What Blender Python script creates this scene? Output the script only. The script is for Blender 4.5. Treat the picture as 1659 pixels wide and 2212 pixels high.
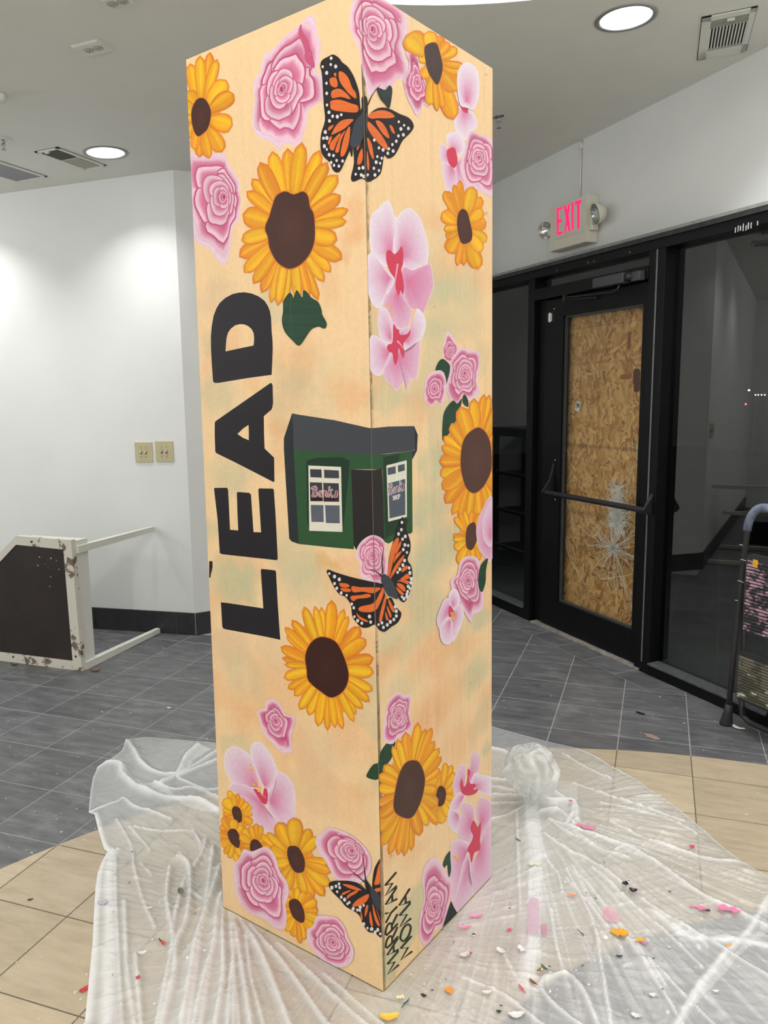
import bpy, bmesh, math, random
import numpy as np
from mathutils import Vector, Matrix
from mathutils.geometry import tessellate_polygon
PI = math.pi
for o in list(bpy.data.objects): bpy.data.objects.remove(o)
SC = bpy.context.scene
COL = SC.collection
random.seed(4)
RNG = np.random.default_rng(7)

# ---------------------------------------------------------------- camera
CAM_H = 1.5615
FPX = 1689.95
pitch, roll, yaw = 0.14876128, -0.01133849, -0.33809026
fw = np.array([math.sin(yaw)*math.cos(pitch), math.cos(yaw)*math.cos(pitch), -math.sin(pitch)])
r0 = np.array([math.cos(yaw), -math.sin(yaw), 0.0]); u0 = np.cross(r0, fw)
rt = math.cos(roll)*r0 + math.sin(roll)*u0
up = -math.sin(roll)*r0 + math.cos(roll)*u0
cd = bpy.data.cameras.new('camera'); cam = bpy.data.objects.new('camera', cd); COL.objects.link(cam)
cd.sensor_fit = 'VERTICAL'; cd.sensor_height = 24.0; cd.lens = FPX/2212*24.0; cd.clip_start = 0.02
M = Matrix(((rt[0], up[0], -fw[0], 0), (rt[1], up[1], -fw[1], 0), (rt[2], up[2], -fw[2], CAM_H), (0, 0, 0, 1)))
cam.matrix_world = M
SC.camera = cam

# ---------------------------------------------------------------- world, exposure, area lights
W = bpy.data.worlds.new('night'); SC.world = W; W.use_nodes = True
W.node_tree.nodes['Background'].inputs[0].default_value = (0.06, 0.06, 0.065, 1)
W.node_tree.nodes['Background'].inputs[1].default_value = 0.12
SC.view_settings.view_transform = 'Standard'; SC.view_settings.look = 'None'
SC.view_settings.exposure = 0.0; SC.view_settings.gamma = 1.0; SC.view_settings.use_curve_mapping = False
SC.cycles.max_bounces = 8; SC.cycles.transparent_max_bounces = 16
SC.cycles.sample_clamp_indirect = 4.0

CAN_POWER = 15.0      # each recessed downlight
COVE_POWER = 50.0     # the lit circular ceiling recess
def ceil_z(x, y): return 2.93 + 0.045*(x+2.85) + 0.02*(y-4.3)
DOME = (-0.084, 1.538, 1.70)     # circular recess in the ceiling
CANS = [(-2.976, 3.849), (-0.188, 3.505), (-4.25, 3.75), (0.384, 3.455), (-3.3, 0.9), (-2.6, -0.9), (0.9, -1.4), (-1.0, -2.4), (2.3, 0.2), (-1.75, 4.95)]
def area(name, loc, size, power, rot=(0, 0, 0), shape='DISK', color=(1, 1, 1), spread=PI):
    l = bpy.data.lights.new(name, 'AREA'); l.shape = shape; l.size = size; l.energy = power; l.color = color; l.spread = spread
    o = bpy.data.objects.new(name, l); o.location = loc; o.rotation_euler = rot; COL.objects.link(o); return o
# cove tube light hidden on the ledge of the recess: four strips shining up into it
for k in range(8):
    a = k*PI/4
    o = area('cove_light', (DOME[0]+(DOME[2]-0.35)*math.cos(a), DOME[1]+(DOME[2]-0.35)*math.sin(a), 3.62), 0.5, COVE_POWER/8, color=(1.0, 0.99, 0.96))

FILL_POWER = 57.0     # each fill lamp added unseen in the hall around the camera
FILLS = [(-1.7, -1.1), (0.9, -0.9), (-4.3, -0.2), (-5.6, 2.0), (2.6, 1.2), (-1.2, -3.4)]
# ---------------------------------------------------------------- pixel <-> place helpers (a point seen in the photo put on a real plane)
CP = np.array([0, 0, CAM_H])
def ray(x, y): return fw + rt*(x-829.5)/FPX - up*(y-1106)/FPX
def fl(x, y, h=0.0):
    d = ray(x, y); return CP + d*((h-CAM_H)/d[2])
def onpl(x, y, n, c):
    d = ray(x, y); return CP + d*(c/(d[0]*n[0]+d[1]*n[1]))
def clg(x, y):
    P = fl(x, y, 3.0)
    for _ in range(8): P = fl(x, y, ceil_z(P[0], P[1]))
    return P
def pj(P):
    d = np.array(P, float)-CP; return 829.5+FPX*(d@rt)/(d@fw), 1106-FPX*(d@up)/(d@fw)
# zoomed working crops: (x0, y0, scale)
KK = {0: (0, 0, 1), 1: (0, 0, 2.9625), 2: (400, 0, 4.1475), 3: (700, 0, 4.1475), 4: (400, 300, 4.1475), 5: (700, 350, 4.1475), 6: (400, 600, 4.1475),
      7: (700, 700, 4.1475), 8: (400, 1000, 4.1475), 9: (700, 1050, 4.1475), 10: (550, 850, 4.1475), 11: (400, 1300, 3.6867), 12: (750, 1400, 4.74),
      13: (450, 1650, 4.1475), 14: (700, 1750, 4.1475), 20: (0, 1500, 3.106), 21: (1000, 1500, 2.5175)}
def T(k, s):
    a = [float(v) for v in s.replace(',', ' ').split()]
    x0, y0, sc = KK[k]
    return [(x0+a[i]/sc, y0+a[i+1]/sc) for i in range(0, len(a), 2)]

# ---------------------------------------------------------------- materials
def srgb(r, g=None, b=None):
    if g is None: r, g, b = r
    f = lambda c: (c/255/12.92) if c/255 <= 0.04045 else ((c/255+0.055)/1.055)**2.4
    return (f(r), f(g), f(b))
MATS = {}
def mat(name, color=(0.8, 0.8, 0.8), rough=0.5, metal=0.0, noise=0.0, nscale=20.0, bump=0.0, bscale=60.0, emit=None, estr=1.0, spec=0.5, attr=None, ior=None, stretch=(1, 1, 1), rand=0.0, dark=None, coat=0.0, detail=4):
    if name in MATS: return MATS[name]
    m = bpy.data.materials.new(name); m.use_nodes = True; nt = m.node_tree; N = nt.nodes; Lk = nt.links
    b = N['Principled BSDF']
    b.inputs['Roughness'].default_value = rough; b.inputs['Metallic'].default_value = metal
    b.inputs['Specular IOR Level'].default_value = spec
    if coat: b.inputs['Coat Weight'].default_value = coat
    tc = N.new('ShaderNodeTexCoord'); mp = N.new('ShaderNodeMapping'); mp.inputs['Scale'].default_value = stretch
    Lk.new(tc.outputs['Object'], mp.inputs['Vector'])
    src = None
    if attr:
        a = N.new('ShaderNodeAttribute'); a.attribute_name = attr; src = a.outputs['Color']
    if noise > 0 or dark is not None:
        n = N.new('ShaderNodeTexNoise'); n.inputs['Scale'].default_value = nscale; n.inputs['Detail'].default_value = detail
        Lk.new(mp.outputs[0], n.inputs['Vector'])
        cr = N.new('ShaderNodeMapRange'); cr.inputs['From Min'].default_value = 0.3; cr.inputs['From Max'].default_value = 0.7
        Lk.new(n.outputs['Fac'], cr.inputs['Value'])
        mx = N.new('ShaderNodeMix'); mx.data_type = 'RGBA'
        dk = dark if dark is not None else tuple(c*(1-noise) for c in color)
        if src:
            mm = N.new('ShaderNodeMix'); mm.data_type = 'RGBA'; mm.blend_type = 'MULTIPLY'; mm.inputs[0].default_value = 1
            Lk.new(src, mm.inputs[6]); mm.inputs[7].default_value = (1-noise, 1-noise, 1-noise, 1)
            Lk.new(mm.outputs[2], mx.inputs[6]); Lk.new(src, mx.inputs[7])
        else:
            mx.inputs[6].default_value = (*dk, 1); mx.inputs[7].default_value = (*color, 1)
        Lk.new(cr.outputs[0], mx.inputs[0]); src = mx.outputs[2]
    if rand > 0:
        oi = N.new('ShaderNodeObjectInfo'); mr = N.new('ShaderNodeMapRange')
        mr.inputs['To Min'].default_value = 1-rand; mr.inputs['To Max'].default_value = 1+rand
        Lk.new(oi.outputs['Random'], mr.inputs['Value'])
        mm = N.new('ShaderNodeMix'); mm.data_type = 'RGBA'; mm.blend_type = 'MULTIPLY'; mm.inputs[0].default_value = 1
        if src: Lk.new(src, mm.inputs[6])
        else: mm.inputs[6].default_value = (*color, 1)
        Lk.new(mr.outputs[0], mm.inputs[7]); src = mm.outputs[2]
    if src: Lk.new(src, b.inputs['Base Color'])
    else: b.inputs['Base Color'].default_value = (*color, 1)
    if bump > 0:
        n2 = N.new('ShaderNodeTexNoise'); n2.inputs['Scale'].default_value = bscale; n2.inputs['Detail'].default_value = 5
        Lk.new(mp.outputs[0], n2.inputs['Vector'])
        bp = N.new('ShaderNodeBump'); bp.inputs['Strength'].default_value = bump; bp.inputs['Distance'].default_value = 0.002
        Lk.new(n2.outputs['Fac'], bp.inputs['Height']); Lk.new(bp.outputs[0], b.inputs['Normal'])
    if emit:
        b.inputs['Emission Color'].default_value = (*emit, 1); b.inputs['Emission Strength'].default_value = estr
    MATS[name] = m; return m

m_wall = mat('white_wall_paint', (0.74, 0.755, 0.745), 0.6, noise=0.04, nscale=3, bump=0.15, bscale=300)
m_ceil = mat('ceiling_paint', (0.78, 0.78, 0.72), 0.8, noise=0.03, nscale=5, bump=0.1, bscale=200)
m_base = mat('black_base_tile', (0.030, 0.031, 0.034), 0.35, noise=0.35, nscale=25, rand=0.1)
m_black = mat('black_aluminium', (0.004, 0.004, 0.005), 0.40, noise=0.3, nscale=30, bump=0.05, spec=0.18)
m_blk2 = mat('black_frame_worn', (0.014, 0.014, 0.016), 0.35, noise=0.5, nscale=60)
m_white = mat('white_enamel', (0.72, 0.72, 0.66), 0.35, noise=0.03)
m_cream = mat('cream_plastic', (0.68, 0.66, 0.56), 0.4, noise=0.03)
m_almond = mat('almond_plastic', (0.50, 0.44, 0.27), 0.35, noise=0.03)
m_chrome = mat('chrome', (0.75, 0.75, 0.75), 0.18, metal=1.0, noise=0.05)
m_dark = mat('dark_void', (0.01, 0.01, 0.01), 0.9, noise=0.1)
m_steel = mat('brushed_steel', (0.45, 0.45, 0.45), 0.4, metal=0.9, noise=0.1)
m_concrete = mat('outside_concrete', (0.12, 0.12, 0.12), 0.9, noise=0.3, nscale=4)
m_paint = mat('mural_paint', attr='paint', rough=0.5, noise=0.07, nscale=90, bump=0.12, bscale=400, spec=0.2)
m_grey = None

# floor tiles: charcoal slate and tan, streaked
def tile_mat(name, c1, c2, c3, rough):
    m = bpy.data.materials.new(name); m.use_nodes = True; nt = m.node_tree; N = nt.nodes; Lk = nt.links; b = N['Principled BSDF']
    tc = N.new('ShaderNodeNewGeometry')
    mp = N.new('ShaderNodeMapping'); mp.inputs['Scale'].default_value = (2.2, 9, 1); mp.inputs['Rotation'].default_value = (0, 0, 0.25); Lk.new(tc.outputs['Position'], mp.inputs[0])
    n = N.new('ShaderNodeTexNoise'); n.inputs['Scale'].default_value = 2.6; n.inputs['Detail'].default_value = 8; n.inputs['Roughness'].default_value = 0.65; Lk.new(mp.outputs[0], n.inputs['Vector'])
    cr = N.new('ShaderNodeValToRGB'); cr.color_ramp.elements[0].position = 0.36; cr.color_ramp.elements[0].color = (*c1, 1)
    cr.color_ramp.elements[1].position = 0.72; cr.color_ramp.elements[1].color = (*c3, 1)
    e = cr.color_ramp.elements.new(0.55); e.color = (*c2, 1); Lk.new(n.outputs['Fac'], cr.inputs[0])
    # pale dust blotches
    n3 = N.new('ShaderNodeTexNoise'); n3.inputs['Scale'].default_value = 3.2; n3.inputs['Detail'].default_value = 9; n3.inputs['Roughness'].default_value = 0.75; Lk.new(tc.outputs['Position'], n3.inputs['Vector'])
    r3 = N.new('ShaderNodeMapRange'); r3.inputs['From Min'].default_value = 0.54; r3.inputs['From Max'].default_value = 0.78; r3.inputs['To Max'].default_value = 0.35; Lk.new(n3.outputs['Fac'], r3.inputs['Value'])
    mx = N.new('ShaderNodeMix'); mx.data_type = 'RGBA'; Lk.new(r3.outputs[0], mx.inputs[0]); Lk.new(cr.outputs[0], mx.inputs[6]); mx.inputs[7].default_value = (0.42, 0.42, 0.42, 1)
    oi = N.new('ShaderNodeObjectInfo'); mr = N.new('ShaderNodeMapRange'); mr.inputs['To Min'].default_value = 0.88; mr.inputs['To Max'].default_value = 1.12; Lk.new(oi.outputs['Random'], mr.inputs['Value'])
    mm = N.new('ShaderNodeMix'); mm.data_type = 'RGBA'; mm.blend_type = 'MULTIPLY'; mm.inputs[0].default_value = 1; Lk.new(mx.outputs[2], mm.inputs[6]); Lk.new(mr.outputs[0], mm.inputs[7])
    Lk.new(mm.outputs[2], b.inputs['Base Color'])
    b.inputs['Roughness'].default_value = rough
    bp = N.new('ShaderNodeBump'); bp.inputs['Strength'].default_value = 0.25; bp.inputs['Distance'].default_value = 0.002; Lk.new(n.outputs['Fac'], bp.inputs['Height']); Lk.new(bp.outputs[0], b.inputs['Normal'])
    return m
m_slate = tile_mat('charcoal_slate_tile', (0.075, 0.077, 0.083), (0.122, 0.125, 0.132), (0.19, 0.193, 0.20), 0.42)
m_tan = tile_mat('tan_stone_tile', (0.40, 0.325, 0.225), (0.475, 0.39, 0.275), (0.53, 0.44, 0.32), 0.45)
m_grout_l = mat('pale_grout', (0.38, 0.38, 0.38), 0.9, noise=0.3, nscale=40)
m_grout_d = mat('brown_grout', (0.16, 0.13, 0.095), 0.9, noise=0.3, nscale=40)

def glass_mat(name, tint, fres_ior, rough=0.01):
    m = bpy.data.materials.new(name); m.use_nodes = True; nt = m.node_tree; N = nt.nodes; Lk = nt.links
    for n in list(N): N.remove(n)
    out = N.new('ShaderNodeOutputMaterial'); mx = N.new('ShaderNodeMixShader'); fr = N.new('ShaderNodeFresnel'); fr.inputs['IOR'].default_value = fres_ior
    tr = N.new('ShaderNodeBsdfTransparent'); tr.inputs[0].default_value = (*tint, 1); gl = N.new('ShaderNodeBsdfGlossy'); gl.inputs['Roughness'].default_value = rough
    ns = N.new('ShaderNodeTexNoise'); ns.inputs['Scale'].default_value = 1.5; rr = N.new('ShaderNodeMapRange'); rr.inputs['To Min'].default_value = 0.9; Lk.new(ns.outputs['Fac'], rr.inputs['Value']); Lk.new(rr.outputs[0], gl.inputs[0])
    gm = N.new('ShaderNodeNewGeometry'); sb = N.new('ShaderNodeMath'); sb.operation = 'SUBTRACT'; sb.inputs[0].default_value = 1; Lk.new(gm.outputs['Backfacing'], sb.inputs[1]); ml = N.new('ShaderNodeMath'); ml.operation = 'MULTIPLY'; Lk.new(fr.outputs[0], ml.inputs[0]); Lk.new(sb.outputs[0], ml.inputs[1])
    Lk.new(ml.outputs[0], mx.inputs[0]); Lk.new(tr.outputs[0], mx.inputs[1]); Lk.new(gl.outputs[0], mx.inputs[2]); Lk.new(mx.outputs[0], out.inputs[0])
    return m
m_glass = glass_mat('window_glass', (0.75, 0.8, 0.78), 1.95)
m_glass2 = glass_mat('door_glass', (0.93, 0.95, 0.94), 1.45)

# ---------------------------------------------------------------- object helpers
def empty(name, loc, rz=0.0, label=None, cat=None, group=None, parent=None):
    o = bpy.data.objects.new(name, None); COL.objects.link(o); o.location = loc; o.rotation_euler = (0, 0, rz); o.empty_display_size = 0.1
    tag(o, label, cat, group)
    if parent: o.parent = parent
    return o
def tag(o, label=None, cat=None, group=None, kind=None):
    if label: o['label'] = label
    if cat: o['category'] = cat
    if group: o['group'] = group
    if kind: o['kind'] = kind
    return o
class MB:
    """collects shapes, links them as one mesh"""
    def __init__(s): s.v = []; s.f = []; s.m = []; s.c = None
    def add(s, vs, fs, mi=0):
        n = len(s.v); s.v += [tuple(float(c) for c in v) for v in vs]; s.f += [tuple(i+n for i in f) for f in fs]; s.m += [mi]*len(fs); return s
    def box(s, c, d, rz=0.0, mi=0, R=None, bev=0.0):
        cx, cy, cz = c; hx, hy, hz = d[0]/2, d[1]/2, d[2]/2
        if bev > 0:
            e = min(bev, hx*0.9, hy*0.9, hz*0.9); P = []
            bm = bmesh.new(); bmesh.ops.create_cube(bm, size=1)
            for v in bm.verts: v.co = Vector((v.co.x*2*hx, v.co.y*2*hy, v.co.z*2*hz))
            bmesh.ops.bevel(bm, geom=bm.edges[:], offset=e, segments=2, affect='EDGES', profile=0.6)
            bm.verts.index_update()
            vs = [v.co.copy() for v in bm.verts]; fs = [[v.index for v in f.verts] for f in bm.faces]; bm.free()
        else:
            vs = [Vector((x*hx, y*hy, z*hz)) for z in (-1, 1) for y in (-1, 1) for x in (-1, 1)]
            fs = [(0, 2, 3, 1), (4, 5, 7, 6), (0, 1, 5, 4), (2, 6, 7, 3), (0, 4, 6, 2), (1, 3, 7, 5)]
        Rm = R if R is not None else Matrix.Rotation(rz, 3, 'Z')
        return s.add([Rm @ v + Vector(c) for v in vs], fs, mi)
    def tube(s, pts, r, n=10, cap=True, mi=0):
        pts = [Vector(p) for p in pts]; rs = r if isinstance(r, (list, tuple)) else [r]*len(pts)
        vs = []; fs = []; prev = None
        for i, p in enumerate(pts):
            t = (pts[min(i+1, len(pts)-1)]-pts[max(i-1, 0)]).normalized()
            if prev is None:
                a = Vector((0, 0, 1)) if abs(t.z) < 0.9 else Vector((1, 0, 0)); a = (a - t*a.dot(t)).normalized()
            else: a = (prev - t*prev.dot(t)).normalized()
            prev = a; b = t.cross(a)
            for k in range(n):
                g = 2*PI*k/n; vs.append(p + (a*math.cos(g)+b*math.sin(g))*rs[i])
        for i in range(len(pts)-1):
            for k in range(n): fs.append((i*n+k, i*n+(k+1) % n, (i+1)*n+(k+1) % n, (i+1)*n+k))
        if cap: fs.append(tuple(range(n))[::-1]); fs.append(tuple((len(pts)-1)*n+k for k in range(n)))
        return s.add(vs, fs, mi)
    def lathe(s, c, prof, n=24, axis=None, mi=0):
        """prof: list of (radius, height) about axis through c"""
        ax = Vector(axis or (0, 0, 1)).normalized(); a = Vector((1, 0, 0)) if abs(ax.x) < 0.9 else Vector((0, 1, 0)); a = (a-ax*a.dot(ax)).normalized(); b = ax.cross(a)
        vs = []; fs = []; c = Vector(c)
        for r, h in prof:
            for k in range(n):
                g = 2*PI*k/n; vs.append(c + ax*h + (a*math.cos(g)+b*math.sin(g))*r)
        for i in range(len(prof)-1):
            for k in range(n): fs.append((i*n+k, i*n+(k+1) % n, (i+1)*n+(k+1) % n, (i+1)*n+k))
        return s.add(vs, fs, mi)
    def prism(s, poly, z0, z1, mi=0):
        n = len(poly); vs = [(p[0], p[1], z0) for p in poly]+[(p[0], p[1], z1) for p in poly]
        fs = [tuple(range(n))[::-1], tuple(range(n, 2*n))]+[(i, (i+1) % n, n+(i+1) % n, n+i) for i in range(n)]
        return s.add(vs, fs, mi)
    def build(s, name, mats, parent=None, smooth=False, origin=None, colors=None):
        me = bpy.data.meshes.new(name); og = Vector(origin) if origin is not None else Vector((0, 0, 0))
        me.from_pydata([tuple(Vector(v)-og) for v in s.v], [], s.f); me.update()
        for m in (mats if isinstance(mats, (list, tuple)) else [mats]): me.materials.append(m)
        for p, mi in zip(me.polygons, s.m): p.material_index = mi; p.use_smooth = smooth
        o = bpy.data.objects.new(name, me); COL.objects.link(o)
        if parent is not None: o.parent = parent; o.location = og - (Vector(parent.location) if parent.type == 'EMPTY' and parent.parent is None and parent.rotation_euler.z == 0 else Vector((0, 0, 0)))
        else: o.location = og
        return o
def struct(name, mb, m, parent=None, smooth=False):
    o = mb.build(name, m, parent, smooth)
    if parent is None: o['kind'] = 'structure'
    return o
def copy_tree(o, parent=None):
    c = o.copy(); COL.objects.link(c); c.parent = parent
    for ch in [x for x in bpy.data.objects if x.parent == o]: copy_tree(ch, c)
    return c
# value noise for pigment maps and crumpled film
def vnoise(P, scale, seed=0):
    P = np.asarray(P, float)*scale; d = P.shape[1]; i = np.floor(P).astype(np.int64); f = P-i; f = f*f*(3-2*f)
    def h(ii):
        x = ii[:, 0]*374761393 + ii[:, 1]*668265263 + (ii[:, 2]*2147483647 if d > 2 else 0) + seed*1274126177
        x = (x ^ (x >> 13))*1274126177 & 0x7fffffff; x = (x ^ (x >> 16)) & 0xffff
        return x/65535.0
    out = 0
    for c in range(2**d):
        w = 1; off = []
        for k in range(d):
            b = (c >> k) & 1; off.append(b); w = w*(f[:, k] if b else 1-f[:, k])
        out = out + w*h(i+np.array(off))
    return out
def fbm(P, scale, seed=0, oct=4):
    a = 0; w = 1; t = 0
    for k in range(oct): a = a+w*vnoise(P, scale*2**k, seed+k*17); t += w; w *= 0.5
    return a/t
# ================================================================ THE ROOM
SA = math.radians(-47.0)                     # storefront direction
sd = np.array([math.cos(SA), math.sin(SA)]); sn = np.array([-sd[1], sd[0]])      # sn points outdoors
S0 = np.array([-1.163, 5.772])
SCc = float(sn@S0)
def sp(t, off=0.0, z=0.0):
    """point on the storefront: t along it, off towards the room, height z"""
    p = S0+sd*t-sn*off; return Vector((p[0], p[1], z))
def tz(x, y, off=0.0):
    P = onpl(x, y, sn, SCc-off); return float((P[:2]-S0)@sd), float(P[2])
def sbox(mb, t0, t1, z0, z1, o0, o1, mi=0, bev=0.0):
    """box on the storefront from t0..t1, z0..z1, depth from o0 to o1 towards the room"""
    c = sp((t0+t1)/2, (o0+o1)/2, (z0+z1)/2)
    return mb.box(c, (t1-t0, abs(o1-o0), z1-z0), rz=SA, mi=mi, bev=bev)

WC = np.array([-2.856, 4.32])                # outer corner of the left wall
wa = math.radians(6.0)
WL = WC - 4.2*np.array([math.cos(wa), math.sin(wa)])
W2 = np.array([-2.60, 4.61]); W3 = np.array([-2.19, 6.87])
R1 = S0+sd*5.2; R2 = R1+np.array([1.2, -1.5]); R3 = np.array([R2[0], -4.2]); L3 = np.array([WL[0], -4.2])
def wall(name, a, b, z0=0.0, top=None, th=0.12, out=1):
    a = np.array(a, float); b = np.array(b, float); d = (b-a)/np.linalg.norm(b-a); n = np.array([-d[1], d[0]])*out*th
    c = [a, b, b+n, a+n]
    mb = MB(); vs = [(p[0], p[1], z0) for p in c]+[(p[0], p[1], (ceil_z(*p)+0.0) if top is None else top) for p in c]
    mb.add(vs, [(3, 2, 1, 0), (4, 5, 6, 7), (0, 1, 5, 4), (1, 2, 6, 5), (2, 3, 7, 6), (3, 0, 4, 7)])
    return struct(name, mb, m_wall)
wall('wall_left', WL, WC)
wall('wall_corner', WC, W2)
wall('wall_alcove', W2, W3)
wall('wall_storefront', sp(-1.6)[:2], sp(2.62)[:2], z0=2.36, th=0.14)
wall('wall_beside_storefront', sp(2.62)[:2], R1, th=0.14)
wall('wall_right', R1, R2)
wall('wall_far_right', R2, R3)
wall('wall_rear', R3, L3)
wall('wall_far_left', L3, WL)

# ---- ceiling: one sheet with the round recess and the lamp openings cut out
outer = [L3, R3, R2, R1, sp(-1.7)[:2], W3, W2, WC, WL]
outer = [np.array(p, float) for p in outer]
cxy = sum(outer)/len(outer)
outer = [p+(p-cxy)/np.linalg.norm(p-cxy)*0.06 if i not in (6, 7, 5) else p+np.array([-0.03, 0.05]) for i, p in enumerate(outer)]
def circ(cx, cy, r, n): return [(cx+r*math.cos(2*PI*k/n), cy+r*math.sin(2*PI*k/n)) for k in range(n)]
loops = [[tuple(p) for p in outer], circ(DOME[0], DOME[1], DOME[2], 96)]+[circ(x, y, 0.105, 28) for x, y in CANS]
flat = [p for l in loops for p in l]
tris = tessellate_polygon([[Vector((p[0], p[1], 0)) for p in l] for l in loops])
mb = MB(); mb.add([(p[0], p[1], ceil_z(*p)) for p in flat], [tuple(t) for t in tris])
struct('ceiling', mb, m_ceil)
mb = MB(); rim = loops[1]; nR = len(rim)
mb.add([(p[0], p[1], ceil_z(*p)) for p in rim]+[(p[0], p[1], 3.75) for p in rim], [(i, (i+1) % nR, nR+(i+1) % nR, nR+i) for i in range(nR)]+[tuple(range(nR, 2*nR))])
struct('trim_1', mb, mat('recess_white_paint', (0.86, 0.86, 0.83), 0.6, noise=0.02))
bpy.data.objects['trim_1']['label'] = 'bright white inside of the round ceiling recess'

# ---- floor: slab with grout, tiles laid one by one
GX, GY, GS = -2.866539, 3.252452, 0.305
CO, CI = (0.373, 0.848, 2.609), (0.958, 1.125, 1.42)
mb = MB(); mb.prism([tuple(p) for p in outer], -0.10, -0.0008)
# brown grout under the tan band as part of the slab top
def ringgrout():
    n = 160; vs = []; fs = []
    for k in range(n):
        a = 2*PI*k/n; d = np.array([math.cos(a), math.sin(a)]); p = np.array(CO[:2])+CO[2]*d
        q = np.array(CI[:2]); v = p-q; q2 = q+v/np.linalg.norm(v)*CI[2]
        vs += [(p[0], p[1], -0.0006), (q2[0], q2[1], -0.0006)]
    for k in range(n):
        fs.append((2*k, 2*((k+1) % n), 2*((k+1) % n)+1, 2*k+1))
    return vs, fs
v, f_ = ringgrout(); mb.add(v, f_, 1)
floor = struct('floor', mb, [m_grout_l, m_grout_d])

def clip_circle(poly, c, inside):
    """part of a convex cell inside / outside a circle, the arc followed with a few points"""
    cx, cy, r = c; out = []; n = len(poly); cross = []
    g = lambda p: (math.hypot(p[0]-cx, p[1]-cy)-r)*(1 if not inside else -1)
    for i in range(n):
        a, b = poly[i], poly[(i+1) % n]; ga, gb = g(a), g(b)
        if ga >= 0: out.append(a)
        if ga*gb < 0:
            lo, hi = 0.0, 1.0
            for _ in range(30):
                m_ = (lo+hi)/2; pm = (a[0]+(b[0]-a[0])*m_, a[1]+(b[1]-a[1])*m_)
                if g(pm)*ga > 0: lo = m_
                else: hi = m_
            out.append(pm); cross.append(len(out)-1)
    if len(cross) == 2 and len(out) > 2:
        # the boundary runs between the two crossing points that are neighbours in the output
        i, j = cross
        if j == i+1: a, b, at = out[i], out[j], j
        else: a, b, at = out[j], out[i], len(out)
        a1 = math.atan2(a[1]-cy, a[0]-cx); a2 = math.atan2(b[1]-cy, b[0]-cx); d = (a2-a1+PI) % (2*PI)-PI
        arc = [(cx+r*math.cos(a1+d*q), cy+r*math.sin(a1+d*q)) for q in (0.25, 0.5, 0.75)]
        out = out[:at]+arc+out[at:]
    return out
def clip_half(poly, n, c):
    out = []
    for i in range(len(poly)):
        a, b = poly[i], poly[(i+1) % len(poly)]; ga = c-(n[0]*a[0]+n[1]*a[1]); gb = c-(n[0]*b[0]+n[1]*b[1])
        if ga >= 0: out.append(a)
        if ga*gb < 0: t = ga/(ga-gb); out.append((a[0]+(b[0]-a[0])*t, a[1]+(b[1]-a[1])*t))
    return out
pieces = []
gap = 0.0023
room_half = [((-math.sin(wa), math.cos(wa)), float(np.array([-math.sin(wa), math.cos(wa)])@WC))]
def parea(p): return abs(sum(p[i][0]*p[(i+1) % len(p)][1]-p[(i+1) % len(p)][0]*p[i][1] for i in range(len(p))))/2 if len(p) > 2 else 0
LIM_N, LIM_C = sn, SCc-0.005
for i in range(-14, 26):
    for j in range(-14, 26):
        x0 = GX+i*GS; y0 = GY-j*GS
        cell = [(x0+gap, y0+gap), (x0+GS-gap, y0+gap), (x0+GS-gap, y0+GS-gap), (x0+gap, y0+GS-gap)]
        ctr = (x0+GS/2, y0+GS/2)
        if ctr[0] < WL[0] or ctr[0] > R2[0]+0.1 or ctr[1] < -4.2: continue
        if x0 > R1[0]-0.1 and ctr[1] > 3.9: continue
        cell = clip_half(cell, LIM_N, LIM_C)
        if len(cell) < 3: continue
        if ctr[0] < WC[0] and x0+GS < WC[0]+0.02 or ctr[0] < W2[0]-0.05: cell = clip_half(cell, *room_half[0])
        if len(cell) < 3: continue
        if parea(cell) < 1e-4: continue
        # the doorway strip is laid parallel to the door
        up_ = clip_half(cell, -sn, -(SCc-0.235)); parts_ = [clip_half(cell, sn, SCc-0.235)]
        if len(up_) > 2: parts_ += [clip_half(up_, sd, float(sd@S0)+0.60), clip_half(up_, -sd, -(float(sd@S0)+1.95))]
        for cell in parts_:
            if len(cell) < 3 or parea(cell) < 1e-4: continue
            a = clip_circle(cell, (CO[0], CO[1], CO[2]+0.001), False)
            b = clip_circle(clip_circle(cell, CO, True), CI, False)
            c = clip_circle(cell, (CI[0], CI[1], CI[2]-0.001), True)
            for poly, k in ((a, 0), (b, 1), (c, 0)):
                if len(poly) > 2 and parea(poly) > 1e-4: pieces.append((poly, k))
for k in range(5):
    t0 = 0.60+k*0.27; q = [sp(t0+gap, 0.232), sp(t0+0.27-gap, 0.232), sp(t0+0.27-gap, 0.006), sp(t0+gap, 0.006)]
    pieces.append(([(v.x, v.y) for v in q], 0))
def onscreen(poly):
    cx = sum(p[0] for p in poly)/len(poly); cy = sum(p[1] for p in poly)/len(poly)
    d = np.array([cx, cy, -CAM_H])
    if d@fw < 0.3: return 0
    q = [pj((p[0], p[1], 0)) for p in poly]
    if max(a[0] for a in q) < 0 or min(a[0] for a in q) > 1659 or max(a[1] for a in q) < 0 or min(a[1] for a in q) > 2212: return 0
    return parea(q)
pieces = [(onscreen(p), p, k) for p, k in pieces]
pieces.sort(key=lambda t: -t[0])
share = {}
rest = MB()
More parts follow.
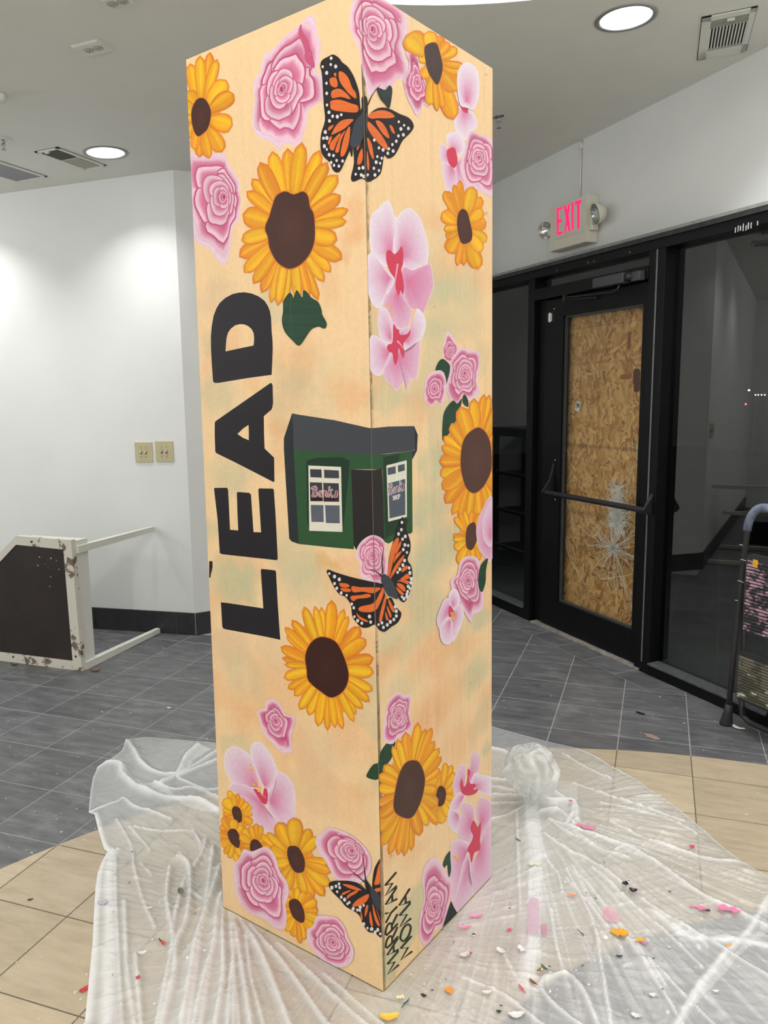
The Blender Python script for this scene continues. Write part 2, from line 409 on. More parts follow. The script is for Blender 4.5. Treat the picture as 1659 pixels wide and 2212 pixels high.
for idx, (ar, poly, k) in enumerate(pieces):
    mid = (sum(p[0] for p in poly)/len(poly), sum(p[1] for p in poly)/len(poly))
    rel = tuple((round(p[0]-mid[0], 4), round(p[1]-mid[1], 4)) for p in poly)
    if idx < 300 and ar > 60:
        key = (rel, k)
        if key not in share:
            m1 = MB(); n = len(rel); e = 0.0012; cx0 = sum(p[0] for p in rel)/n; cy0 = sum(p[1] for p in rel)/n
            vs = [(p[0], p[1], -0.009) for p in rel]+[(p[0], p[1], -0.0003) for p in rel]+[(p[0]*(1-e*6), p[1]*(1-e*6), 0.0) for p in rel]
            fs = [tuple(range(n))[::-1]]+[(i, (i+1) % n, n+(i+1) % n, n+i) for i in range(n)]+[(n+i, n+(i+1) % n, 2*n+(i+1) % n, 2*n+i) for i in range(n)]+[tuple(range(2*n, 3*n))]
            m1.add(vs, fs); o = m1.build('tile', [m_slate, m_tan][k], floor); share[key] = o.data
        else:
            o = bpy.data.objects.new('tile', share[key]); COL.objects.link(o); o.parent = floor
        o.location = (mid[0], mid[1], 0.0)
    else:
        rest.prism(poly, -0.008, 0.0, k)
o = rest.build('distant_tiles', [m_slate, m_tan], floor); o['kind'] = 'stuff'

# ---- skirting of black tiles
def baseboard(name, a, b, lens, h=0.15, start=0.0):
    a = np.array(a, float); b = np.array(b, float); L = np.linalg.norm(b-a); d = (b-a)/L; n = np.array([d[1], -d[0]])
    ang = math.atan2(d[1], d[0]); mid = (a+b)/2
    m0 = MB(); m0.box((mid[0]+n[0]*0.003, mid[1]+n[1]*0.003, h/2), (L, 0.006, h-0.004), rz=ang)
    root = struct(name, m0, m_grout_l); t = start
    while t < L:
        t1 = min(t+lens, L)
        if t1-max(t, 0) > 0.02:
            tm = (max(t, 0)+t1)/2; c = a+d*tm; mb = MB(); mb.box((c[0]+n[0]*0.007, c[1]+n[1]*0.007, h/2), (t1-max(t, 0)-0.004, 0.010, h), rz=ang, bev=0.0015)
            mb.build('tile', m_base, root)
        t += lens
    return root
baseboard('baseboard_left', WL, WC+np.array([0.008, -0.004]), 0.3, start=-0.13)
baseboard('baseboard_corner', WC+np.array([0.008, -0.008]), W2, 0.3)
baseboard('baseboard_alcove', W2, W3, 0.3)

# ---- storefront frame
mb = MB()
def bar(name, t0, t1, z0, z1, o0=-0.03, o1=0.07, m=None, bev=0.003):
    mb = MB(); sbox(mb, t0, t1, z0, z1, o0, o1, bev=bev); return mb.build(name, m or m_black, front)
front = MB(); sbox(front, -1.6, 2.62, 2.295, 2.36, -0.03, 0.075, bev=0.003)
front = struct('trim_2', front, m_black); front['label'] = 'black aluminium storefront frame around the door and glass'
bar('head_strip', -1.6, 2.62, 2.345, 2.372, 0.075, 0.088, mat('scuffed_black_trim', (0.03, 0.03, 0.03), 0.5, noise=0.9, nscale=25, dark=(0.006, 0.006, 0.006)))
bar('head_flashing', -1.6, 2.62, 2.368, 2.385, 0.06, 0.092, mat('dusty_grey_flashing', (0.30, 0.30, 0.29), 0.6, noise=0.3))
bar('mullion', 0.535, 0.605, 0.0, 2.30); bar('mullion', 1.655, 1.775, 0.0, 2.30); bar('mullion', 2.55, 2.62, 0.0, 2.30)
bar('sill', -1.6, 0.535, 0.0, 0.075); bar('sill', 1.775, 2.55, 0.0, 0.060)
bar('sill_lip', 1.775, 2.55, 0.060, 0.072, 0.0, 0.085, mat('grey_worn_sill', (0.10, 0.11, 0.115), 0.4, noise=0.5, nscale=30))
bar('sill_lip', -1.6, 0.535, 0.075, 0.087, 0.0, 0.085, MATS['grey_worn_sill'])
bar('transom_bar', 0.605, 1.655, 2.155, 2.225, -0.03, 0.075)
bar('mullion_edge', 1.712, 1.722, 0.06, 2.30, 0.07, 0.074, mat('bare_edge_aluminium', (0.16, 0.165, 0.175), 0.35, metal=0.3, noise=0.2))
def pane(name, t0, t1, z0, z1, off=0.0, m=None, rt_=0.0):
    mb = MB(); sbox(mb, t0, t1, z0, z1, off-0.003, off+0.003); o = mb.build(name, m or m_glass); o['kind'] = 'structure'; return o
mb = MB(); sbox(mb, -1.6, 0.54, 0.07, 2.30, -0.003, 0.003); w1 = struct('window_1', mb, m_glass); w1['label'] = 'dark glass sidelight left of the boarded door'
mb = MB(); sbox(mb, 1.77, 2.56, 0.06, 2.30, -0.003, 0.003); w2 = struct('window_2', mb, m_glass); w2['label'] = 'tall dark glass pane right of the boarded door'
mb = MB(); sbox(mb, 0.60, 1.66, 2.22, 2.30, -0.003, 0.003); w3 = struct('window_3', mb, m_glass); w3['label'] = 'narrow dark transom glass above the door'
# scratched pale marks on the head of the frame
mk = MB()
for x, y, h in [(1588, 497, 10), (1594, 494, 12), (1599, 493, 9), (1605, 491, 14), (1611, 492, 10), (1616, 488, 13), (1622, 487, 11), (1636, 482, 8), (1270, 567, 3), (1282, 564, 3), (1202, 584, 3), (1360, 545, 3)]:
    t, z = tz(x, y, 0.09); sbox(mk, t-0.0025, t+0.0035, z-h/860, z+h/860, 0.0885, 0.0895)
mk.build('scratch_marks', mat('bare_scratches', (0.5, 0.5, 0.5), 0.5, noise=0.5, nscale=100), front)

# ---- the door
door = empty('door_1', tuple(sp(1.13, 0, 0))); door['kind'] = 'structure'
door['label'] = 'black framed glass door boarded up with chipboard behind shattered glass'
def dpart(name, mb, m, parent=None, smooth=False):
    o = mb.build(name, m, None, smooth)
    if parent is None or parent is door:
        o.parent = door; o.location = -Vector(door.location)
    else: o.parent = parent
    return o
oL, oR, oB, oT = 0.885, 1.595, 0.205, 2.035
mb = MB(); sbox(mb, 0.70, oL, 0.02, 2.145, 0.0, 0.045, bev=0.002); dpart('stile', mb, m_black)
mb = MB(); sbox(mb, oR, 1.655, 0.02, 2.145, 0.0, 0.045, bev=0.002); dpart('stile', mb, m_black)
mb = MB(); sbox(mb, oL, oR, oT, 2.145, 0.0, 0.045, bev=0.002); dpart('top_rail', mb, m_black)
mb = MB(); sbox(mb, oL, oR, 0.02, oB, 0.0, 0.045, bev=0.002); dpart('bottom_rail', mb, m_black)
mb = MB(); sbox(mb, 0.605, 0.70, 0.0, 2.155, -0.02, 0.03, bev=0.002); dpart('jamb', mb, m_black)
bead = MB()
for a in ((oL, oL+0.012, oB, oT), (oR-0.012, oR, oB, oT), (oL, oR, oB, oB+0.012), (oL, oR, oT-0.012, oT)): sbox(bead, *a, 0.012, 0.03)
dpart('glazing_bead', bead, mat('grey_bead', (0.045, 0.05, 0.055), 0.4, noise=0.2))
mb = MB(); sbox(mb, 0.64, 1.70, 0.0, 0.014, -0.02, 0.085, bev=0.003); dpart('threshold', mb, mat('worn_threshold', (0.30, 0.285, 0.25), 0.6, noise=0.5, nscale=25))
mb = MB(); sbox(mb, oL-0.003, oR+0.003, oB-0.003, oT+0.003, 0.008, 0.013); gp = dpart('glass', mb, m_glass2)
# chipboard: flakes rasterised into a pigment map
nx, nz = 236, 610
img = np.zeros((nz, nx, 3)); img[:] = srgb(198, 148, 88)
for k in range(4200):
    cx, cz = RNG.uniform(0, nx), RNG.uniform(0, nz); L = RNG.uniform(8, 34); w_ = RNG.uniform(3, 10); a = RNG.normal(PI/2, 0.75)
    t_ = RNG.random(); 
    col = np.array(srgb(222, 174, 112)) if t_ < 0.36 else np.array(srgb(180, 126, 68)) if t_ < 0.60 else np.array(srgb(204, 152, 90)) if t_ < 0.88 else np.array(srgb(128, 80, 42))
    if t_ > 0.88: L *= 0.6; w_ *= 0.4
    col = col*RNG.uniform(0.85, 1.12); r_ = int(L)+2
    x0, x1, z0, z1 = max(0, int(cx)-r_), min(nx, int(cx)+r_), max(0, int(cz)-r_), min(nz, int(cz)+r_)
    if x1 <= x0 or z1 <= z0: continue
    zz, xx = np.mgrid[z0:z1, x0:x1]; u_ = (xx-cx)*math.cos(a)+(zz-cz)*math.sin(a); v_ = -(xx-cx)*math.sin(a)+(zz-cz)*math.cos(a)
    mk_ = (abs(u_) < L/2) & (abs(v_) < w_/2*(1-0.5*abs(u_)/(L/2))); img[z0:z1, x0:x1][mk_] = col*(0.94+0.12*RNG.random())
H_ = oT-oB+0.04
for zf, st, wd in ((0.945, 0.9, 0.6), (0.83, 0.35, 2), (0.56, 0.55, 3), (0.335, 0.5, 6), (0.25, 0.35, 3)):      # pencil / panel lines
    zc = zf*nz
    for q in range(nz):
        g = math.exp(-((q-zc)/wd)**2)*st
        if g > 0.02: img[q] *= (1-0.6*g)
def stain(px, py, rx, rz_, col):
    t, z = tz(px, py, -0.02); ix = (t-(oL-0.02))/(oR-oL+0.04)*nx; iz = (z-(oB-0.02))/H_*nz; zz, xx = np.mgrid[0:nz, 0:nx]
    mk_ = ((xx-ix)/rx)**4+((zz-iz)/rz_)**4 < 1; img[mk_] = np.array(srgb(*col))
stain(1374, 815, 9, 15, (96, 50, 44)); stain(1374, 836, 8, 10, (96, 50, 44)); stain(1358, 737, 5, 16, (150, 98, 52)); stain(1350, 815, 14, 5, (160, 100, 50))
mb = MB(); vs = []; cols = []
for iz in range(nz):
    for ix in range(nx):
        p = sp(oL-0.02+(oR-oL+0.04)*ix/(nx-1), -0.022, oB-0.02+H_*iz/(nz-1)); vs.append(tuple(p)); cols.append((*img[iz, ix], 1))
mb.v = vs; mb.f = [(iz*nx+ix, iz*nx+ix+1, (iz+1)*nx+ix+1, (iz+1)*nx+ix) for iz in range(nz-1) for ix in range(nx-1)]; mb.m = [0]*len(mb.f)
nb = len(mb.v); sbox(mb, oL-0.02, oR+0.02, oB-0.02, oT+0.02, -0.034, -0.0225); cols += [(*srgb(198, 148, 88), 1)]*(len(mb.v)-nb)
m_osb = mat('chipboard', attr='paint', rough=0.75, noise=0.12, nscale=160, bump=0.5, bscale=120)
osb = dpart('chipboard_panel', mb, m_osb); ca = osb.data.color_attributes.new('paint', 'FLOAT_COLOR', 'POINT'); ca.data.foreach_set('color', np.array(cols, dtype=np.float32).ravel())
# cracks in the door glass
crk = MB()
def cline(pts, w):
    for (a, b) in zip(pts[:-1], pts[1:]):
        dx, dy = b[0]-a[0], b[1]-a[1]; L = math.hypot(dx, dy)
        if L < 1e-5: continue
        nx_, ny_ = -dy/L*w/2, dx/L*w/2
        q = [(a[0]+nx_, a[1]+ny_), (b[0]+nx_, b[1]+ny_), (b[0]-nx_, b[1]-ny_), (a[0]-nx_, a[1]-ny_)]
        lim = lambda p: (min(max(p[0], oL+0.002), oR-0.002), min(max(p[1], oB+0.002), oT-0.002))
        q = [lim(p) for p in q]
        crk.add([tuple(sp(p[0], 0.0138, p[1])) for p in q], [(0, 1, 2, 3)])
R_ = random.Random(11)
c1 = tz(1325, 1184, 0.014); c2 = tz(1332, 1090, 0.014)
def star(c, n, rmin, rmax, w, rings, jit=0.06):
    angs = sorted(R_.uniform(0, 2*PI) for _ in range(n)); ends = []
    for a in angs:
        r = R_.uniform(rmin, rmax); pts = [c]; aa = a; rr = 0
        while rr < r: rr += 0.03; aa += R_.gauss(0, jit*0.5); pts.append((c[0]+rr*math.cos(aa), c[1]+rr*math.sin(aa)))
        cline(pts, w*R_.uniform(0.5, 1.2)); ends.append((a, r))
    for rg in rings:
        for (a, r), (a2, r2) in zip(ends, ends[1:]+[(ends[0][0]+2*PI, ends[0][1])]):
            if rg < min(r, r2)*1.1 and R_.random() < 0.72: 
                e = rg*R_.uniform(0.9, 1.1); cline([(c[0]+e*math.cos(a), c[1]+e*math.sin(a)), (c[0]+e*R_.uniform(0.95, 1.05)*math.cos(a2), c[1]+e*math.sin(a2))], w*0.6)
star(c1, 60, 0.10, 0.30, 0.0020, [0.03, 0.05, 0.075, 0.10, 0.13, 0.165, 0.20])
star(c1, 40, 0.03, 0.06, 0.0025, [0.01, 0.018, 0.027])
star(c1, 60, 0.008, 0.03, 0.0035, [])
for q in range(12): 
    cc = (c2[0]+R_.uniform(-0.025, 0.035), c2[1]+R_.uniform(-0.16, 0.10)); star(cc, 30, 0.02, 0.09, 0.0024, [0.008, 0.016, 0.026, 0.04])
star(c2, 30, 0.05, 0.17, 0.0014, [0.05, 0.08, 0.11])
for pts in ([(1388, 974), (1372, 1000), (1362, 1025), (1352, 1070), (1345, 1110), (1338, 1122)], [(1388, 974), (1358, 962)], [(1388, 974), (1365, 955)], [(1345, 1250), (1360, 1290), (1375, 1330), (1384, 1352)], [(1340, 1252), (1356, 1290), (1372, 1330), (1383, 1345)], [(1224, 1080), (1234, 1110), (1241, 1140)],
            [(1222, 1165), (1230, 1200), (1245, 1230), (1258, 1255), (1275, 1280)], [(1222, 1180), (1233, 1212), (1250, 1242)], [(1224, 970), (1230, 985)], [(1250, 968), (1256, 985)], [(1266, 1200), (1280, 1230), (1300, 1252), (1325, 1250)], [(1300, 1250), (1345, 1245), (1385, 1240)], [(1327, 1125), (1360, 1130), (1390, 1150)]):
    cline([tz(x, y, 0.014) for x, y in pts], 0.0022)
for k in range(150):        # glinting chips along the cracks
    x = R_.gauss(1322, 42); y = R_.gauss(1150, 95); a = R_.uniform(0.9, 1.8); L = R_.uniform(0.003, 0.014); c = tz(x, y, 0.014)
    if oL+0.02 < c[0] < oR-0.02 and oB+0.02 < c[1] < oT-0.3: cline([c, (c[0]+L*math.cos(a), c[1]+L*math.sin(a))], R_.uniform(0.001, 0.003))
for k in range(40):
    x = R_.uniform(1226, 1390); y = R_.uniform(930, 1330); c = tz(x, y, 0.014); a = R_.uniform(1.6, 2.4); L = R_.uniform(0.005, 0.03); cline([c, (c[0]+L*math.cos(a), c[1]+L*math.sin(a))], 0.0012)
ck = dpart('glass_cracks', crk, mat('crushed_glass', (0.78, 0.80, 0.72), 0.25, noise=0.3, nscale=200, coat=0.6)); ck['kind'] = 'stuff'
# barcode sticker on the board
stk = MB(); t, z = tz(1248, 878, -0.0205); Rr = Matrix.Rotation(SA, 3, 'Z') @ Matrix.Rotation(0.35, 3, 'Y')
stk.box(sp(t, -0.0215, z), (0.042, 0.0006, 0.062), R=Rr); st_ = dpart('sticker', stk, mat('sticker_white', (0.75, 0.75, 0.72), 0.5, noise=0.05))
bc = MB()
for q in range(9): bc.box(sp(t, -0.0208, z)+Rr @ Vector((-0.014+q*0.0034, 0, 0.008)), (0.0019, 0.0006, 0.024), R=Rr)
bc.box(sp(t, -0.0208, z)+Rr @ Vector((-0.008, 0, -0.012)), (0.006, 0.0006, 0.006), R=Rr)
o = dpart('bar_code', bc, mat('print_black', (0.03, 0.03, 0.03), 0.6, noise=0.1), st_)
# push bar with its two curved end plates
tb0, zb0 = tz(1176, 1060, 0.11); tb1, zb1 = tz(1394, 1096, 0.11)
mb = MB(); mb.tube([sp(tb0+0.02, 0.11, 0.925), sp(tb1, 0.11, 0.925)], 0.017, 14); pb = dpart('push_bar', mb, m_blk2, smooth=False)
for tt_, ss in ((tb0, 1), (tb1, -1)):
    mb = MB(); pr = [(0.045, 1.11), (0.055, 1.06), (0.075, 1.0), (0.11, 0.955), (0.13, 0.925), (0.11, 0.905), (0.08, 0.90), (0.045, 0.93)]
    n = len(pr); vs = [tuple(sp(tt_-0.008, a, z)) for a, z in pr]+[tuple(sp(tt_+0.012, a, z)) for a, z in pr]
    mb.add(vs, [tuple(range(n)), tuple(range(n, 2*n))[::-1]]+[(i, n+i, n+(i+1) % n, (i+1) % n) for i in range(n)]); o = mb.build('bar_bracket', m_blk2); o.parent = pb
for (x, y) in ((1199, 994), (1199, 1079), (1197, 687-20)):
    t, z = tz(x, y, 0.045); mb = MB(); mb.lathe(sp(t, 0.045, z), [(0.0, 0.003), (0.005, 0.002), (0.006, 0)], 10, axis=tuple(-Vector((sn[0], sn[1], 0)))); dpart('screw', mb, m_chrome, smooth=True)
# hinge
t, z = tz(1191, 686, 0.04); mb = MB()
for dt in (-0.010, 0.012): sbox(mb, t+dt-0.006, t+dt+0.006, z-0.026, z+0.026, 0.03, 0.055, bev=0.003)
mb.tube([sp(t-0.002, 0.05, z-0.03), sp(t-0.002, 0.05, z+0.03)], 0.004, 8); dpart('hinge', mb, mat('pale_hinge_metal', (0.6, 0.58, 0.55), 0.3, metal=0.6, noise=0.1))
# closer
t0_, z0_ = tz(1289, 614, 0.10); t1_, z1_ = tz(1352, 600, 0.10)
m_cl = mat('grey_closer_body', (0.055, 0.06, 0.068), 0.4, noise=0.15)
mb = MB(); sbox(mb, t0_, t1_+0.02, 2.148, 2.205, 0.075, 0.135, bev=0.012); cl = dpart('door_closer', mb, m_cl)
mb = MB(); mb.lathe(sp(t1_+0.035, 0.105, 2.178), [(0.0, 0.028), (0.02, 0.026), (0.024, 0.0), (0.024, -0.02)], 16, axis=(-sn[0], -sn[1], 0)); o = mb.build('closer_cap', m_blk2, None, True); o.parent = cl
mb = MB(); sbox(mb, t1_+0.05, t1_+0.12, 2.15, 2.20, 0.075, 0.11, bev=0.004); o = mb.build('closer_bracket', m_cl); o.parent = cl
ta, za = tz(1334, 625, 0.13); tb, zb = tz(1221, 643, 0.13); tc_, zc_ = tz(1290, 645, 0.06)
mb = MB(); mb.tube([sp(ta, 0.12, za+0.02), sp(ta, 0.13, za), sp(ta-0.05, 0.13, za-0.01), sp(tb, 0.13, zb)], 0.006, 8); mb.tube([sp(tb, 0.13, zb-0.012), sp(tc_, 0.06, zb-0.02)], 0.006, 8); mb.box(sp(tb, 0.13, zb-0.004), (0.022, 0.022, 0.04), rz=SA)
o = mb.build('closer_arm', m_blk2); o.parent = cl

# ---- outside: pavement and street lamps beyond the glass
mb = MB(); c = sp(0.5, -7.2, -0.06); mb.box(c, (26, 14, 0.1), rz=SA); o = struct('trim_3', mb, m_concrete); o['label'] = 'dark pavement outside the glass'
for (x, y, col, s_, lb) in ((1618, 843, (1, 0.75, 0.45), 0.024, 'small warm street light seen through the right glass'), (1611, 873, (1, 0.08, 0.10), 0.024, 'red traffic light seen through the right glass'), (1632, 853, (0.9, 0.95, 1), 0.016, 'leftmost of four white street lights beyond right glass'), (1638, 853, (0.9, 0.95, 1), 0.016, 'second white street light beyond right glass'), (1645, 853, (0.9, 0.95, 1), 0.016, 'third white street light beyond right glass'), (1652, 853, (0.9, 0.95, 1), 0.016, 'rightmost of four white street lights beyond right glass')):
    P = onpl(x, y, sn, SCc+12.0)
    root = empty('street_light', (P[0], P[1], -0.01), label=lb, cat='street light', group='distant street lights')
    mb = MB(); mb.lathe((P[0], P[1], P[2]), [(0.0, -s_), (s_*0.8, -s_*0.6), (s_, 0), (s_*0.8, s_*0.6), (0, s_)], 10); mb.build('lamp', mat('street_lamp_%d_%d' % (x, y), col, 0.5, emit=col, estr=6), root, True)
    mb = MB(); mb.tube([(P[0], P[1], -0.01), (P[0], P[1], P[2]-s_*0.9)], 0.006, 8); mb.build('pole', m_black, root)
# ================================================================ CEILING FIXTURES
def cbox(mb, x0, x1, y0, y1, h0, h1, mi=0):
    """box hanging from the (very slightly sloping) ceiling, from depth h0 to h1 below it"""
    vs = [(x, y, ceil_z(x, y)-h) for h in (h1, h0) for y in (y0, y1) for x in (x0, x1)]
    return mb.add(vs, [(0, 2, 3, 1), (4, 5, 7, 6), (0, 1, 5, 4), (2, 6, 7, 3), (0, 4, 6, 2), (1, 3, 7, 5)], mi)
m_lamp = mat('lamp_disc', (1, 1, 1), 0.5, emit=(0.95, 0.97, 1.0), estr=30)
m_refl = mat('downlight_reflector', (0.88, 0.89, 0.90), 0.12, metal=0.75, noise=0.03)
m_ring = mat('grey_trim_ring', (0.32, 0.32, 0.31), 0.35, metal=0.4, noise=0.1)
dl_lab = ['round recessed ceiling downlight above the switches on the left wall', 'round recessed ceiling downlight above the exit sign, beside the square vent', 'recessed downlight over the far left wall, outside the picture', 'recessed downlight over the right glass, outside the picture', 'added fill downlight left of the camera', 'added fill downlight behind the camera at left', 'added fill downlight behind the camera at right', 'added fill downlight farthest behind the camera', 'added fill downlight at the far right of the hall', 'added fill downlight hidden behind the painted box']
for i, (x, y) in enumerate(CANS):
    z = ceil_z(x, y)
    root = empty('downlight', (x, y, z), label=dl_lab[i], cat='ceiling light', group='recessed downlights')
    tl = Vector((-0.045, -0.02, 1)).normalized()
    mb = MB(); mb.lathe((x, y, z), [(0.100, 0.002), (0.102, -0.004), (0.112, -0.006), (0.122, -0.003), (0.123, 0.002)], 40, axis=tl); mb.build('trim_ring', m_ring, root, True)
    mb = MB(); mb.lathe((x, y, z), [(0.102, 0.0), (0.100, 0.03), (0.088, 0.08), (0.070, 0.125), (0.062, 0.13)], 40, axis=tl)
    mb.build('reflector', m_refl, root, True)
    mb = MB(); mb.lathe((x, y, z), [(0.0, 0.128), (0.062, 0.128)], 32, axis=tl); mb.build('lamp', m_lamp, root, True)
    mb = MB(); mb.lathe((x, y, z), [(0.108, 0.003), (0.108, 0.16), (0.0, 0.16)], 20, axis=tl); mb.build('housing', m_steel, root, True)
    a = area('downlight_lamp', (0, 0, 0.118), 0.11, CAN_POWER, color=(1.0, 0.99, 0.975)); a.parent = root

trl = ['just behind the camera at left', 'just behind the camera at right', 'over the left side of the hall', 'over the far left corner', 'over the far right side', 'at the rear of the hall']
for i, (x, y) in enumerate(FILLS):  # pendants added out of view to brighten ceiling, walls and box front
    z = ceil_z(x, y); root = empty('fill_pendant', (x, y, z), label='added fill light on a pendant rod '+trl[i]+', outside the picture', cat='pendant lamp', group='added fill lights in the hall')
    mb = MB(); mb.lathe((x, y, z), [(0.0, -0.03), (0.05, -0.028), (0.06, 0.0)], 20); mb.tube([(x, y, z-0.02), (x, y, z-0.42)], 0.006, 8); mb.build('rod', m_white, root)
    mb = MB(); mb.lathe((x, y, z-0.37), [(0.03, 0.0), (0.06, -0.01), (0.065, -0.035), (0.06, -0.036)], 24); mb.build('lamp_holder', m_white, root, True)
    l = bpy.data.lights.new('fill_light', 'POINT'); l.energy = FILL_POWER; l.shadow_soft_size = 0.16; l.color = (1.0, 0.995, 0.98); o = bpy.data.objects.new('fill_light', l); COL.objects.link(o); o.location = (0, 0, -0.55); o.parent = root
m_vent = mat('vent_white', (0.74, 0.75, 0.69), 0.45, noise=0.04)
m_vdark = mat('vent_dark_slats', (0.045, 0.05, 0.03), 0.6, noise=0.2)
m_vtan = mat('vent_beige_slats', (0.42, 0.42, 0.36), 0.6, noise=0.1)
def ventframe(root, x0, x1, y0, y1, w=0.018):
    mb = MB()
    for a in ((x0, x1, y0, y0+w), (x0, x1, y1-w, y1), (x0, x0+w, y0, y1), (x1-w, x1, y0, y1)): cbox(mb, *a, -0.001, 0.007)
    mb.build('frame', m_vent, root)
    mb = MB(); cbox(mb, x0-0.004, x1+0.004, y0-0.004, y1+0.004, -0.002, 0.0012); mb.build('dark_border', mat('border_grey', (0.12, 0.12, 0.10), 0.8, noise=0.1), root)  # dark sheet showing as a thin edge around the frame
# long air vent by the left downlight
A = [clg(*p) for p in ((73, 326), (132, 318), (232, 360), (175, 363))]
x0, x1 = min(A[0][0], A[3][0]), (A[1][0]+A[2][0])/2; y0, y1 = (A[0][1]+A[1][1])/2, (A[2][1]+A[3][1])/2
root = empty('ceiling_vent', ((x0+x1)/2, (y0+y1)/2, ceil_z((x0+x1)/2, (y0+y1)/2)), label='two-section air vent in the ceiling beside the left downlight', cat='vent')
ventframe(root, x0, x1, y0, y1); ym = y0+(y1-y0)*0.47
mb = MB(); cbox(mb, x0+0.016, x1-0.016, ym-0.004, ym+0.004, -0.001, 0.006); mb.build('divider', m_vent, root)
for (a, b, m) in ((y0+0.03, ym-0.006, m_vdark), (ym+0.008, y1-0.02, m_vtan)):
    n = 16
    for k in range(n):
        xx = x0+0.022+(x1-x0-0.05)*k/n; mb = MB(); cbox(mb, xx, xx+0.0055, a, b, 0.0015, 0.0055); mb.build('slat', m, root)
mb = MB(); cbox(mb, x0+0.018, x1-0.018, y0+0.018, ym, 0.0, 0.002); mb.build('backing', m_dark, root)
mb = MB(); cbox(mb, (x0+x1)/2-0.03, (x0+x1)/2-0.005, y0+0.018, y0+0.032, 0.0, 0.012); mb.build('lever', m_vent, root)
# flat grille at the left edge
A = [clg(*p) for p in ((0, 348), (10, 345), (97, 382), (30, 388))]
x1 = A[2][0]; x0 = A[3][0]; y1 = (A[2][1]+A[3][1])/2; y0 = A[1][1]
root = empty('ceiling_vent', ((x0+x1)/2, (y0+y1)/2, ceil_z((x0+x1)/2, (y0+y1)/2)), label='plain grey return grille in the ceiling at the left picture edge', cat='vent')
ventframe(root, x0-0.02, x1+0.02, y0-0.02, y1+0.02)
mb = MB(); cbox(mb, x0, x1, y0, y1, 0.0, 0.004); mb.build('grille_panel', mat('perforated_grey', (0.30, 0.30, 0.33), 0.6, noise=0.25, nscale=600), root)
# square vent at the right
A = [clg(*p) for p in ((1519, 34), (1640, 14), (1605, 117), (1506, 122))]
B = [clg(*p) for p in ((1535, 40), (1620, 28), (1603, 92), (1529, 102))]
x0, x1 = (A[0][0]+A[3][0])/2, (A[1][0]+A[2][0])/2; y0, y1 = (A[0][1]+A[1][1])/2, (A[2][1]+A[3][1])/2
root = empty('ceiling_vent', ((x0+x1)/2, (y0+y1)/2, ceil_z((x0+x1)/2, (y0+y1)/2)), label='square white ceiling vent with black slots right of the downlight', cat='vent')
u0_, u1_ = (B[0][0]+B[3][0])/2, (B[1][0]+B[2][0])/2; v0_, v1_ = (B[0][1]+B[1][1])/2, (B[2][1]+B[3][1])/2
mb = MB()
for a in ((x0, x1, y0, v0_), (x0, x1, v1_+0.02, y1), (x0, u0_, y0, y1), (u1_, x1, y0, y1)): cbox(mb, *a, -0.001, 0.006)
mb.build('frame', m_vent, root)
mb = MB(); cbox(mb, x0-0.003, x1+0.003, y0-0.004, y1+0.003, -0.002, 0.0015); mb.build('dark_border', MATS['border_grey'], root)
mb = MB(); cbox(mb, u0_, u1_, v0_, v1_+0.02, 0.0, 0.002); mb.build('backing', m_dark, root)
vm = v0_+(v1_-v0_)*0.27
for k in range(5):
    yy = v0_+(vm-v0_)*(k+0.35)/5; mb = MB(); cbox(mb, u0_, u1_, yy, yy+(vm-v0_)*0.09, 0.002, 0.0055); mb.build('slat', m_vtan, root)
for k in range(12):
    xx = u0_+(u1_-u0_)*k/11.3; mb = MB(); cbox(mb, xx, xx+(u1_-u0_)*0.042, vm, v1_, 0.002, 0.006); mb.build('slat', m_vent, root)
for k in range(4):
    yy = v1_+0.002+k*0.005; mb = MB(); cbox(mb, u0_, u1_, yy, yy+0.0035, 0.002, 0.0055); mb.build('slat', m_vtan, root)
mb = MB(); cbox(mb, (u0_+u1_)/2-0.01, (u0_+u1_)/2+0.018, v0_+0.01, v0_+0.02, 0.0, 0.013); mb.build('lever', m_vent, root)
# ceiling outlets
for pts, lab in ((((155, 97), (215, 85), (245, 108), (187, 121)), 'white square ceiling outlet plate with two round sockets, whole in view'), (((214, -3), (256, -12), (290, 0), (257, 22)), 'white ceiling outlet plate cut by the top picture edge')):
    A = [clg(*p) for p in pts]; x0 = min((A[0][0]+A[3][0])/2, A[0][0]); x1 = (A[1][0]+A[2][0])/2; y0 = (A[0][1]+A[1][1])/2; y1 = (A[2][1]+A[3][1])/2
    root = empty('outlet_plate', ((x0+x1)/2, (y0+y1)/2, ceil_z((x0+x1)/2, (y0+y1)/2)), label=lab, cat='outlet')
    mb = MB(); cbox(mb, x0, x1, y0, y1, 0.0, 0.004); cbox(mb, x0+0.005, x1-0.005, y0+0.005, y1-0.005, 0.004, 0.006); mb.build('plate', mat('outlet_white', (0.70, 0.70, 0.66), 0.4, noise=0.03), root)
    for dx in (-0.022, 0.022):
        cx, cy = (x0+x1)/2+dx, (y0+y1)/2; cz = ceil_z(cx, cy)-0.0062
        mb = MB(); mb.lathe((cx, cy, cz), [(0.019, 0), (0.019, -0.0015), (0.0, -0.0016)], 20); s_ = mb.build('socket', mat('socket_ivory', (0.55, 0.54, 0.48), 0.5, noise=0.1), root)
        mb = MB(); mb.lathe((cx, cy, cz-0.0016), [(0.0195, 0.0012), (0.017, -0.0004)], 20)
        for a in (-0.006, 0.006): mb.box((cx+a, cy, cz-0.002), (0.0022, 0.008, 0.001))
        mb.box((cx, cy+0.009, cz-0.002), (0.004, 0.003, 0.001)); o = mb.build('socket_slots', mat('slot_brown', (0.14, 0.13, 0.12), 0.7, noise=0.1), None); o.parent = s_; o.location = (0, 0, 0)
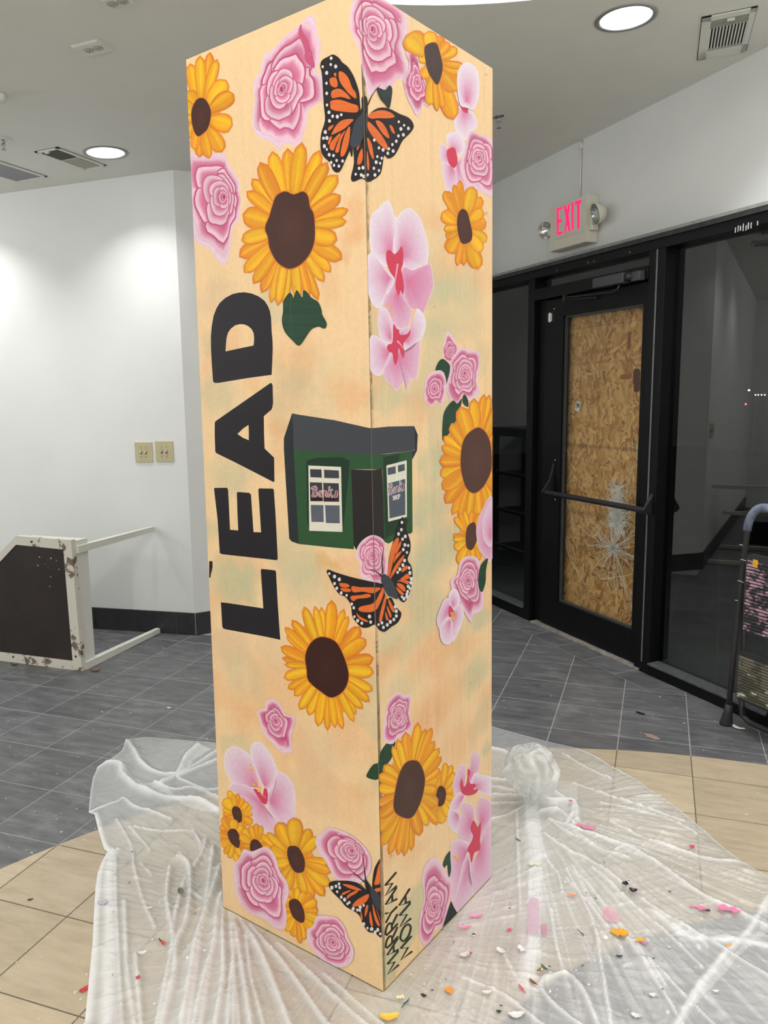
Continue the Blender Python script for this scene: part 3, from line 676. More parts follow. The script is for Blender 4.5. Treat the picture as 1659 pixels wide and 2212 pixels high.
# sprinklers
def sprinkler(px, py, label, concealed=False):
    P = clg(px, py); x, y = P[0], P[1]; z = ceil_z(x, y)
    root = empty('sprinkler_head', (x, y, z), label=label, cat='sprinkler')
    mb = MB(); mb.lathe((x, y, z), [(0.0, -0.006), (0.018, -0.007), (0.034, -0.004), (0.038, 0.001)], 24); mb.build('escutcheon', m_chrome if concealed else mat('white_gloss', (0.7, 0.7, 0.68), 0.3, noise=0.05), root, True)
    mb = MB(); mb.tube([(x, y, z-0.004), (x, y, z-0.022)], 0.009, 12)
    for s_ in (-1, 1): mb.tube([(x+s_*0.008, y, z-0.02), (x+s_*0.013, y, z-0.035), (x+s_*0.004, y, z-0.052)], 0.0022, 6)
    mb.tube([(x, y, z-0.02), (x, y, z-0.05)], 0.003, 8); mb.build('body', m_steel, root, True)
    mb = MB(); mb.lathe((x, y, z-0.055), [(0.0, 0.002), (0.013, 0.001), (0.0135, -0.001), (0.0, -0.002)], 16); mb.build('deflector', m_steel, root, True)
sprinkler(6, 300, 'sprinkler head hanging from the ceiling at the left picture edge')
sprinkler(1078, 253, 'chrome sprinkler head on the ceiling just right of the mural box', True)
P = clg(-4, 206); x, y = P[0], P[1]; z = ceil_z(x, y)
mb = MB(); mb.lathe((x, y, z), [(0.0, -0.03), (0.03, -0.028), (0.035, -0.01), (0.036, 0.001)], 20); tag(mb.build('smoke_detector', MATS['vent_white'], None, True), 'small round ceiling sensor cut by the left picture edge', 'sensor')

# ================================================================ SWITCHES
wn = np.array([-math.sin(wa), math.cos(wa)]); wcn = float(wn@WC); wR = Matrix.Rotation(wa, 3, 'Z')
for (xl, xr, yt, yb), lab in (((290, 328, 955, 999), 'almond double light switch plate, the left one of the pair'), ((334, 373, 953, 998), 'almond double light switch plate, the right one nearer the corner')):
    a = onpl(xl, yt, wn, wcn-0.006); b = onpl(xr, yt, wn, wcn-0.006); c = onpl((xl+xr)/2, yb, wn, wcn-0.006)
    w_ = np.linalg.norm((b-a)[:2]); h_ = a[2]-c[2]; ctr = Vector(((a[0]+b[0])/2, (a[1]+b[1])/2, (a[2]+c[2])/2))
    root = empty('light_switch', tuple(ctr), label=lab, cat='light switch', group='switch plates on the left wall')
    mb = MB(); mb.box(ctr+Vector((wn[0], wn[1], 0))*0.003, (w_, 0.007, h_), rz=wa, bev=0.003); pl = mb.build('plate', m_almond, root)
    for dx in (-0.017, 0.017):
        o_ = ctr+wR @ Vector((dx, -0.003, 0))
        mb = MB(); mb.box(o_, (0.010, 0.004, 0.022), rz=wa); mb.build('switch_slot', mat('slot_dark_brown', (0.10, 0.08, 0.05), 0.7, noise=0.1), root)
        mb = MB(); mb.box(o_+Vector((0, 0, 0.005)), (0.008, 0.020, 0.009), R=wR @ Matrix.Rotation(0.5, 3, 'X'), bev=0.002); mb.build('toggle', mat('toggle_ivory', (0.75, 0.70, 0.55), 0.3, noise=0.03), root)
        for dz in (-0.030, 0.030):
            mb = MB(); mb.lathe(o_+Vector((0, 0, dz)), [(0, 0.003), (0.003, 0.002), (0.0035, 0)], 8, axis=(-wn[0], -wn[1], 0)); mb.build('screw', mat('screw_brown', (0.25, 0.2, 0.12), 0.4, noise=0.1), root)

# ================================================================ EXIT SIGN
D_ = 0.085
tl, zt = tz(1189, 448, D_); tr, zt2 = tz(1268, 420, D_); _, zb = tz(1191, 541, D_)
zt = (zt+zt2)/2; 
_, zb2 = tz(1268, 524, D_); zb = (zb+zb2)/2
root = empty('exit_sign', tuple(sp((tl+tr)/2, 0.0, (zt+zb)/2)), label='illuminated exit sign with pink red letters and two lamp heads', cat='exit sign')
mb = MB(); sbox(mb, tl, tr, zb, zt, 0.0, D_-0.008, bev=0.006); mb.build('housing', m_cream, root)
mb = MB(); sbox(mb, tl+0.002, tr-0.002, zb+0.002, zt-0.002, D_-0.010, D_, bev=0.003); mb.build('face_plate', m_cream, root)
mb = MB(); sbox(mb, tl+0.01, tr-0.01, zb+0.064, zb+0.0655, D_-0.002, D_+0.0004); mb.build('face_seam', mat('seam_grey', (0.35, 0.34, 0.30), 0.7, noise=0.1), root)  # thin darker line across the face
m_exit = mat('exit_letter_glow', (0.9, 0.02, 0.15), 0.5, emit=(1.0, 0.003, 0.13), estr=1.0)
def sgn(poly, name='letter'):
    q = [tz(1150+x/9.2167, 400+y/9.2167, D_+0.001) for x, y in poly]
    mb = MB(); n = len(q); vs = [tuple(sp(t, D_+0.002, z)) for t, z in q]+[tuple(sp(t, D_-0.001, z)) for t, z in q]
    tr_ = tessellate_polygon([[Vector((t, z, 0)) for t, z in q]]); mb.add(vs, [tuple(t) for t in tr_]+[(i, (i+1) % n, n+(i+1) % n, n+i) for i in range(n)])
    return mb.build(name, m_exit, root)
sgn([(485, 460), (592, 432), (592, 470), (520, 490), (520, 690), (580, 675), (580, 735), (520, 752), (520, 935), (598, 912), (600, 965), (490, 1000)])
sgn([(625, 412), (665, 398), (692, 520), (712, 385), (750, 372), (718, 590), (750, 905), (718, 915), (690, 770), (660, 950), (635, 955), (672, 690)])
sgn([(782, 350), (820, 340), (820, 890), (788, 905)])
sgn([(848, 325), (980, 288), (978, 340), (938, 365), (935, 860), (895, 872), (895, 378), (850, 385)])
def head(px, py, r, yawoff, parent_t):
    t, z = tz(px, py, 0.085); c = sp(t, 0.085, z); ax = (Vector((-sn[0], -sn[1], 0))*0.85+Vector((sd[0], sd[1], 0))*yawoff+Vector((0, 0, -0.25))).normalized()
    mb = MB(); mb.lathe(c, [(0.0, -0.055), (r*0.5, -0.05), (r*0.85, -0.025), (r, 0.0), (r*1.03, 0.008), (r*0.93, 0.010)], 28, axis=ax); hd = mb.build('lamp_head', m_cream, root, True)
    mb = MB(); mb.lathe(c, [(r*0.93, 0.008), (r*0.7, -0.008), (r*0.35, -0.022), (r*0.1, -0.028), (0.0, -0.02)], 28, axis=ax); o = mb.build('reflector', m_chrome); o.parent = hd
    mb = MB(); mb.lathe(c, [(0.0, 0.012), (r*0.5, 0.011), (r*0.93, 0.008)], 28, axis=ax); o = mb.build('lens', m_glass2); o.parent = hd
    return c
c1_ = head(1289, 461, 0.060, -0.25, tr); c2_ = head(1180, 497, 0.055, 0.35, tl)
mb = MB(); sbox(mb, tr-0.002, tr+0.03, (zt+zb)/2-0.07, (zt+zb)/2+0.085, 0.02, 0.065, bev=0.006); mb.tube([sp(tr+0.02, 0.045, (zt+zb)/2+0.02), c1_-Vector((-sn[0], -sn[1], 0))*0.02], 0.018, 12); mb.build('lamp_arm', m_cream, root)
mb = MB(); sbox(mb, tl-0.02, tl+0.002, (zt+zb)/2-0.06, (zt+zb)/2+0.06, 0.02, 0.065, bev=0.006); mb.tube([sp(tl-0.01, 0.045, (zt+zb)/2-0.03), c2_-Vector((-sn[0], -sn[1], 0))*0.02], 0.018, 12); mb.build('lamp_arm', m_cream, root)
t, _ = tz(1254, 350, 0.01)
mb = MB(); zc_ = ceil_z(*sp(t)[:2]); mb.tube([sp(t, 0.009, zt-0.02), sp(t, 0.009, zc_)], 0.006, 8); cdt = tag(mb.build('wire_conduit', m_white, None, True), 'thin white wire channel running up from the exit sign', 'conduit')
mb = MB(); sbox(mb, t-0.012, t+0.012, zc_-0.05, zc_-0.02, 0.0, 0.022, bev=0.003); o = mb.build('clip', m_white); o.parent = cdt

# ================================================================ TIPPED TABLE
m_tw = mat('chipped_white_paint', (0.60, 0.57, 0.50), 0.55, noise=0.0, nscale=26, dark=(0.52, 0.49, 0.42), bump=0.3, bscale=80)
def worn(name, base, dark_, scale, thr):
    m = bpy.data.materials.new(name); m.use_nodes = True; nt = m.node_tree; N = nt.nodes; Lk = nt.links; b = N['Principled BSDF']
    tc = N.new('ShaderNodeTexCoord'); n = N.new('ShaderNodeTexNoise'); n.inputs['Scale'].default_value = scale; n.inputs['Detail'].default_value = 7; n.inputs['Roughness'].default_value = 0.7; Lk.new(tc.outputs['Object'], n.inputs[0])
    cr = N.new('ShaderNodeValToRGB'); cr.color_ramp.elements[0].position = thr; cr.color_ramp.elements[0].color = (*dark_, 1); cr.color_ramp.elements[1].position = thr+0.02; cr.color_ramp.elements[1].color = (*base, 1); Lk.new(n.outputs['Fac'], cr.inputs[0])
    Lk.new(cr.outputs[0], b.inputs['Base Color']); b.inputs['Roughness'].default_value = 0.55
    bp = N.new('ShaderNodeBump'); bp.inputs['Distance'].default_value = 0.003; bp.inputs['Strength'].default_value = 0.4; Lk.new(n.outputs['Fac'], bp.inputs['Height']); Lk.new(bp.outputs[0], b.inputs['Normal'])
    return m
m_tw = worn('chipped_white_paint2', (0.62, 0.59, 0.51), (0.16, 0.11, 0.09), 11, 0.405)
m_tlg = worn('leg_white_paint', (0.66, 0.66, 0.60), (0.2, 0.17, 0.14), 9, 0.30)
m_top = mat('dark_brown_table_top', (0.030, 0.021, 0.019), 0.42, noise=0.35, nscale=9)
TX, TY = -3.097, 3.512; TH = 0.775; TWd = 0.98; CUT = 0.42
root = empty('side_table', (TX-0.4, TY+0.3, 0), label='white wooden table with dark brown top tipped on its side', cat='table')
def ppl(x, z, y): return (x, y, z)
rim = [(TX, 0.0), (TX, TH), (TX-0.41, TH), (TX-TWd, TH-0.40), (TX-TWd, 0.30), (TX-TWd+0.02, 0.0)]
rim = [(TX, 0.0), (TX-0.012, TH-0.005), (TX-0.405, TH), (TX-0.86, TH-0.38), (TX-0.86, 0.0)]
inn = [(TX-0.062, 0.055), (TX-0.070, TH-0.062), (TX-0.41, TH-0.052), (TX-0.80, TH-0.38), (TX-0.80, 0.055)]
n = len(rim)
for i in range(n):
    a, b, c, d = rim[i], rim[(i+1) % n], inn[(i+1) % n], inn[i]; mb = MB()
    vs = [(p[0], TY-0.001*(i % 2), p[1]) for p in (a, b, c, d)]+[(p[0], TY+0.035, p[1]) for p in (a, b, c, d)]
    mb.add(vs, [(0, 1, 2, 3), (7, 6, 5, 4)]+[(k, 4+k, 4+(k+1) % 4, (k+1) % 4) for k in range(4)]); mb.build('rim_board', m_tw, root)
mb = MB(); vs = [(p[0], TY+0.004, p[1]) for p in inn]+[(p[0], TY+0.030, p[1]) for p in inn]
mb.add(vs, [tuple(range(n)), tuple(range(n, 2*n))[::-1]]+[(k, n+k, n+(k+1) % n, (k+1) % n) for k in range(n)]); mb.build('table_top', m_top, root)
mb = MB(); mb.box((TX-0.025, TY+0.085, TH/2), (0.022, 0.10, TH-0.03), bev=0.003); mb.build('apron', m_tlg, root)
mb = MB(); mb.box((TX-0.40, TY+0.085, 0.02), (0.72, 0.10, 0.022), bev=0.003); mb.build('apron', m_tlg, root)
mb = MB(); mb.box((TX-0.22, TY+0.085, TH-0.03), (0.38, 0.10, 0.022), bev=0.003); mb.build('apron', m_tlg, root)
for (x, z) in ((TX-0.015, 0.016), (TX-0.015, TH-0.07), (TX-0.80, 0.016), (TX-0.80, 0.36)):
    mb = MB(); y0, y1 = TY+0.035, (4.27 if x > TX-0.3 else 4.17)
    vs = [(x+sx*w/2, y, z+0.004+sz*w/2+ (0 if y == y0 else 0)) for y, w in ((y0, 0.042), (y1, 0.032)) for sx, sz in ((-1, -1), (1, -1), (1, 1), (-1, 1))]
    mb.add(vs, [(0, 1, 2, 3), (7, 6, 5, 4)]+[(k, 4+k, 4+(k+1) % 4, (k+1) % 4) for k in range(4)]); lg = mb.build('leg', m_tlg, root)
for (x, z) in ((TX-0.037, 0.085), (TX-0.29, TH-0.028), (TX-0.50, 0.035)):
    mb = MB(); mb.lathe((x, TY-0.001, z), [(0.0, 0.001), (0.006, 0.0012), (0.007, 0)], 10, axis=(0, -1, 0)); mb.build('screw_hole', m_dark, root)
mb = MB()
for k in range(9):
    x = TX-0.1-abs(RNG.normal(0, 0.13)); z = TH-0.08-abs(RNG.normal(0, 0.12)) if k < 11 else RNG.uniform(0.1, 0.5); r = RNG.uniform(0.0015, 0.005)
    mb.lathe((x, TY+0.0037, z), [(0.0, 0.0006), (r, 0.0004), (r*1.1, 0)], 7, axis=(0, -1, 0))
mb.build('paint_drips', m_white, root)

# ================================================================ FOLDED STEP STOOL
TO = SCc-float(sn@np.array([0.365, 3.832])); 
def sq(px, py, extra=0.0): return tz(px, py, TO+extra)
def sps(t, z, extra=0.0): return sp(t, TO+extra, z)
t0, _ = sq(1568, 1560); m_stb = worn('paint_splattered_black', (0.018, 0.018, 0.020), (0.35, 0.33, 0.33), 30, 0.30)
root = empty('step_stool', tuple(sps(t0+0.2, 0)), label='folded black metal step stool splattered with paint', cat='step stool')
zT = 0.93; tT = sq(1614, 1150)[0]; Wd = 0.42
rail = [sps(t0+0.012, 0.06), sps(t0+0.02, 0.30), sps(tT-0.02, 0.65), sps(tT, zT)]
mb = MB(); mb.tube(rail+[sps(tT+0.004, zT+0.01)], 0.013, 12); mb.build('front_rail', m_stb, root, True)
mb = MB(); mb.tube([sps(t0+0.012+Wd, 0.06), sps(t0+0.004+Wd, 0.30), sps(tT+Wd-0.05, 0.65), sps(tT+Wd-0.07, zT)], 0.013, 12); mb.build('front_rail', m_stb, root, True)
arc = []
for k in range(17):
    a = PI-PI*k/16; arc.append(sps(tT+0.085+0.085*math.cos(a) if k <= 8 else tT+Wd-0.07-0.085+0.085*math.cos(a), zT+0.01+0.115*math.sin(a)))
mb = MB(); mb.tube(arc, 0.019, 14); mb.build('handle', mat('blue_grey_grip', (0.06, 0.075, 0.13), 0.2, noise=0.0, nscale=14, dark=(0.22, 0.25, 0.33)), root, True)
for dt in (0.0, Wd):
    mb = MB(); mb.tube([sps(t0+dt, 0.0), sps(t0+dt+0.004, 0.012), sps(t0+dt+0.009, 0.07), sps(t0+dt+0.012, 0.105)], [0.030, 0.029, 0.019, 0.017], 14); mb.build('rubber_foot', m_stb, root, True)
def tread(ta, tb_, z0, z1, name, m, ns, tilt=0.0):
    mb = MB(); w2_ = tb_-ta
    # rounded plate
    pr = []; r = 0.025
    for cx, cz, a0 in ((ta+r, z1-r, PI/2), (ta+r, z0+r, PI), (tb_-r, z0+r, 1.5*PI), (tb_-r, z1-r, 0)):
        for q in range(5): a = a0+PI/2*q/4; pr.append((cx+r*math.cos(a), cz+r*math.sin(a)))
    n = len(pr); vs = [tuple(sps(t, z, 0.038)) for t, z in pr]+[tuple(sps(t, z, 0.010)) for t, z in pr]
    mb.add(vs, [tuple(range(n)), tuple(range(n, 2*n))[::-1]]+[(k, n+k, n+(k+1) % n, (k+1) % n) for k in range(n)])
    o = mb.build(name, m_stb, root)
    mb = MB()
    for k in range(ns):
        z = z0+0.018+(z1-z0-0.05)*k/(ns-1); mb.box(sps((ta+tb_)/2, z, 0.040), (w2_-0.02, 0.006, (z1-z0)/ns*0.58), rz=SA)
    rb = mb.build('tread_ribs', m, None); rb.parent = o; rb['kind'] = 'stuff'
    return o
def splat_mat(name, base, cols):
    m = bpy.data.materials.new(name); m.use_nodes = True; nt = m.node_tree; N = nt.nodes; Lk = nt.links; b = N['Principled BSDF']
    tc = N.new('ShaderNodeTexCoord'); src = None; prev = base
    for i, (c, sc, thr) in enumerate(cols):
        mp = N.new('ShaderNodeMapping'); mp.inputs['Location'].default_value = (i*3.1+1.3, i*1.7, i*0.9); mp.inputs['Scale'].default_value = (1, 1, 1.6); Lk.new(tc.outputs['Object'], mp.inputs[0])
        n = N.new('ShaderNodeTexNoise'); n.inputs['Scale'].default_value = sc; n.inputs['Detail'].default_value = 8; n.inputs['Roughness'].default_value = 0.72; Lk.new(mp.outputs[0], n.inputs[0])
        r = N.new('ShaderNodeMapRange'); r.inputs['From Min'].default_value = thr; r.inputs['From Max'].default_value = thr+0.015; Lk.new(n.outputs['Fac'], r.inputs['Value'])
        mx = N.new('ShaderNodeMix'); mx.data_type = 'RGBA'; Lk.new(r.outputs[0], mx.inputs[0])
        if src: Lk.new(src, mx.inputs[6])
        else: mx.inputs[6].default_value = (*base, 1)
        mx.inputs[7].default_value = (*c, 1); src = mx.outputs[2]
    Lk.new(src, b.inputs['Base Color']); b.inputs['Roughness'].default_value = 0.6
    return m
m_tr1 = splat_mat('pink_splattered_tread', (0.022, 0.022, 0.024), [((0.46, 0.27, 0.35), 9, 0.47), ((0.03, 0.03, 0.035), 26, 0.52), ((0.05, 0.05, 0.20), 9, 0.66), ((0.60, 0.55, 0.57), 24, 0.64)])
m_tr2 = splat_mat('cream_splattered_tread', (0.07, 0.065, 0.045), [((0.16, 0.15, 0.11), 9, 0.5), ((0.62, 0.58, 0.50), 13, 0.60), ((0.65, 0.15, 0.09), 20, 0.70)])
ta, _ = sq(1606, 1300, 0.038)
o = tread(ta, ta+0.36, 0.485, 0.845, 'tread', m_tr1, 22)
o['label'] = 'pink splattered upper tread'
ta2, _ = sq(1592, 1450, 0.038)
o = tread(ta2, ta2+0.38, 0.165, 0.40, 'tread', m_tr2, 15); o['label'] = 'cream splattered lower tread'
mb = MB(); tb_ = sq(1603, 1480, -0.05)[0]
for dt in (0, Wd-0.08): mb.tube([sps(tb_+dt+0.012, 0.62, -0.02), sps(tb_+dt, 0.30, -0.05), sps(tb_+dt, 0.13, -0.05), sps(tb_+dt+0.02, 0.045, -0.05)], 0.012, 10)
mb.build('rear_leg', m_stb, root, True)
mb = MB(); mb.tube([sps(tb_, 0.13, -0.05), sps(tb_+0.012, 0.055, -0.05), sps(tb_+0.05, 0.035, -0.05), sps(tb_+Wd-0.1, 0.035, -0.05), sps(tb_+Wd-0.08, 0.13, -0.05)], 0.014, 10); mb.build('rear_foot_bar', m_stb, root, True)
for q, (x, y) in enumerate(((1600, 1180), (1602, 1212), (1596, 1258), (1590, 1300))):
    t, z = sq(x, y, 0.014); mb = MB(); rr_ = 0.0145; mb.tube([sps(t+rr_*math.cos(a), z+0.012*math.sin(a)*0.6, rr_*abs(math.sin(a))*0.95) for a in [PI*k/8 for k in range(9)]], 0.0013, 5); mb.build('paint_drip', m_white, root)
t, z = sq(1632, 1217, 0.043); mb = MB(); sbox(mb, t-0.012, t+0.012, z-0.018, z+0.016, TO+0.043, TO+0.0455); mb.build('yellow_sticker', mat('sticker_yellow', (0.8, 0.45, 0.03), 0.5, noise=0.3, nscale=60), root)

# ================================================================ THINGS SEEN ONLY AS REFLECTIONS IN THE DARK GLASS (they stand in the hall behind the mural box)
def shelf_rack():
    c = np.array([-2.05, 5.72]); root = empty('shelf_rack', (c[0], c[1], 0), label='black open shelf rack seen reflected in the left sidelight glass', cat='shelf')
    a = math.radians(-45); Rz = Matrix.Rotation(a, 3, 'Z')
    P = lambda x, y, z: tuple(Vector((c[0], c[1], 0))+Rz @ Vector((x, y, z)))
    for sx in (-1, 1):
        for sy in (-1, 1): mb = MB(); mb.box(P(sx*0.26, sy*0.14, 0.62), (0.035, 0.035, 1.24), rz=a); mb.build('post', m_black, root)
    for z in (0.24, 0.56, 0.88):
        mb = MB(); mb.box(P(0, 0, z), (0.52, 0.30, 0.02), rz=a)
        sh = mb.build('shelf', m_black, root)
        mb = MB(); mb.box(P(0, -0.152, z+0.02), (0.48, 0.01, 0.012), rz=a); mb.box(P(0, -0.152, z-0.012), (0.48, 0.01, 0.012), rz=a)
        mb.box(P(0, 0.152, z+0.02), (0.48, 0.01, 0.012), rz=a); o = mb.build('shelf_edge', m_white); o.parent = sh
    mb = MB(); mb.box(P(0, 0, 1.24), (0.58, 0.34, 0.07), rz=a); mb.build('top', m_blk2, root)
shelf_rack()
c = (-2.16, 4.80); root = empty('cardboard_box', (c[0], c[1], 0), label='brown cardboard box seen reflected low in the right glass', cat='box')
mb = MB(); mb.box((c[0], c[1], 0.16), (0.22, 0.30, 0.32), rz=0.9, bev=0.004); mb.build('carton', mat('cardboard', (0.35, 0.22, 0.11), 0.8, noise=0.1), root)
mb = MB(); mb.box((c[0], c[1], 0.321), (0.05, 0.30, 0.002), rz=0.9); mb.build('packing_tape', mat('tape_tan', (0.45, 0.33, 0.18), 0.3, noise=0.1), root)
c = (-4.45, 3.75); root = empty('printer', (c[0], c[1], 0), label='black box shaped machine seen reflected in the right glass', cat='printer')
mb = MB(); mb.box((c[0], c[1], 0.11), (0.5, 0.34, 0.2), rz=wa, bev=0.02); mb.build('body', m_black, root)
mb = MB(); mb.box((c[0], c[1]-0.01, 0.225), (0.46, 0.32, 0.03), rz=wa, bev=0.01); mb.build('lid', m_blk2, root)
# ================================================================ THE MURAL BOX
CA = fl(828, 2144)[:2]; CL_ = fl(482, 1960)[:2]; CR_ = fl(1060, 1895)[:2]
aL = math.radians(163.78); aR = math.radians(73.78); CW = 0.607; CH = 2.452
dL = np.array([math.cos(aL), math.sin(aL)]); dR = np.array([math.cos(aR), math.sin(aR)])   # left face runs along dL, right face along dR from the near corner
nL = -dR; nRn = -dL                                                                   # outward normals
CC = CA+dL*CW/2+dR*CW/2
box_ = empty('mural_box', (CC[0], CC[1], 0), label='tall square plywood box painted with flowers, butterflies and the word LEAD', cat='painted box')
BASE_Z = 0.004
TN = fl(780, -32, CH)          # the box leans a little, so its top corners are not plumb over the bottom ones
QN = np.array([CA[0], CA[1], 0.0]); QL = np.array([*(CA+dL*CW), 0.0]); QR = np.array([*(CA+dR*CW), 0.0])
def hitpl(x, y, a, b, c):
    n = np.cross(b-a, c-a); d = ray(x, y); return CP+d*((n@(a-CP))/(n@d))
TL = hitpl(402, 129, QN, QL, TN); TR = hitpl(1064, 148, QN, QR, TN)
def patch(face, s, z):
    s = np.asarray(s, float); z = np.asarray(z, float); v = (z/CH)[..., None]; u = (s/CW)[..., None]
    near = QN*(1-v)+TN*v; far = (QL*(1-v)+TL*v) if face == 'L' else (QR*(1-v)+TR*v)
    return near*(1-u)+far*u
def proj_a(P):
    d = P-CP; w = d@fw; return np.stack([829.5+FPX*(d@rt)/w, 1106-FPX*(d@up)/w], -1)
def face_arr(face, pts):
    """where on the face a seen point lies: Newton on the slightly warped board"""
    pts = np.asarray(pts, float); s = np.full(len(pts), CW/2); z = np.full(len(pts), CH/2); e = 1e-4
    for _ in range(9):
        q = proj_a(patch(face, s, z)); a = (proj_a(patch(face, s+e, z))-q)/e; b = (proj_a(patch(face, s, z+e))-q)/e; r_ = pts-q
        det = a[:, 0]*b[:, 1]-a[:, 1]*b[:, 0]; s = s+np.clip((r_[:, 0]*b[:, 1]-r_[:, 1]*b[:, 0])/det, -0.5, 0.5); z = z+np.clip((a[:, 0]*r_[:, 1]-a[:, 1]*r_[:, 0])/det, -1, 1)
    return s, z
def face_sz(face, px, py):
    s, z = face_arr(face, [(px, py)]); return float(s[0]), float(z[0])
_n = lambda v: v/np.linalg.norm(v)
NRM = {'L': _n(np.cross(TN-QN, QL-QN)), 'R': _n(np.cross(QR-QN, TN-QN))}
CC3 = np.array([CC[0], CC[1], 0.0])
def face_pts(face, s, z, off): return patch(face, s, z)+NRM[face]*np.asarray(off, float)[..., None]-CC3
def face_pt(face, s, z, off=0.0): return tuple(patch(face, s, z)+NRM[face]*off-CC3)
S_MIN = {'L': 0.0, 'R': 0.0012}

# panels: each a real board whose front carries the background pigment
CREAM = np.array(srgb(233, 199, 154)); ORNG = np.array(srgb(224, 164, 116)); SAGE = np.array(srgb(184, 184, 150)); CREAM2 = np.array(srgb(216, 188, 152))
blobs = [  # px, py, radius px, colour, strength
 (770, 450, 26, 'o', .5), (760, 500, 34, 'o', .6), (745, 560, 26, 'o', .45), (715, 620, 40, 'o', .3), (640, 780, 60, 'o', .4), (625, 810, 40, 's', .3), (700, 830, 60, 's', .25), (760, 860, 45, 'o', .45), (600, 920, 25, 'o', .4),
 (455, 740, 30, 's', .35), (475, 850, 50, 's', .5), (470, 640, 50, 'd', .5), (500, 1030, 50, 's', .5), (455, 1150, 30, 's', .5), (505, 1260, 55, 's', .75), (530, 1230, 30, 's', .5), (640, 1210, 60, 's', .45), (700, 1215, 22, 'b', .55), (660, 1260, 60, 's', .4), (500, 1400, 50, 'd', .6), (520, 1460, 50, 's', .3), (530, 1560, 40, 'o', .4), (600, 1420, 40, 'd', .3), (690, 1620, 60, 'd', .4), (680, 1700, 60, 'd', .4), (750, 1580, 60, 'o', .35), (790, 1720, 30, 'o', .3),
 (930, 480, 30, 'o', .4), (945, 620, 50, 's', .55), (1000, 620, 50, 's', .5), (975, 560, 40, 'o', .3), (1040, 600, 30, 'o', .3), (950, 700, 40, 's', .5), (1010, 690, 40, 's', .35), (830, 860, 40, 's', .55), (900, 880, 40, 'o', .35), (870, 850, 30, 's', .3), (935, 1000, 40, 's', .55), (925, 1100, 50, 's', .7), (950, 1180, 55, 's', .75), (900, 1250, 60, 's', .55), (930, 1320, 50, 's', .55), (1040, 1330, 30, 's', .6), (1030, 1450, 35, 's', .6), (870, 1390, 40, 's', .45), (840, 1420, 35, 'o', .45), (940, 1400, 50, 'o', .45), (1000, 1400, 35, 'o', .35), (960, 1500, 50, 'o', .4), (930, 1560, 50, 'o', .35), (990, 1600, 45, 'o', .35), (870, 1480, 40, 's', .3), (1050, 1620, 14, 's', .6), (850, 1830, 30, 'o', .35), (895, 1840, 30, 'o', .3),
 (890, 1950, 32, 's', .7), (890, 2000, 34, 's', .7), (850, 2060, 40, 's', .75), (840, 2110, 20, 's', .7), (860, 1980, 20, 's', .5), (840, 1960, 20, 's', .4)]
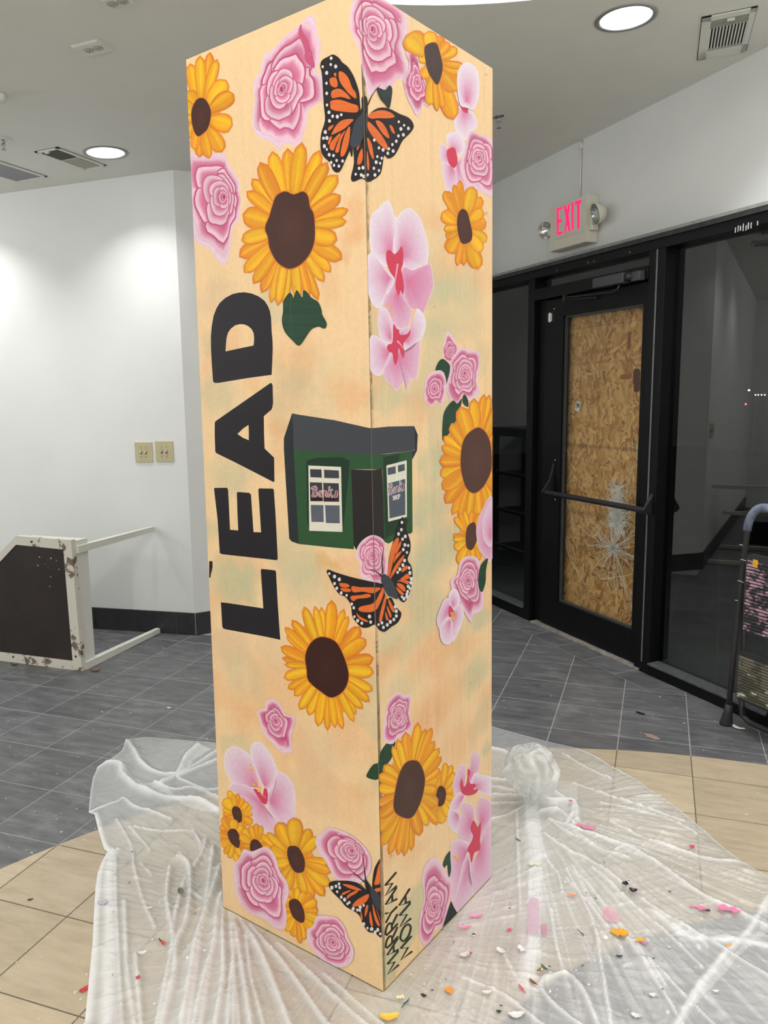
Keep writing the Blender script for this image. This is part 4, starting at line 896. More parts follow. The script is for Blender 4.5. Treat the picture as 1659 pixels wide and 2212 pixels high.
def panel(face, name):
    ns_, nz_ = 104, 410; s_ = np.linspace(S_MIN[face], CW, ns_); z_ = np.linspace(BASE_Z, CH, nz_)
    Sg, Zg = np.meshgrid(s_, z_); P2 = np.c_[Sg.ravel(), Zg.ravel()]
    o_ = 3.7 if face == 'L' else 11.2
    n1 = fbm(P2+o_, 5.0, 3); n2 = fbm(P2+o_+7, 4.0, 9); n3 = fbm(P2*[1.4, 1]+o_, 14.0, 21)
    c = np.tile(CREAM, (len(P2), 1)); band = np.clip((2.05-P2[:, 1])/0.25, 0, 1)*np.clip((P2[:, 1]-0.30)/0.25, 0, 1)
    c = c+(ORNG-c)*(np.clip((n1-0.58)*4, 0, 0.32)*band)[:, None]
    c = c+(SAGE-c)*(np.clip((n2-0.57)*4.5, 0, 0.42)*band)[:, None]
    wob = (n3-0.5)*0.09
    for bx, by, br, k, st in blobs:
        s0, z0 = face_sz(face, bx, by); s1, z1 = face_sz(face, bx+br, by); s2, z2 = face_sz(face, bx, by+br)
        if s0 < -0.15 or s0 > CW+0.1: continue
        rs, rz_ = max(abs(s1-s0), 0.01), max(abs(z2-z0), 0.01)
        d = np.sqrt(((P2[:, 0]-s0+wob)/rs)**2+((P2[:, 1]-z0+wob*0.7)/rz_)**2); w = np.clip(1.35-d, 0, 1); w = w*w*(3-2*w)*st*(0.75+0.5*n3)
        tgt = {'o': ORNG, 's': SAGE, 'd': CREAM2*0.93, 'b': np.array(srgb(205, 160, 90))}[k]
        c = c+(tgt-c)*np.clip(w, 0, 1)[:, None]
    # fine brush drag and scuffs
    drag = fbm(P2*np.array([60, 5]), 1.0, 5, 3); c = c*(0.965+0.07*drag)[:, None]
    if face == 'R': grain = fbm(P2*np.array([150, 6]), 1.0, 31, 2); c = c*(1-0.16*np.clip(grain-0.62, 0, 1)*2)[:, None]
    mb = MB(); mb.v = [tuple(q) for q in face_pts(face, P2[:, 0], P2[:, 1], np.zeros(len(P2)))]
    mb.f = [(j*ns_+i, j*ns_+i+1, (j+1)*ns_+i+1, (j+1)*ns_+i) if face == 'R' else (j*ns_+i+1, j*ns_+i, (j+1)*ns_+i, (j+1)*ns_+i+1) for j in range(nz_-1) for i in range(ns_-1)]
    mb.m = [0]*len(mb.f); nb = len(mb.v)
    vs = [face_pt(face, a, b, o) for o in (-0.0001, -0.012) for a, b in ((S_MIN[face] if face == 'L' else 0.0125, BASE_Z), (CW, BASE_Z), (CW, CH), (S_MIN[face] if face == 'L' else 0.0125, CH))]
    if face == 'R': vs = [face_pt(face, a, b, o) for o in (-0.0001, -0.012) for a, b in ((S_MIN[face], BASE_Z), (CW, BASE_Z), (CW, CH), (S_MIN[face], CH))]
    mb.add(vs, [(4, 5, 6, 7), (0, 1, 5, 4), (1, 2, 6, 5), (2, 3, 7, 6), (3, 0, 4, 7)])
    ob = mb.build(name, m_paint, None); ob.parent = box_
    cols = np.ones((len(mb.v), 4), np.float32); cols[:nb, :3] = c; cols[nb:, :3] = CREAM*0.3 if face == 'L' else CREAM  # shade of the corner gap put into the left board's edge colour
    at = ob.data.color_attributes.new('paint', 'FLOAT_COLOR', 'POINT'); at.data.foreach_set('color', cols.ravel()); return ob
panel('L', 'painted_panel'); panel('R', 'painted_panel')
m_ply = mat('bare_plywood', (0.50, 0.36, 0.20), 0.7, noise=0.25, nscale=12, stretch=(1, 1, 0.15))
TB = TL+TR-TN; QB = QL+QR-QN
def board(name, a, b, c, d, inn, th=0.012):
    """board with bottom edge a-b, top edge d-c, thickened inwards"""
    n = np.array([*inn, 0.0])*th; q = [np.array(p)-CC3 for p in (a, b, c, d)]; z = np.array([0, 0, BASE_Z])
    q[0] = q[0]+z; q[1] = q[1]+z; vs = [tuple(p) for p in q]+[tuple(p+n) for p in q]; mb = MB()
    mb.add(vs, [(0, 1, 2, 3), (7, 6, 5, 4), (0, 4, 5, 1), (1, 5, 6, 2), (2, 6, 7, 3), (3, 7, 4, 0)]); o = mb.build(name, m_ply); o.parent = box_
i1 = np.array([*(dL*0.013), 0]); i2 = np.array([*(dR*0.013), 0])
board('back_panel', QL+i2-i1*0, QB, TB, TL+i2, -dL); board('back_panel', QR+i1, QB, TB, TR+i1, -dR)
mb = MB(); dz = np.array([0, 0, -0.02]); mb.add([tuple(p+dz-CC3) for p in (TN+i1+i2, TL-i1+i2, TB-i1-i2, TR+i1-i2)], [(0, 1, 2, 3)]); ob = mb.build('top_board', m_ply); ob.parent = box_
STACK = {'L': [], 'R': []}      # (s0, s1, z0, z1, top) of what is painted so far: a later motif lies just above what it overlaps
STEP = 1.1e-5
class Paint:
    """one painted motif: thin raised skins of paint on the two board faces, clipped at the board edges"""
    def __init__(s): s.d = {'L': [[], [], [], []], 'R': [[], [], [], []]}; s.n = 0; s.hold = False
    def skin(s, face, pts, faces, cols):
        if not s.hold: s.n += 1
        V, F_, C_, H = s.d[face]; n = len(V); V += list(pts); F_ += [tuple(i+n for i in f) for f in faces]; C_ += cols; H += [s.n*STEP]*len(pts)
    def build(s, name, label=None, parent=None):
        bmA = bmesh.new(); cl = bmA.verts.layers.float_color.new('paint')
        for face in 'LR':
            V, F_, C_, H = s.d[face]
            if not V: continue
            S_, Z_ = face_arr(face, V); x0, x1, y0, y1 = S_.min(), S_.max(), Z_.min(), Z_.max(); base = 6e-5
            if x1 < 0 or x0 > CW: continue
            for (a, b, c, d, t) in STACK[face]:
                if a < x1 and b > x0 and c < y1 and d > y0: base = max(base, t+STEP)
            STACK[face].append((x0, x1, y0, y1, base+max(H)+STEP))
            bm = bmesh.new(); c2 = bm.verts.layers.float_color.new('paint'); vv = []
            for a, b, h_, c in zip(S_, Z_, H, C_): q = bm.verts.new((a, b, h_+base)); q[c2] = (*c[:3], 1); vv.append(q)
            for f in F_:
                try: bm.faces.new([vv[i] for i in f])
                except Exception: pass
            for co, no in (((S_MIN[face], 0, 0), (-1, 0, 0)), ((CW, 0, 0), (1, 0, 0)), ((0, BASE_Z, 0), (0, -1, 0)), ((0, CH, 0), (0, 1, 0))):
                bmesh.ops.bisect_plane(bm, geom=bm.verts[:]+bm.edges[:]+bm.faces[:], dist=1e-7, plane_co=co, plane_no=no, clear_outer=True)
            if bm.verts:
                cc = np.array([v.co[:] for v in bm.verts]); W3_ = face_pts(face, cc[:, 0], cc[:, 1], cc[:, 2]); mp = {}
                for v, w3 in zip(bm.verts, W3_): w = bmA.verts.new(w3); w[cl] = v[c2]; mp[v] = w
                for f in bm.faces:
                    try: bmA.faces.new([mp[v] for v in f.verts])
                    except Exception: pass
            bm.free()
        if not bmA.faces: bmA.free(); return None
        me = bpy.data.meshes.new(name); bmA.to_mesh(me); bmA.free(); me.materials.append(m_paint)
        o = bpy.data.objects.new(name, me); COL.objects.link(o); o.parent = parent or box_
        if label: o['label'] = label
        return o
def smooth(pts, n=5):
    out = []; N_ = len(pts)
    for i in range(N_):
        p0, p1, p2, p3 = [np.array(pts[(i+k-1) % N_]) for k in range(4)]
        for q in range(n):
            t = q/n; out.append(tuple(0.5*((2*p1)+(-p0+p2)*t+(2*p0-5*p1+4*p2-p3)*t*t+(-p0+3*p1-3*p2+p3)*t**3)))
    return out
def mixc(a, b, t): t = min(max(t, 0), 1); return tuple(a[i]+(b[i]-a[i])*t for i in range(3))
def fillp(P, faces, poly, col, holes=()):
    loops = [poly]+list(holes); flat = [p for l in loops for p in l]
    tr = tessellate_polygon([[Vector((p[0], p[1], 0)) for p in l] for l in loops])
    for f in faces: P.skin(f, flat, [tuple(t) for t in tr], [col(p) if callable(col) else col for p in flat])
def rings(P, faces, poly, focus, ramp, jit=0.05, rd=None, ts=(1, .93, .84, .72, .58, .42, .26, .1, 0)):
    """closed outline shrunk towards a focus, pigment ramp(t, angle) t=1 at the rim"""
    n = len(poly); pts = []; cols = []
    for t in ts:
        for i, p in enumerate(poly):
            pts.append((focus[0]+(p[0]-focus[0])*t, focus[1]+(p[1]-focus[1])*t)); c = ramp(t, i/n); j = 1+(random.random()-0.5)*jit; cols.append(tuple(v*j for v in c))
    fs = [(k*n+i, k*n+(i+1) % n, (k+1)*n+(i+1) % n, (k+1)*n+i) for k in range(len(ts)-1) for i in range(n)]
    for f in faces: P.skin(f, pts, fs, cols)
def stroke(P, faces, pts, w, col, taper=False):
    n = len(pts); L = []; 
    for i in range(n):
        a = pts[max(i-1, 0)]; b = pts[min(i+1, n-1)]; dx, dy = b[0]-a[0], b[1]-a[1]; l = math.hypot(dx, dy) or 1
        ww = w/2*((1-0.8*i/(n-1)) if taper else 1); L.append(((pts[i][0]-dy/l*ww, pts[i][1]+dx/l*ww), (pts[i][0]+dy/l*ww, pts[i][1]-dx/l*ww)))
    v = [q for p in L for q in p]; fs = [(2*i, 2*i+1, 2*i+3, 2*i+2) for i in range(n-1)]
    for f in faces: P.skin(f, v, fs, [col]*len(v))
def bez(pts, n=6):
    out = []; N_ = len(pts)
    for i in range(N_-1):
        p0 = np.array(pts[max(i-1, 0)]); p1 = np.array(pts[i]); p2 = np.array(pts[i+1]); p3 = np.array(pts[min(i+2, N_-1)])
        for q in range(n): t = q/n; out.append(tuple(0.5*((2*p1)+(-p0+p2)*t+(2*p0-5*p1+4*p2-p3)*t*t+(-p0+3*p1-3*p2+p3)*t**3)))
    out.append(tuple(pts[-1])); return out
def dot(P, faces, c, r, col, ry=None):
    ry = ry or r*1.25; a0 = random.random()*6; poly = [(c[0]+r*math.cos(2*PI*k/9+a0)*(0.88+0.24*random.random()), c[1]+ry*math.sin(2*PI*k/9+a0)) for k in range(9)]
    fillp(P, faces, poly, col)

YEL = [srgb(234, 176, 36), srgb(230, 162, 38), srgb(226, 148, 42), srgb(236, 186, 44)]
OR_ = [srgb(224, 132, 34), srgb(214, 120, 34), srgb(230, 144, 36)]
BRN = srgb(70, 42, 36); BLK = srgb(40, 36, 40); PEDGE = srgb(206, 104, 40)
def sunflower(faces, centre, tips, label, brown=BRN, wide=1.0, depth=0.12):
    P = Paint(); cx = sum(p[0] for p in centre)/len(centre); cy = sum(p[1] for p in centre)/len(centre)
    tips = sorted(tips, key=lambda p: math.atan2(p[1]-cy, p[0]-cx)); n = len(tips)
    aa = [math.atan2(p[1]-cy, p[0]-cx) for p in tips]
    # under layer of darker petals filling the gaps
    under = []
    for i in range(n):
        a = tips[i]; b = tips[(i+1) % n]; gap_ = ((aa[(i+1) % n]-aa[i]) % (2*PI)); k = 0.90
        under.append((cx+(a[0]-cx)*k, cy+(a[1]-cy)*k)); m_ = ((a[0]+b[0])/2, (a[1]+b[1])/2); kk_ = 0.80 if gap_ < 0.6 else 0.62; under.append((cx+(m_[0]-cx)*kk_, cy+(m_[1]-cy)*kk_))
    rings(P, faces, smooth(under, 3), (cx, cy), lambda t, a: mixc(OR_[1], YEL[2], t), ts=(1, .8, .6, .4, 0))
    order = list(range(n)); random.shuffle(order)
    for i in order:
        g1 = (aa[(i+1) % n]-aa[i]) % (2*PI); g0 = (aa[i]-aa[i-1]) % (2*PI); t_ = tips[i]
        d = np.array([t_[0]-cx, t_[1]-cy]); L = np.linalg.norm(d); u = d/L; v = np.array([-u[1], u[0]])
        base = np.array([cx, cy])+d*0.30
        nb = lambda j: np.array(tips[j % n]); w = wide*0.62*min(np.linalg.norm(nb(i+1)-nb(i)), np.linalg.norm(nb(i-1)-nb(i)), L*0.55); w = max(w, L*0.09)
        main = random.choice(YEL); edge = mixc(random.choice(OR_), PEDGE, random.random()*0.5); st_ = random.uniform(-0.4, 0.4); tone = random.uniform(0.88, 1.03)
        nu, nv = 10, 8; pts = []; cols = []; Lp = L*0.72; bend = random.uniform(-0.10, 0.10)*w
        for iu in range(nu+1):
            uu = iu/nu; prof = (0.50+0.62*math.sin(min(uu/0.62, 1)*PI/2)) if uu < 0.62 else 1.12*math.sqrt(max(0, 1-((uu-0.62)/0.38)**2.2))
            for iv in range(nv+1):
                vv = -1+2*iv/nv; p = base+u*Lp*uu+v*(w*0.62*prof*vv+bend*math.sin(uu*3)); pts.append(tuple(p))
                e = max(abs(vv)**2.5, max(0, (uu-0.8)/0.2)**2*0.8); c = mixc(main, edge, e)
                s_ = math.exp(-((vv-st_)/0.16)**2)*(0.55 if uu < 0.85 else 0.2); c = mixc(c, srgb(206, 124, 30), s_*0.6)
                s2 = math.exp(-((vv+st_+0.25)/0.22)**2); c = mixc(c, srgb(250, 204, 52), s2*0.45)
                c = mixc(c, srgb(200, 108, 28), max(0, 0.35-uu)*1.2); cols.append(tuple(k*tone*(1+(random.random()-0.5)*0.06) for k in c))
        rimc = [pts[iu*(nv+1)] for iu in range(nu+1)]+[pts[iu*(nv+1)+nv] for iu in range(nu, -1, -1)]
        rx = [(cx+(p[0]-cx)*1.012+(p[0]-(base+u*Lp*0.5)[0])*0.05, cy+(p[1]-cy)*1.012+(p[1]-(base+u*Lp*0.5)[1])*0.05) for p in rimc]
        fillp(P, faces, rx, mixc(PEDGE, main, 0.25))
        fs = [(iu*(nv+1)+iv, iu*(nv+1)+iv+1, (iu+1)*(nv+1)+iv+1, (iu+1)*(nv+1)+iv) for iu in range(nu) for iv in range(nv)]
        for f in faces: P.skin(f, pts, fs, cols)
    o = P.build('painted_sunflower', label)
    Q = Paint(); cs = smooth(centre, 3); fillp(Q, faces, [(cx+(p[0]-cx)*1.035, cy+(p[1]-cy)*1.03) for p in cs], srgb(214, 116, 40)); rings(Q, faces, cs, (cx, cy), lambda t, a: mixc(tuple(k*1.25 for k in brown), brown, t*1.6), jit=0.03)
    Q.build('flower_centre', None, o); return o

PK = dict(rim=srgb(228, 196, 208), light=srgb(221, 170, 189), mid=srgb(202, 114, 150), deep=srgb(172, 56, 94), lav=srgb(228, 202, 216))
def rose(faces, outline, c, label, nl=5, seed=1, deep=None, k0=0.9, warm=0.0):
    rs_ = random.Random(seed); P = Paint(); n_o = len(outline)
    deep = deep or PK['deep']; mid = PK['mid']; rim_ = PK['rim']; light = PK['light']
    ol = smooth(outline, 4); ang = [math.atan2(p[1]-c[1], p[0]-c[0]) for p in ol]; rad = [math.hypot(p[0]-c[0], p[1]-c[1]) for p in ol]
    idx = sorted(range(len(ol)), key=lambda i: ang[i]); A_ = np.array([ang[i] for i in idx]); R0 = np.array([rad[i] for i in idx])
    A3 = np.r_[A_-2*PI, A_, A_+2*PI]; R3_ = np.r_[R0, R0, R0]
    # inner layers follow a rounded version of the outline
    sm = lambda a: np.interp((a+PI) % (2*PI)-PI, A3, R3_); avg = np.mean(R0)
    def ra(a, k): w_ = min(1, max(0, (k-0.35)/0.55)); r_s = np.mean([sm(a+q) for q in (-0.5, -0.25, 0, 0.25, 0.5)]); return (r_s*(1-w_)+sm(a)*w_)
    # halo + body
    rings(P, faces, [(c[0]+(p[0]-c[0])*1.035, c[1]+(p[1]-c[1])*1.035) for p in ol], c, lambda t, a: PK['lav'] if t > 0.9 else mid, ts=(1, .9, 0))
    rings(P, faces, ol, c, lambda t, a: mixc(mid, PK['lav'], max(0, (t-0.62)/0.38)) if t > 0.6 else mixc(deep, mid, t/0.6))
    spec = []
    Rk = [0.99, 0.76, 0.57, 0.40, 0.26, 0.14] if nl >= 5 else [0.98, 0.66, 0.40, 0.20]
    a0 = rs_.uniform(0, 6.28)
    for li, k in enumerate(Rk):
        npt = 5 if k > 0.75 else 4 if k > 0.45 else 3 if k > 0.2 else 2
        a0 += 0.9+rs_.random()*0.5
        for q in range(npt):
            span = 2*PI/npt*rs_.uniform(1.12, 1.42); ac = a0+q*2*PI/npt+rs_.uniform(-0.15, 0.15); kk = k*rs_.uniform(0.93, 1.04); spec.append((ac, span, kk, li, rs_.uniform(-0.35, 0.35), rs_.uniform(0.9, 1.08)))
    for ac, span, k, li, skew, tone in spec:
        nu, nv = 9, 14; pts = []; cols = []; k_in = max(0.0, k-0.40 if k > 0.5 else k*0.15)
        for iu in range(nu+1):
            uu = iu/nu
            for iv in range(nv+1):
                v = -1+2*iv/nv; a = ac+span/2*v; env = (1-abs(v)**3.2)**0.5 if abs(v) < 1 else 0; wob = 1+0.03*math.sin(v*5+ac*7)+skew*0.12*v
                ko = k_in+(k*wob-k_in)*(0.35+0.65*env); kk = k_in+(ko-k_in)*uu; R_a = ra(a, k); pts.append((c[0]+math.cos(a)*R_a*kk, c[1]+math.sin(a)*R_a*kk))
                e = (uu-0.90)/0.10
                if uu > 0.86: cc = mixc(rim_, light, e*0.3)
                elif uu > 0.60: cc = mixc(mid, rim_, ((uu-0.60)/0.26)**1.4)
                else: cc = mixc(deep, mid, uu/0.60)
                sidesh = max(0, abs(v)-0.72)/0.28; cc = mixc(cc, deep, sidesh*0.45*(1 if uu < 0.9 else 0.2)); sd_ = 0.5+0.5*v*(1 if skew > 0 else -1); cc = mixc(cc, mid, 0.22*sd_)
                cols.append(tuple(q*tone*(1+(rs_.random()-0.5)*0.05) for q in cc))
        # dark crease painted just outside the rim, then the petal
        rimp = [pts[nu*(nv+1)+iv] for iv in range(nv+1)]
        if li > 0: stroke(P, faces, [(c[0]+(p[0]-c[0])*1.03, c[1]+(p[1]-c[1])*1.03) for p in rimp], avg*0.045*(0.4+k*0.6), mixc(deep, mid, 0.2+0.4*rs_.random()))
        fs = [(iu*(nv+1)+iv, iu*(nv+1)+iv+1, (iu+1)*(nv+1)+iv+1, (iu+1)*(nv+1)+iv) for iu in range(nu) for iv in range(nv)]
        for f in faces: P.skin(f, pts, fs, cols)
    o = P.build('painted_rose', label)
    Q = Paint(); r_ = avg*0.055; rings(Q, faces, [(c[0]+r_*math.cos(t)*0.8, c[1]+r_*1.5*math.sin(t)) for t in [2*PI*k/12 for k in range(12)]], c, lambda t, a: mixc(deep, rim_, max(0, t-0.7)/0.3), ts=(1, .7, .3, 0)); Q.build('flower_centre', None, o)
    return o
def hibiscus(faces, petals, red, label, stamen=None, dots=(), tint=0.0):
    P = Paint()
    for pl, foc, *tt in petals:
        tn = tt[0] if tt else 0.0; s_ = smooth(pl, 4); cx = sum(p[0] for p in s_)/len(s_); cy = sum(p[1] for p in s_)/len(s_)
        PALE = mixc(srgb(228, 216, 226), srgb(210, 136, 170), tn); MIDP = mixc(srgb(220, 184, 206), srgb(204, 120, 160), tn); DEEPP = srgb(206, 112, 150)
        fo = (foc[0]*0.75+cx*0.25, foc[1]*0.75+cy*0.25)
        fillp(P, faces, [(cx+(p[0]-cx)*1.035, cy+(p[1]-cy)*1.03) for p in s_], mixc(srgb(232, 224, 228), PALE, 0.3))
        rings(P, faces, s_, fo, lambda t, a: mixc(MIDP, PALE, (t-0.55)/0.45) if t > 0.55 else mixc(DEEPP, MIDP, t/0.55), jit=0.035)
    o = P.build('painted_hibiscus', label)
    if red:
        Q = Paint(); 
        for r_ in red: s_ = smooth(r_, 3); fillp(Q, faces, s_, srgb(198, 62, 88))
        if stamen:
            for st_ in stamen: stroke(Q, faces, bez(st_), 4.2, srgb(226, 150, 170), True)
        for d in dots: dot(Q, faces, d, 2.4, srgb(232, 172, 70))
        Q.build('flower_throat', None, o)
    return o
def leaf(faces, poly, label, col=(34, 62, 44), vein=None, hard=False):
    P = Paint(); s_ = poly if hard else smooth(poly, 4); cx = sum(p[0] for p in s_)/len(s_); cy = sum(p[1] for p in s_)/len(s_); B_ = srgb(*col)
    fillp(P, faces, [(cx+(p[0]-cx)*1.03, cy+(p[1]-cy)*1.025) for p in s_], tuple(k*0.45 for k in B_))
    fillp(P, faces, s_, lambda p: tuple(k*(0.9+0.35*((p[0]*0.37+p[1]*0.21) % 1)) for k in B_))
    if vein: stroke(P, faces, bez(vein), 1.6, tuple(k*1.9 for k in B_), True)
    return P.build('painted_leaf', label)

# ---- letters of the word
lets = [('L', T(8, '320,1248 400,1258 700,1303 690,1150 677,965 682,952 692,950 805,962 814,975 830,1270 852,1585 700,1552 360,1490 340,1482 332,1462'), []),
 ('E', T(8, '258,230 265,224 375,222 385,240 393,400 402,598 475,605 468,440 463,270 470,260 575,268 590,285 600,440 613,620 680,622 668,430 655,240 662,228 785,230 795,242 812,500 830,860 820,872 700,858 330,818 310,808 290,500'), []),
 ('A', T(6, '765,942 776,946 784,965 788,1120 782,1160 773,1182 705,1240 707,1400 712,1530 797,1612 800,1825 790,1830 460,1660 280,1572 270,1560 265,1420 265,1300 272,1285'), [T(6, '468,1400 520,1350 568,1318 570,1380 570,1455 520,1435')]),
 ('D', T(6, '250,930 240,800 232,660 230,530 238,430 255,340 280,275 310,225 360,180 420,148 480,133 535,130 600,142 660,168 710,205 740,250 760,300 770,360 775,480 783,560 785,640 781,750 775,870 660,885 550,900 300,942 265,942'), [T(6, '362,660 366,590 372,535 385,490 410,455 450,425 490,416 530,418 565,433 595,460 613,495 618,540 617,575 612,607 500,630')])]
m_lt = srgb(34, 31, 36)
for ch, poly, holes in lets:
    P = Paint(); fillp(P, 'L', poly, m_lt, holes)
    P.build('painted_letter', 'large black painted letter '+ch)
P = Paint(); fillp(P, 'L', T(8, '215,880 245,880 246,930 240,965 232,990 228,1025 215,1030'), m_lt); P.build('painted_letter_tip', 'small black stroke of another letter at the left edge')

# ---- clouds of flowers: roses
rose('L', T(2, '1110,155 1155,190 1170,290 1200,400 1195,540 1165,640 1230,690 1235,800 1215,900 1150,940 1095,1000 1080,1100 1050,1200 1020,1310 960,1280 900,1270 840,1320 760,1250 690,1230 620,1150 615,1000 630,880 620,740 680,640 710,510 790,450 900,330 1000,260'), T(2, '865,800')[0], 'large pink rose near the top of the left face', nl=5, seed=3)
P = Paint(); fillp(P, 'L', smooth(T(2, '1040,215 1055,290 1110,380 1115,480 1160,560 1150,610 1075,540 1070,440 1015,300'), 3), srgb(190, 84, 116)); P.build('painted_petal_fold', 'dark pink fold on the large top rose')
rose('L', T(4, '65,150 180,145 350,145 380,230 440,310 480,400 490,600 470,720 420,800 410,890 385,1050 350,1105 290,1070 220,970 130,930 80,850 20,500 20,200'), T(4, '350,520')[0], 'pink rose at the left edge below the cut sunflower', nl=5, seed=8)
rose('LR', T(3, '300,-90 235,210 290,370 320,440 340,600 370,700 400,850 470,800 520,810 610,760 640,690 740,720 755,600 735,540 705,440 730,300 735,150 620,30 450,-70'), T(3, '430,260')[0], 'big pink rose wrapping the near corner at the top', nl=5, seed=12)
rose('R', T(3, '775,395 735,480 760,560 750,650 712,720 740,860 790,960 825,1025 870,990 882,930 945,950 935,860 900,720 860,640 835,500'), T(3, '835,740')[0], 'narrow pink rose left of the top right sunflower', nl=3, seed=5)
hibiscus('R', [(T(3, '1180,870 1215,915 1250,950 1215,1000 1160,1050 1135,950 1140,890'), T(3, '1240,950')[0]), (T(3, '1270,565 1330,590 1370,650 1385,780 1370,900 1330,975 1270,960 1215,930 1190,760 1200,640 1230,590'), T(3, '1270,950')[0]), (T(3, '1170,980 1230,955 1300,980 1350,1040 1370,1130 1320,1180 1270,1250 1240,1230 1180,1170 1165,1060'), T(3, '1260,960')[0])],
         [T(3, '1222,942 1280,925 1340,975 1292,978 1285,1015 1240,992')], 'pale pink hibiscus near the top right corner of the right face')
hibiscus('R', [(T(3, '1050,1290 1105,1320 1110,1400 1120,1480 1060,1465 1035,1380'), T(3, '1130,1400')[0], .2), (T(3, '1110,1200 1200,1190 1250,1260 1255,1350 1200,1400 1150,1330 1100,1280'), T(3, '1150,1380')[0]), (T(3, '1060,1460 1130,1490 1190,1540 1220,1640 1180,1690 1110,1725 1070,1600'), T(3, '1150,1470')[0], .2), (T(3, '1190,1450 1250,1400 1240,1500 1250,1600 1290,1700 1210,1700 1180,1560'), T(3, '1180,1450')[0], .3)],
         [T(3, '1100,1350 1160,1320 1185,1370 1195,1460 1160,1505 1115,1460')], 'pink hibiscus beside the right edge rose')
rose('R', T(3, '1310,1185 1400,1215 1480,1240 1530,1350 1530,1700 1470,1745 1400,1700 1300,1680 1245,1580 1230,1480 1265,1330'), T(3, '1385,1410')[0], 'pink rose at the right edge of the right face', nl=5, seed=21)
# ---- sunflowers
sunflower('L', T(2, '145,878 190,900 230,980 230,1060 205,1150 160,1200 115,1222 80,1170 60,1080 62,980 100,900'), T(2, '50,590 135,522 222,492 282,552 360,732 425,850 412,1125 322,1350 210,1405 130,1395 85,1330 10,1220 -60,1080 -40,930 30,820 '), 'sunflower cut by the left edge near the top', wide=1.25)
sunflower('L', T(4, '900,472 975,500 1060,472 1105,520 1120,610 1155,680 1165,850 1150,960 1100,1060 1030,1130 950,1163 890,1150 820,1095 760,980 745,880 718,800 755,700 785,600 820,510'),
          T(4, '920,115 1045,65 1195,130 1262,235 1350,345 1375,520 1440,640 1425,740 1345,900 1385,1065 1290,1180 1232,1260 1185,1420 1100,1400 1010,1420 890,1468 835,1465 775,1440 695,1355 625,1275 545,1180 505,1045 525,905 535,680 570,485 615,375 685,235 790,140'), 'large sunflower above the letter D', wide=1.12)
sunflower('L', T(11, '1080,280 1190,310 1250,400 1295,530 1300,620 1260,710 1170,762 1090,720 985,630 970,540 958,430 1000,330'),
          T(11, '955,58 1035,52 1085,60 1165,8 1260,75 1292,130 1380,210 1430,310 1485,450 1488,560 1480,700 1455,785 1405,840 1352,885 1335,940 1250,995 1192,985 1135,1005 1062,972 990,890 920,845 880,740 830,685 800,600 805,500 785,450 778,365 822,280 808,215 862,160'), 'large sunflower right of the letter L', brown=srgb(58, 30, 26), wide=1.15)
hibiscus('L', [(T(11, '400,1155 470,1190 520,1230 560,1330 590,1440 570,1485 480,1460 400,1460 350,1400 315,1300 330,1190'), T(13, '500,270')[0], .15), (T(11, '575,1120 620,1140 680,1220 730,1330 730,1420 690,1490 650,1510 610,1450 560,1330 525,1220 530,1150'), T(13, '505,250')[0], .1),
               (T(13, '235,180 350,200 420,240 500,330 530,420 570,480 620,520 605,625 520,600 440,560 380,440 330,350 270,280 190,220'), T(13, '480,330')[0], .35), (T(13, '625,80 720,130 770,240 775,420 770,500 690,550 620,510 560,440 525,340 540,240 600,190'), T(13, '530,330')[0], .25)],
         [T(13, '405,222 450,240 485,285 500,220 525,230 534,280 525,355 490,355 455,310 430,270')], 'big pale pink hibiscus in the lower left cluster', [T(13, '375,40 410,110 445,190 470,260 520,310')], T(13, '375,15 355,55 400,48 440,155 430,210 450,240 462,215 412,185'))
sunflower('L', T(13, '245,378 285,400 303,460 300,510 275,527 240,505 215,440 218,395'), T(13, '185,245 225,275 265,270 305,310 350,345 385,385 392,440 395,460 392,525 330,560 300,610 245,600 190,560 165,500 135,450 135,405 145,320'), 'small upper sunflower below the big hibiscus', wide=1.3)
sunflower('L', T(13, '205,582 250,590 283,650 285,720 270,753 235,735 195,690 174,620'), T(13, '140,480 118,550 105,620 110,690 128,740 150,800 192,838 258,870 285,820 330,760 345,700 330,620 300,560 220,500'), 'small sunflower at the left edge of the lower left cluster', wide=1.2)
sunflower('L', T(13, '410,673 455,690 493,750 485,790 430,800 385,780 375,740 385,695'), T(13, '430,540 475,560 380,560 320,580 530,660 290,640 320,740 560,760 350,840 470,860 540,820'), 'small sunflower between the two clusters of lower flowers', wide=1.3)
sunflower('L', T(13, '735,735 810,745 865,850 865,940 840,970 785,968 740,910 712,820 715,760'), T(13, '635,535 770,495 908,592 972,665 1062,885 1085,968 1075,1080 1030,1170 940,1185 870,1150 790,1160 700,1130 670,1020 610,900 560,760 480,640 540,622'), 'orange sunflower in the middle of the lower left cluster', wide=1.15)
sunflower('L', T(13, '780,1205 830,1240 865,1330 862,1410 820,1415 765,1370 735,1300 728,1230'), T(13, '800,1110 860,1150 925,1160 965,1225 978,1310 988,1390 935,1480 862,1562 825,1595 770,1540 705,1490 695,1390 690,1290 695,1200 740,1120'), 'lowest sunflower above the bottom rose', wide=1.2)
rose('L', T(13, '330,770 400,790 520,750 600,830 640,960 700,1050 720,1150 690,1250 700,1350 680,1460 590,1450 520,1380 390,1330 310,1250 260,1150 240,1000 245,900 290,850'), T(13, '500,1040')[0], 'big pink rose at the bottom left', nl=5, seed=31)
rose('L', T(13, '1090,575 1190,600 1280,640 1400,740 1455,850 1445,960 1380,1040 1330,1065 1200,1040 1120,980 1070,880 1000,780 975,680 1030,620'), T(13, '1295,775')[0], 'pink rose above the lowest butterfly', nl=5, seed=41)
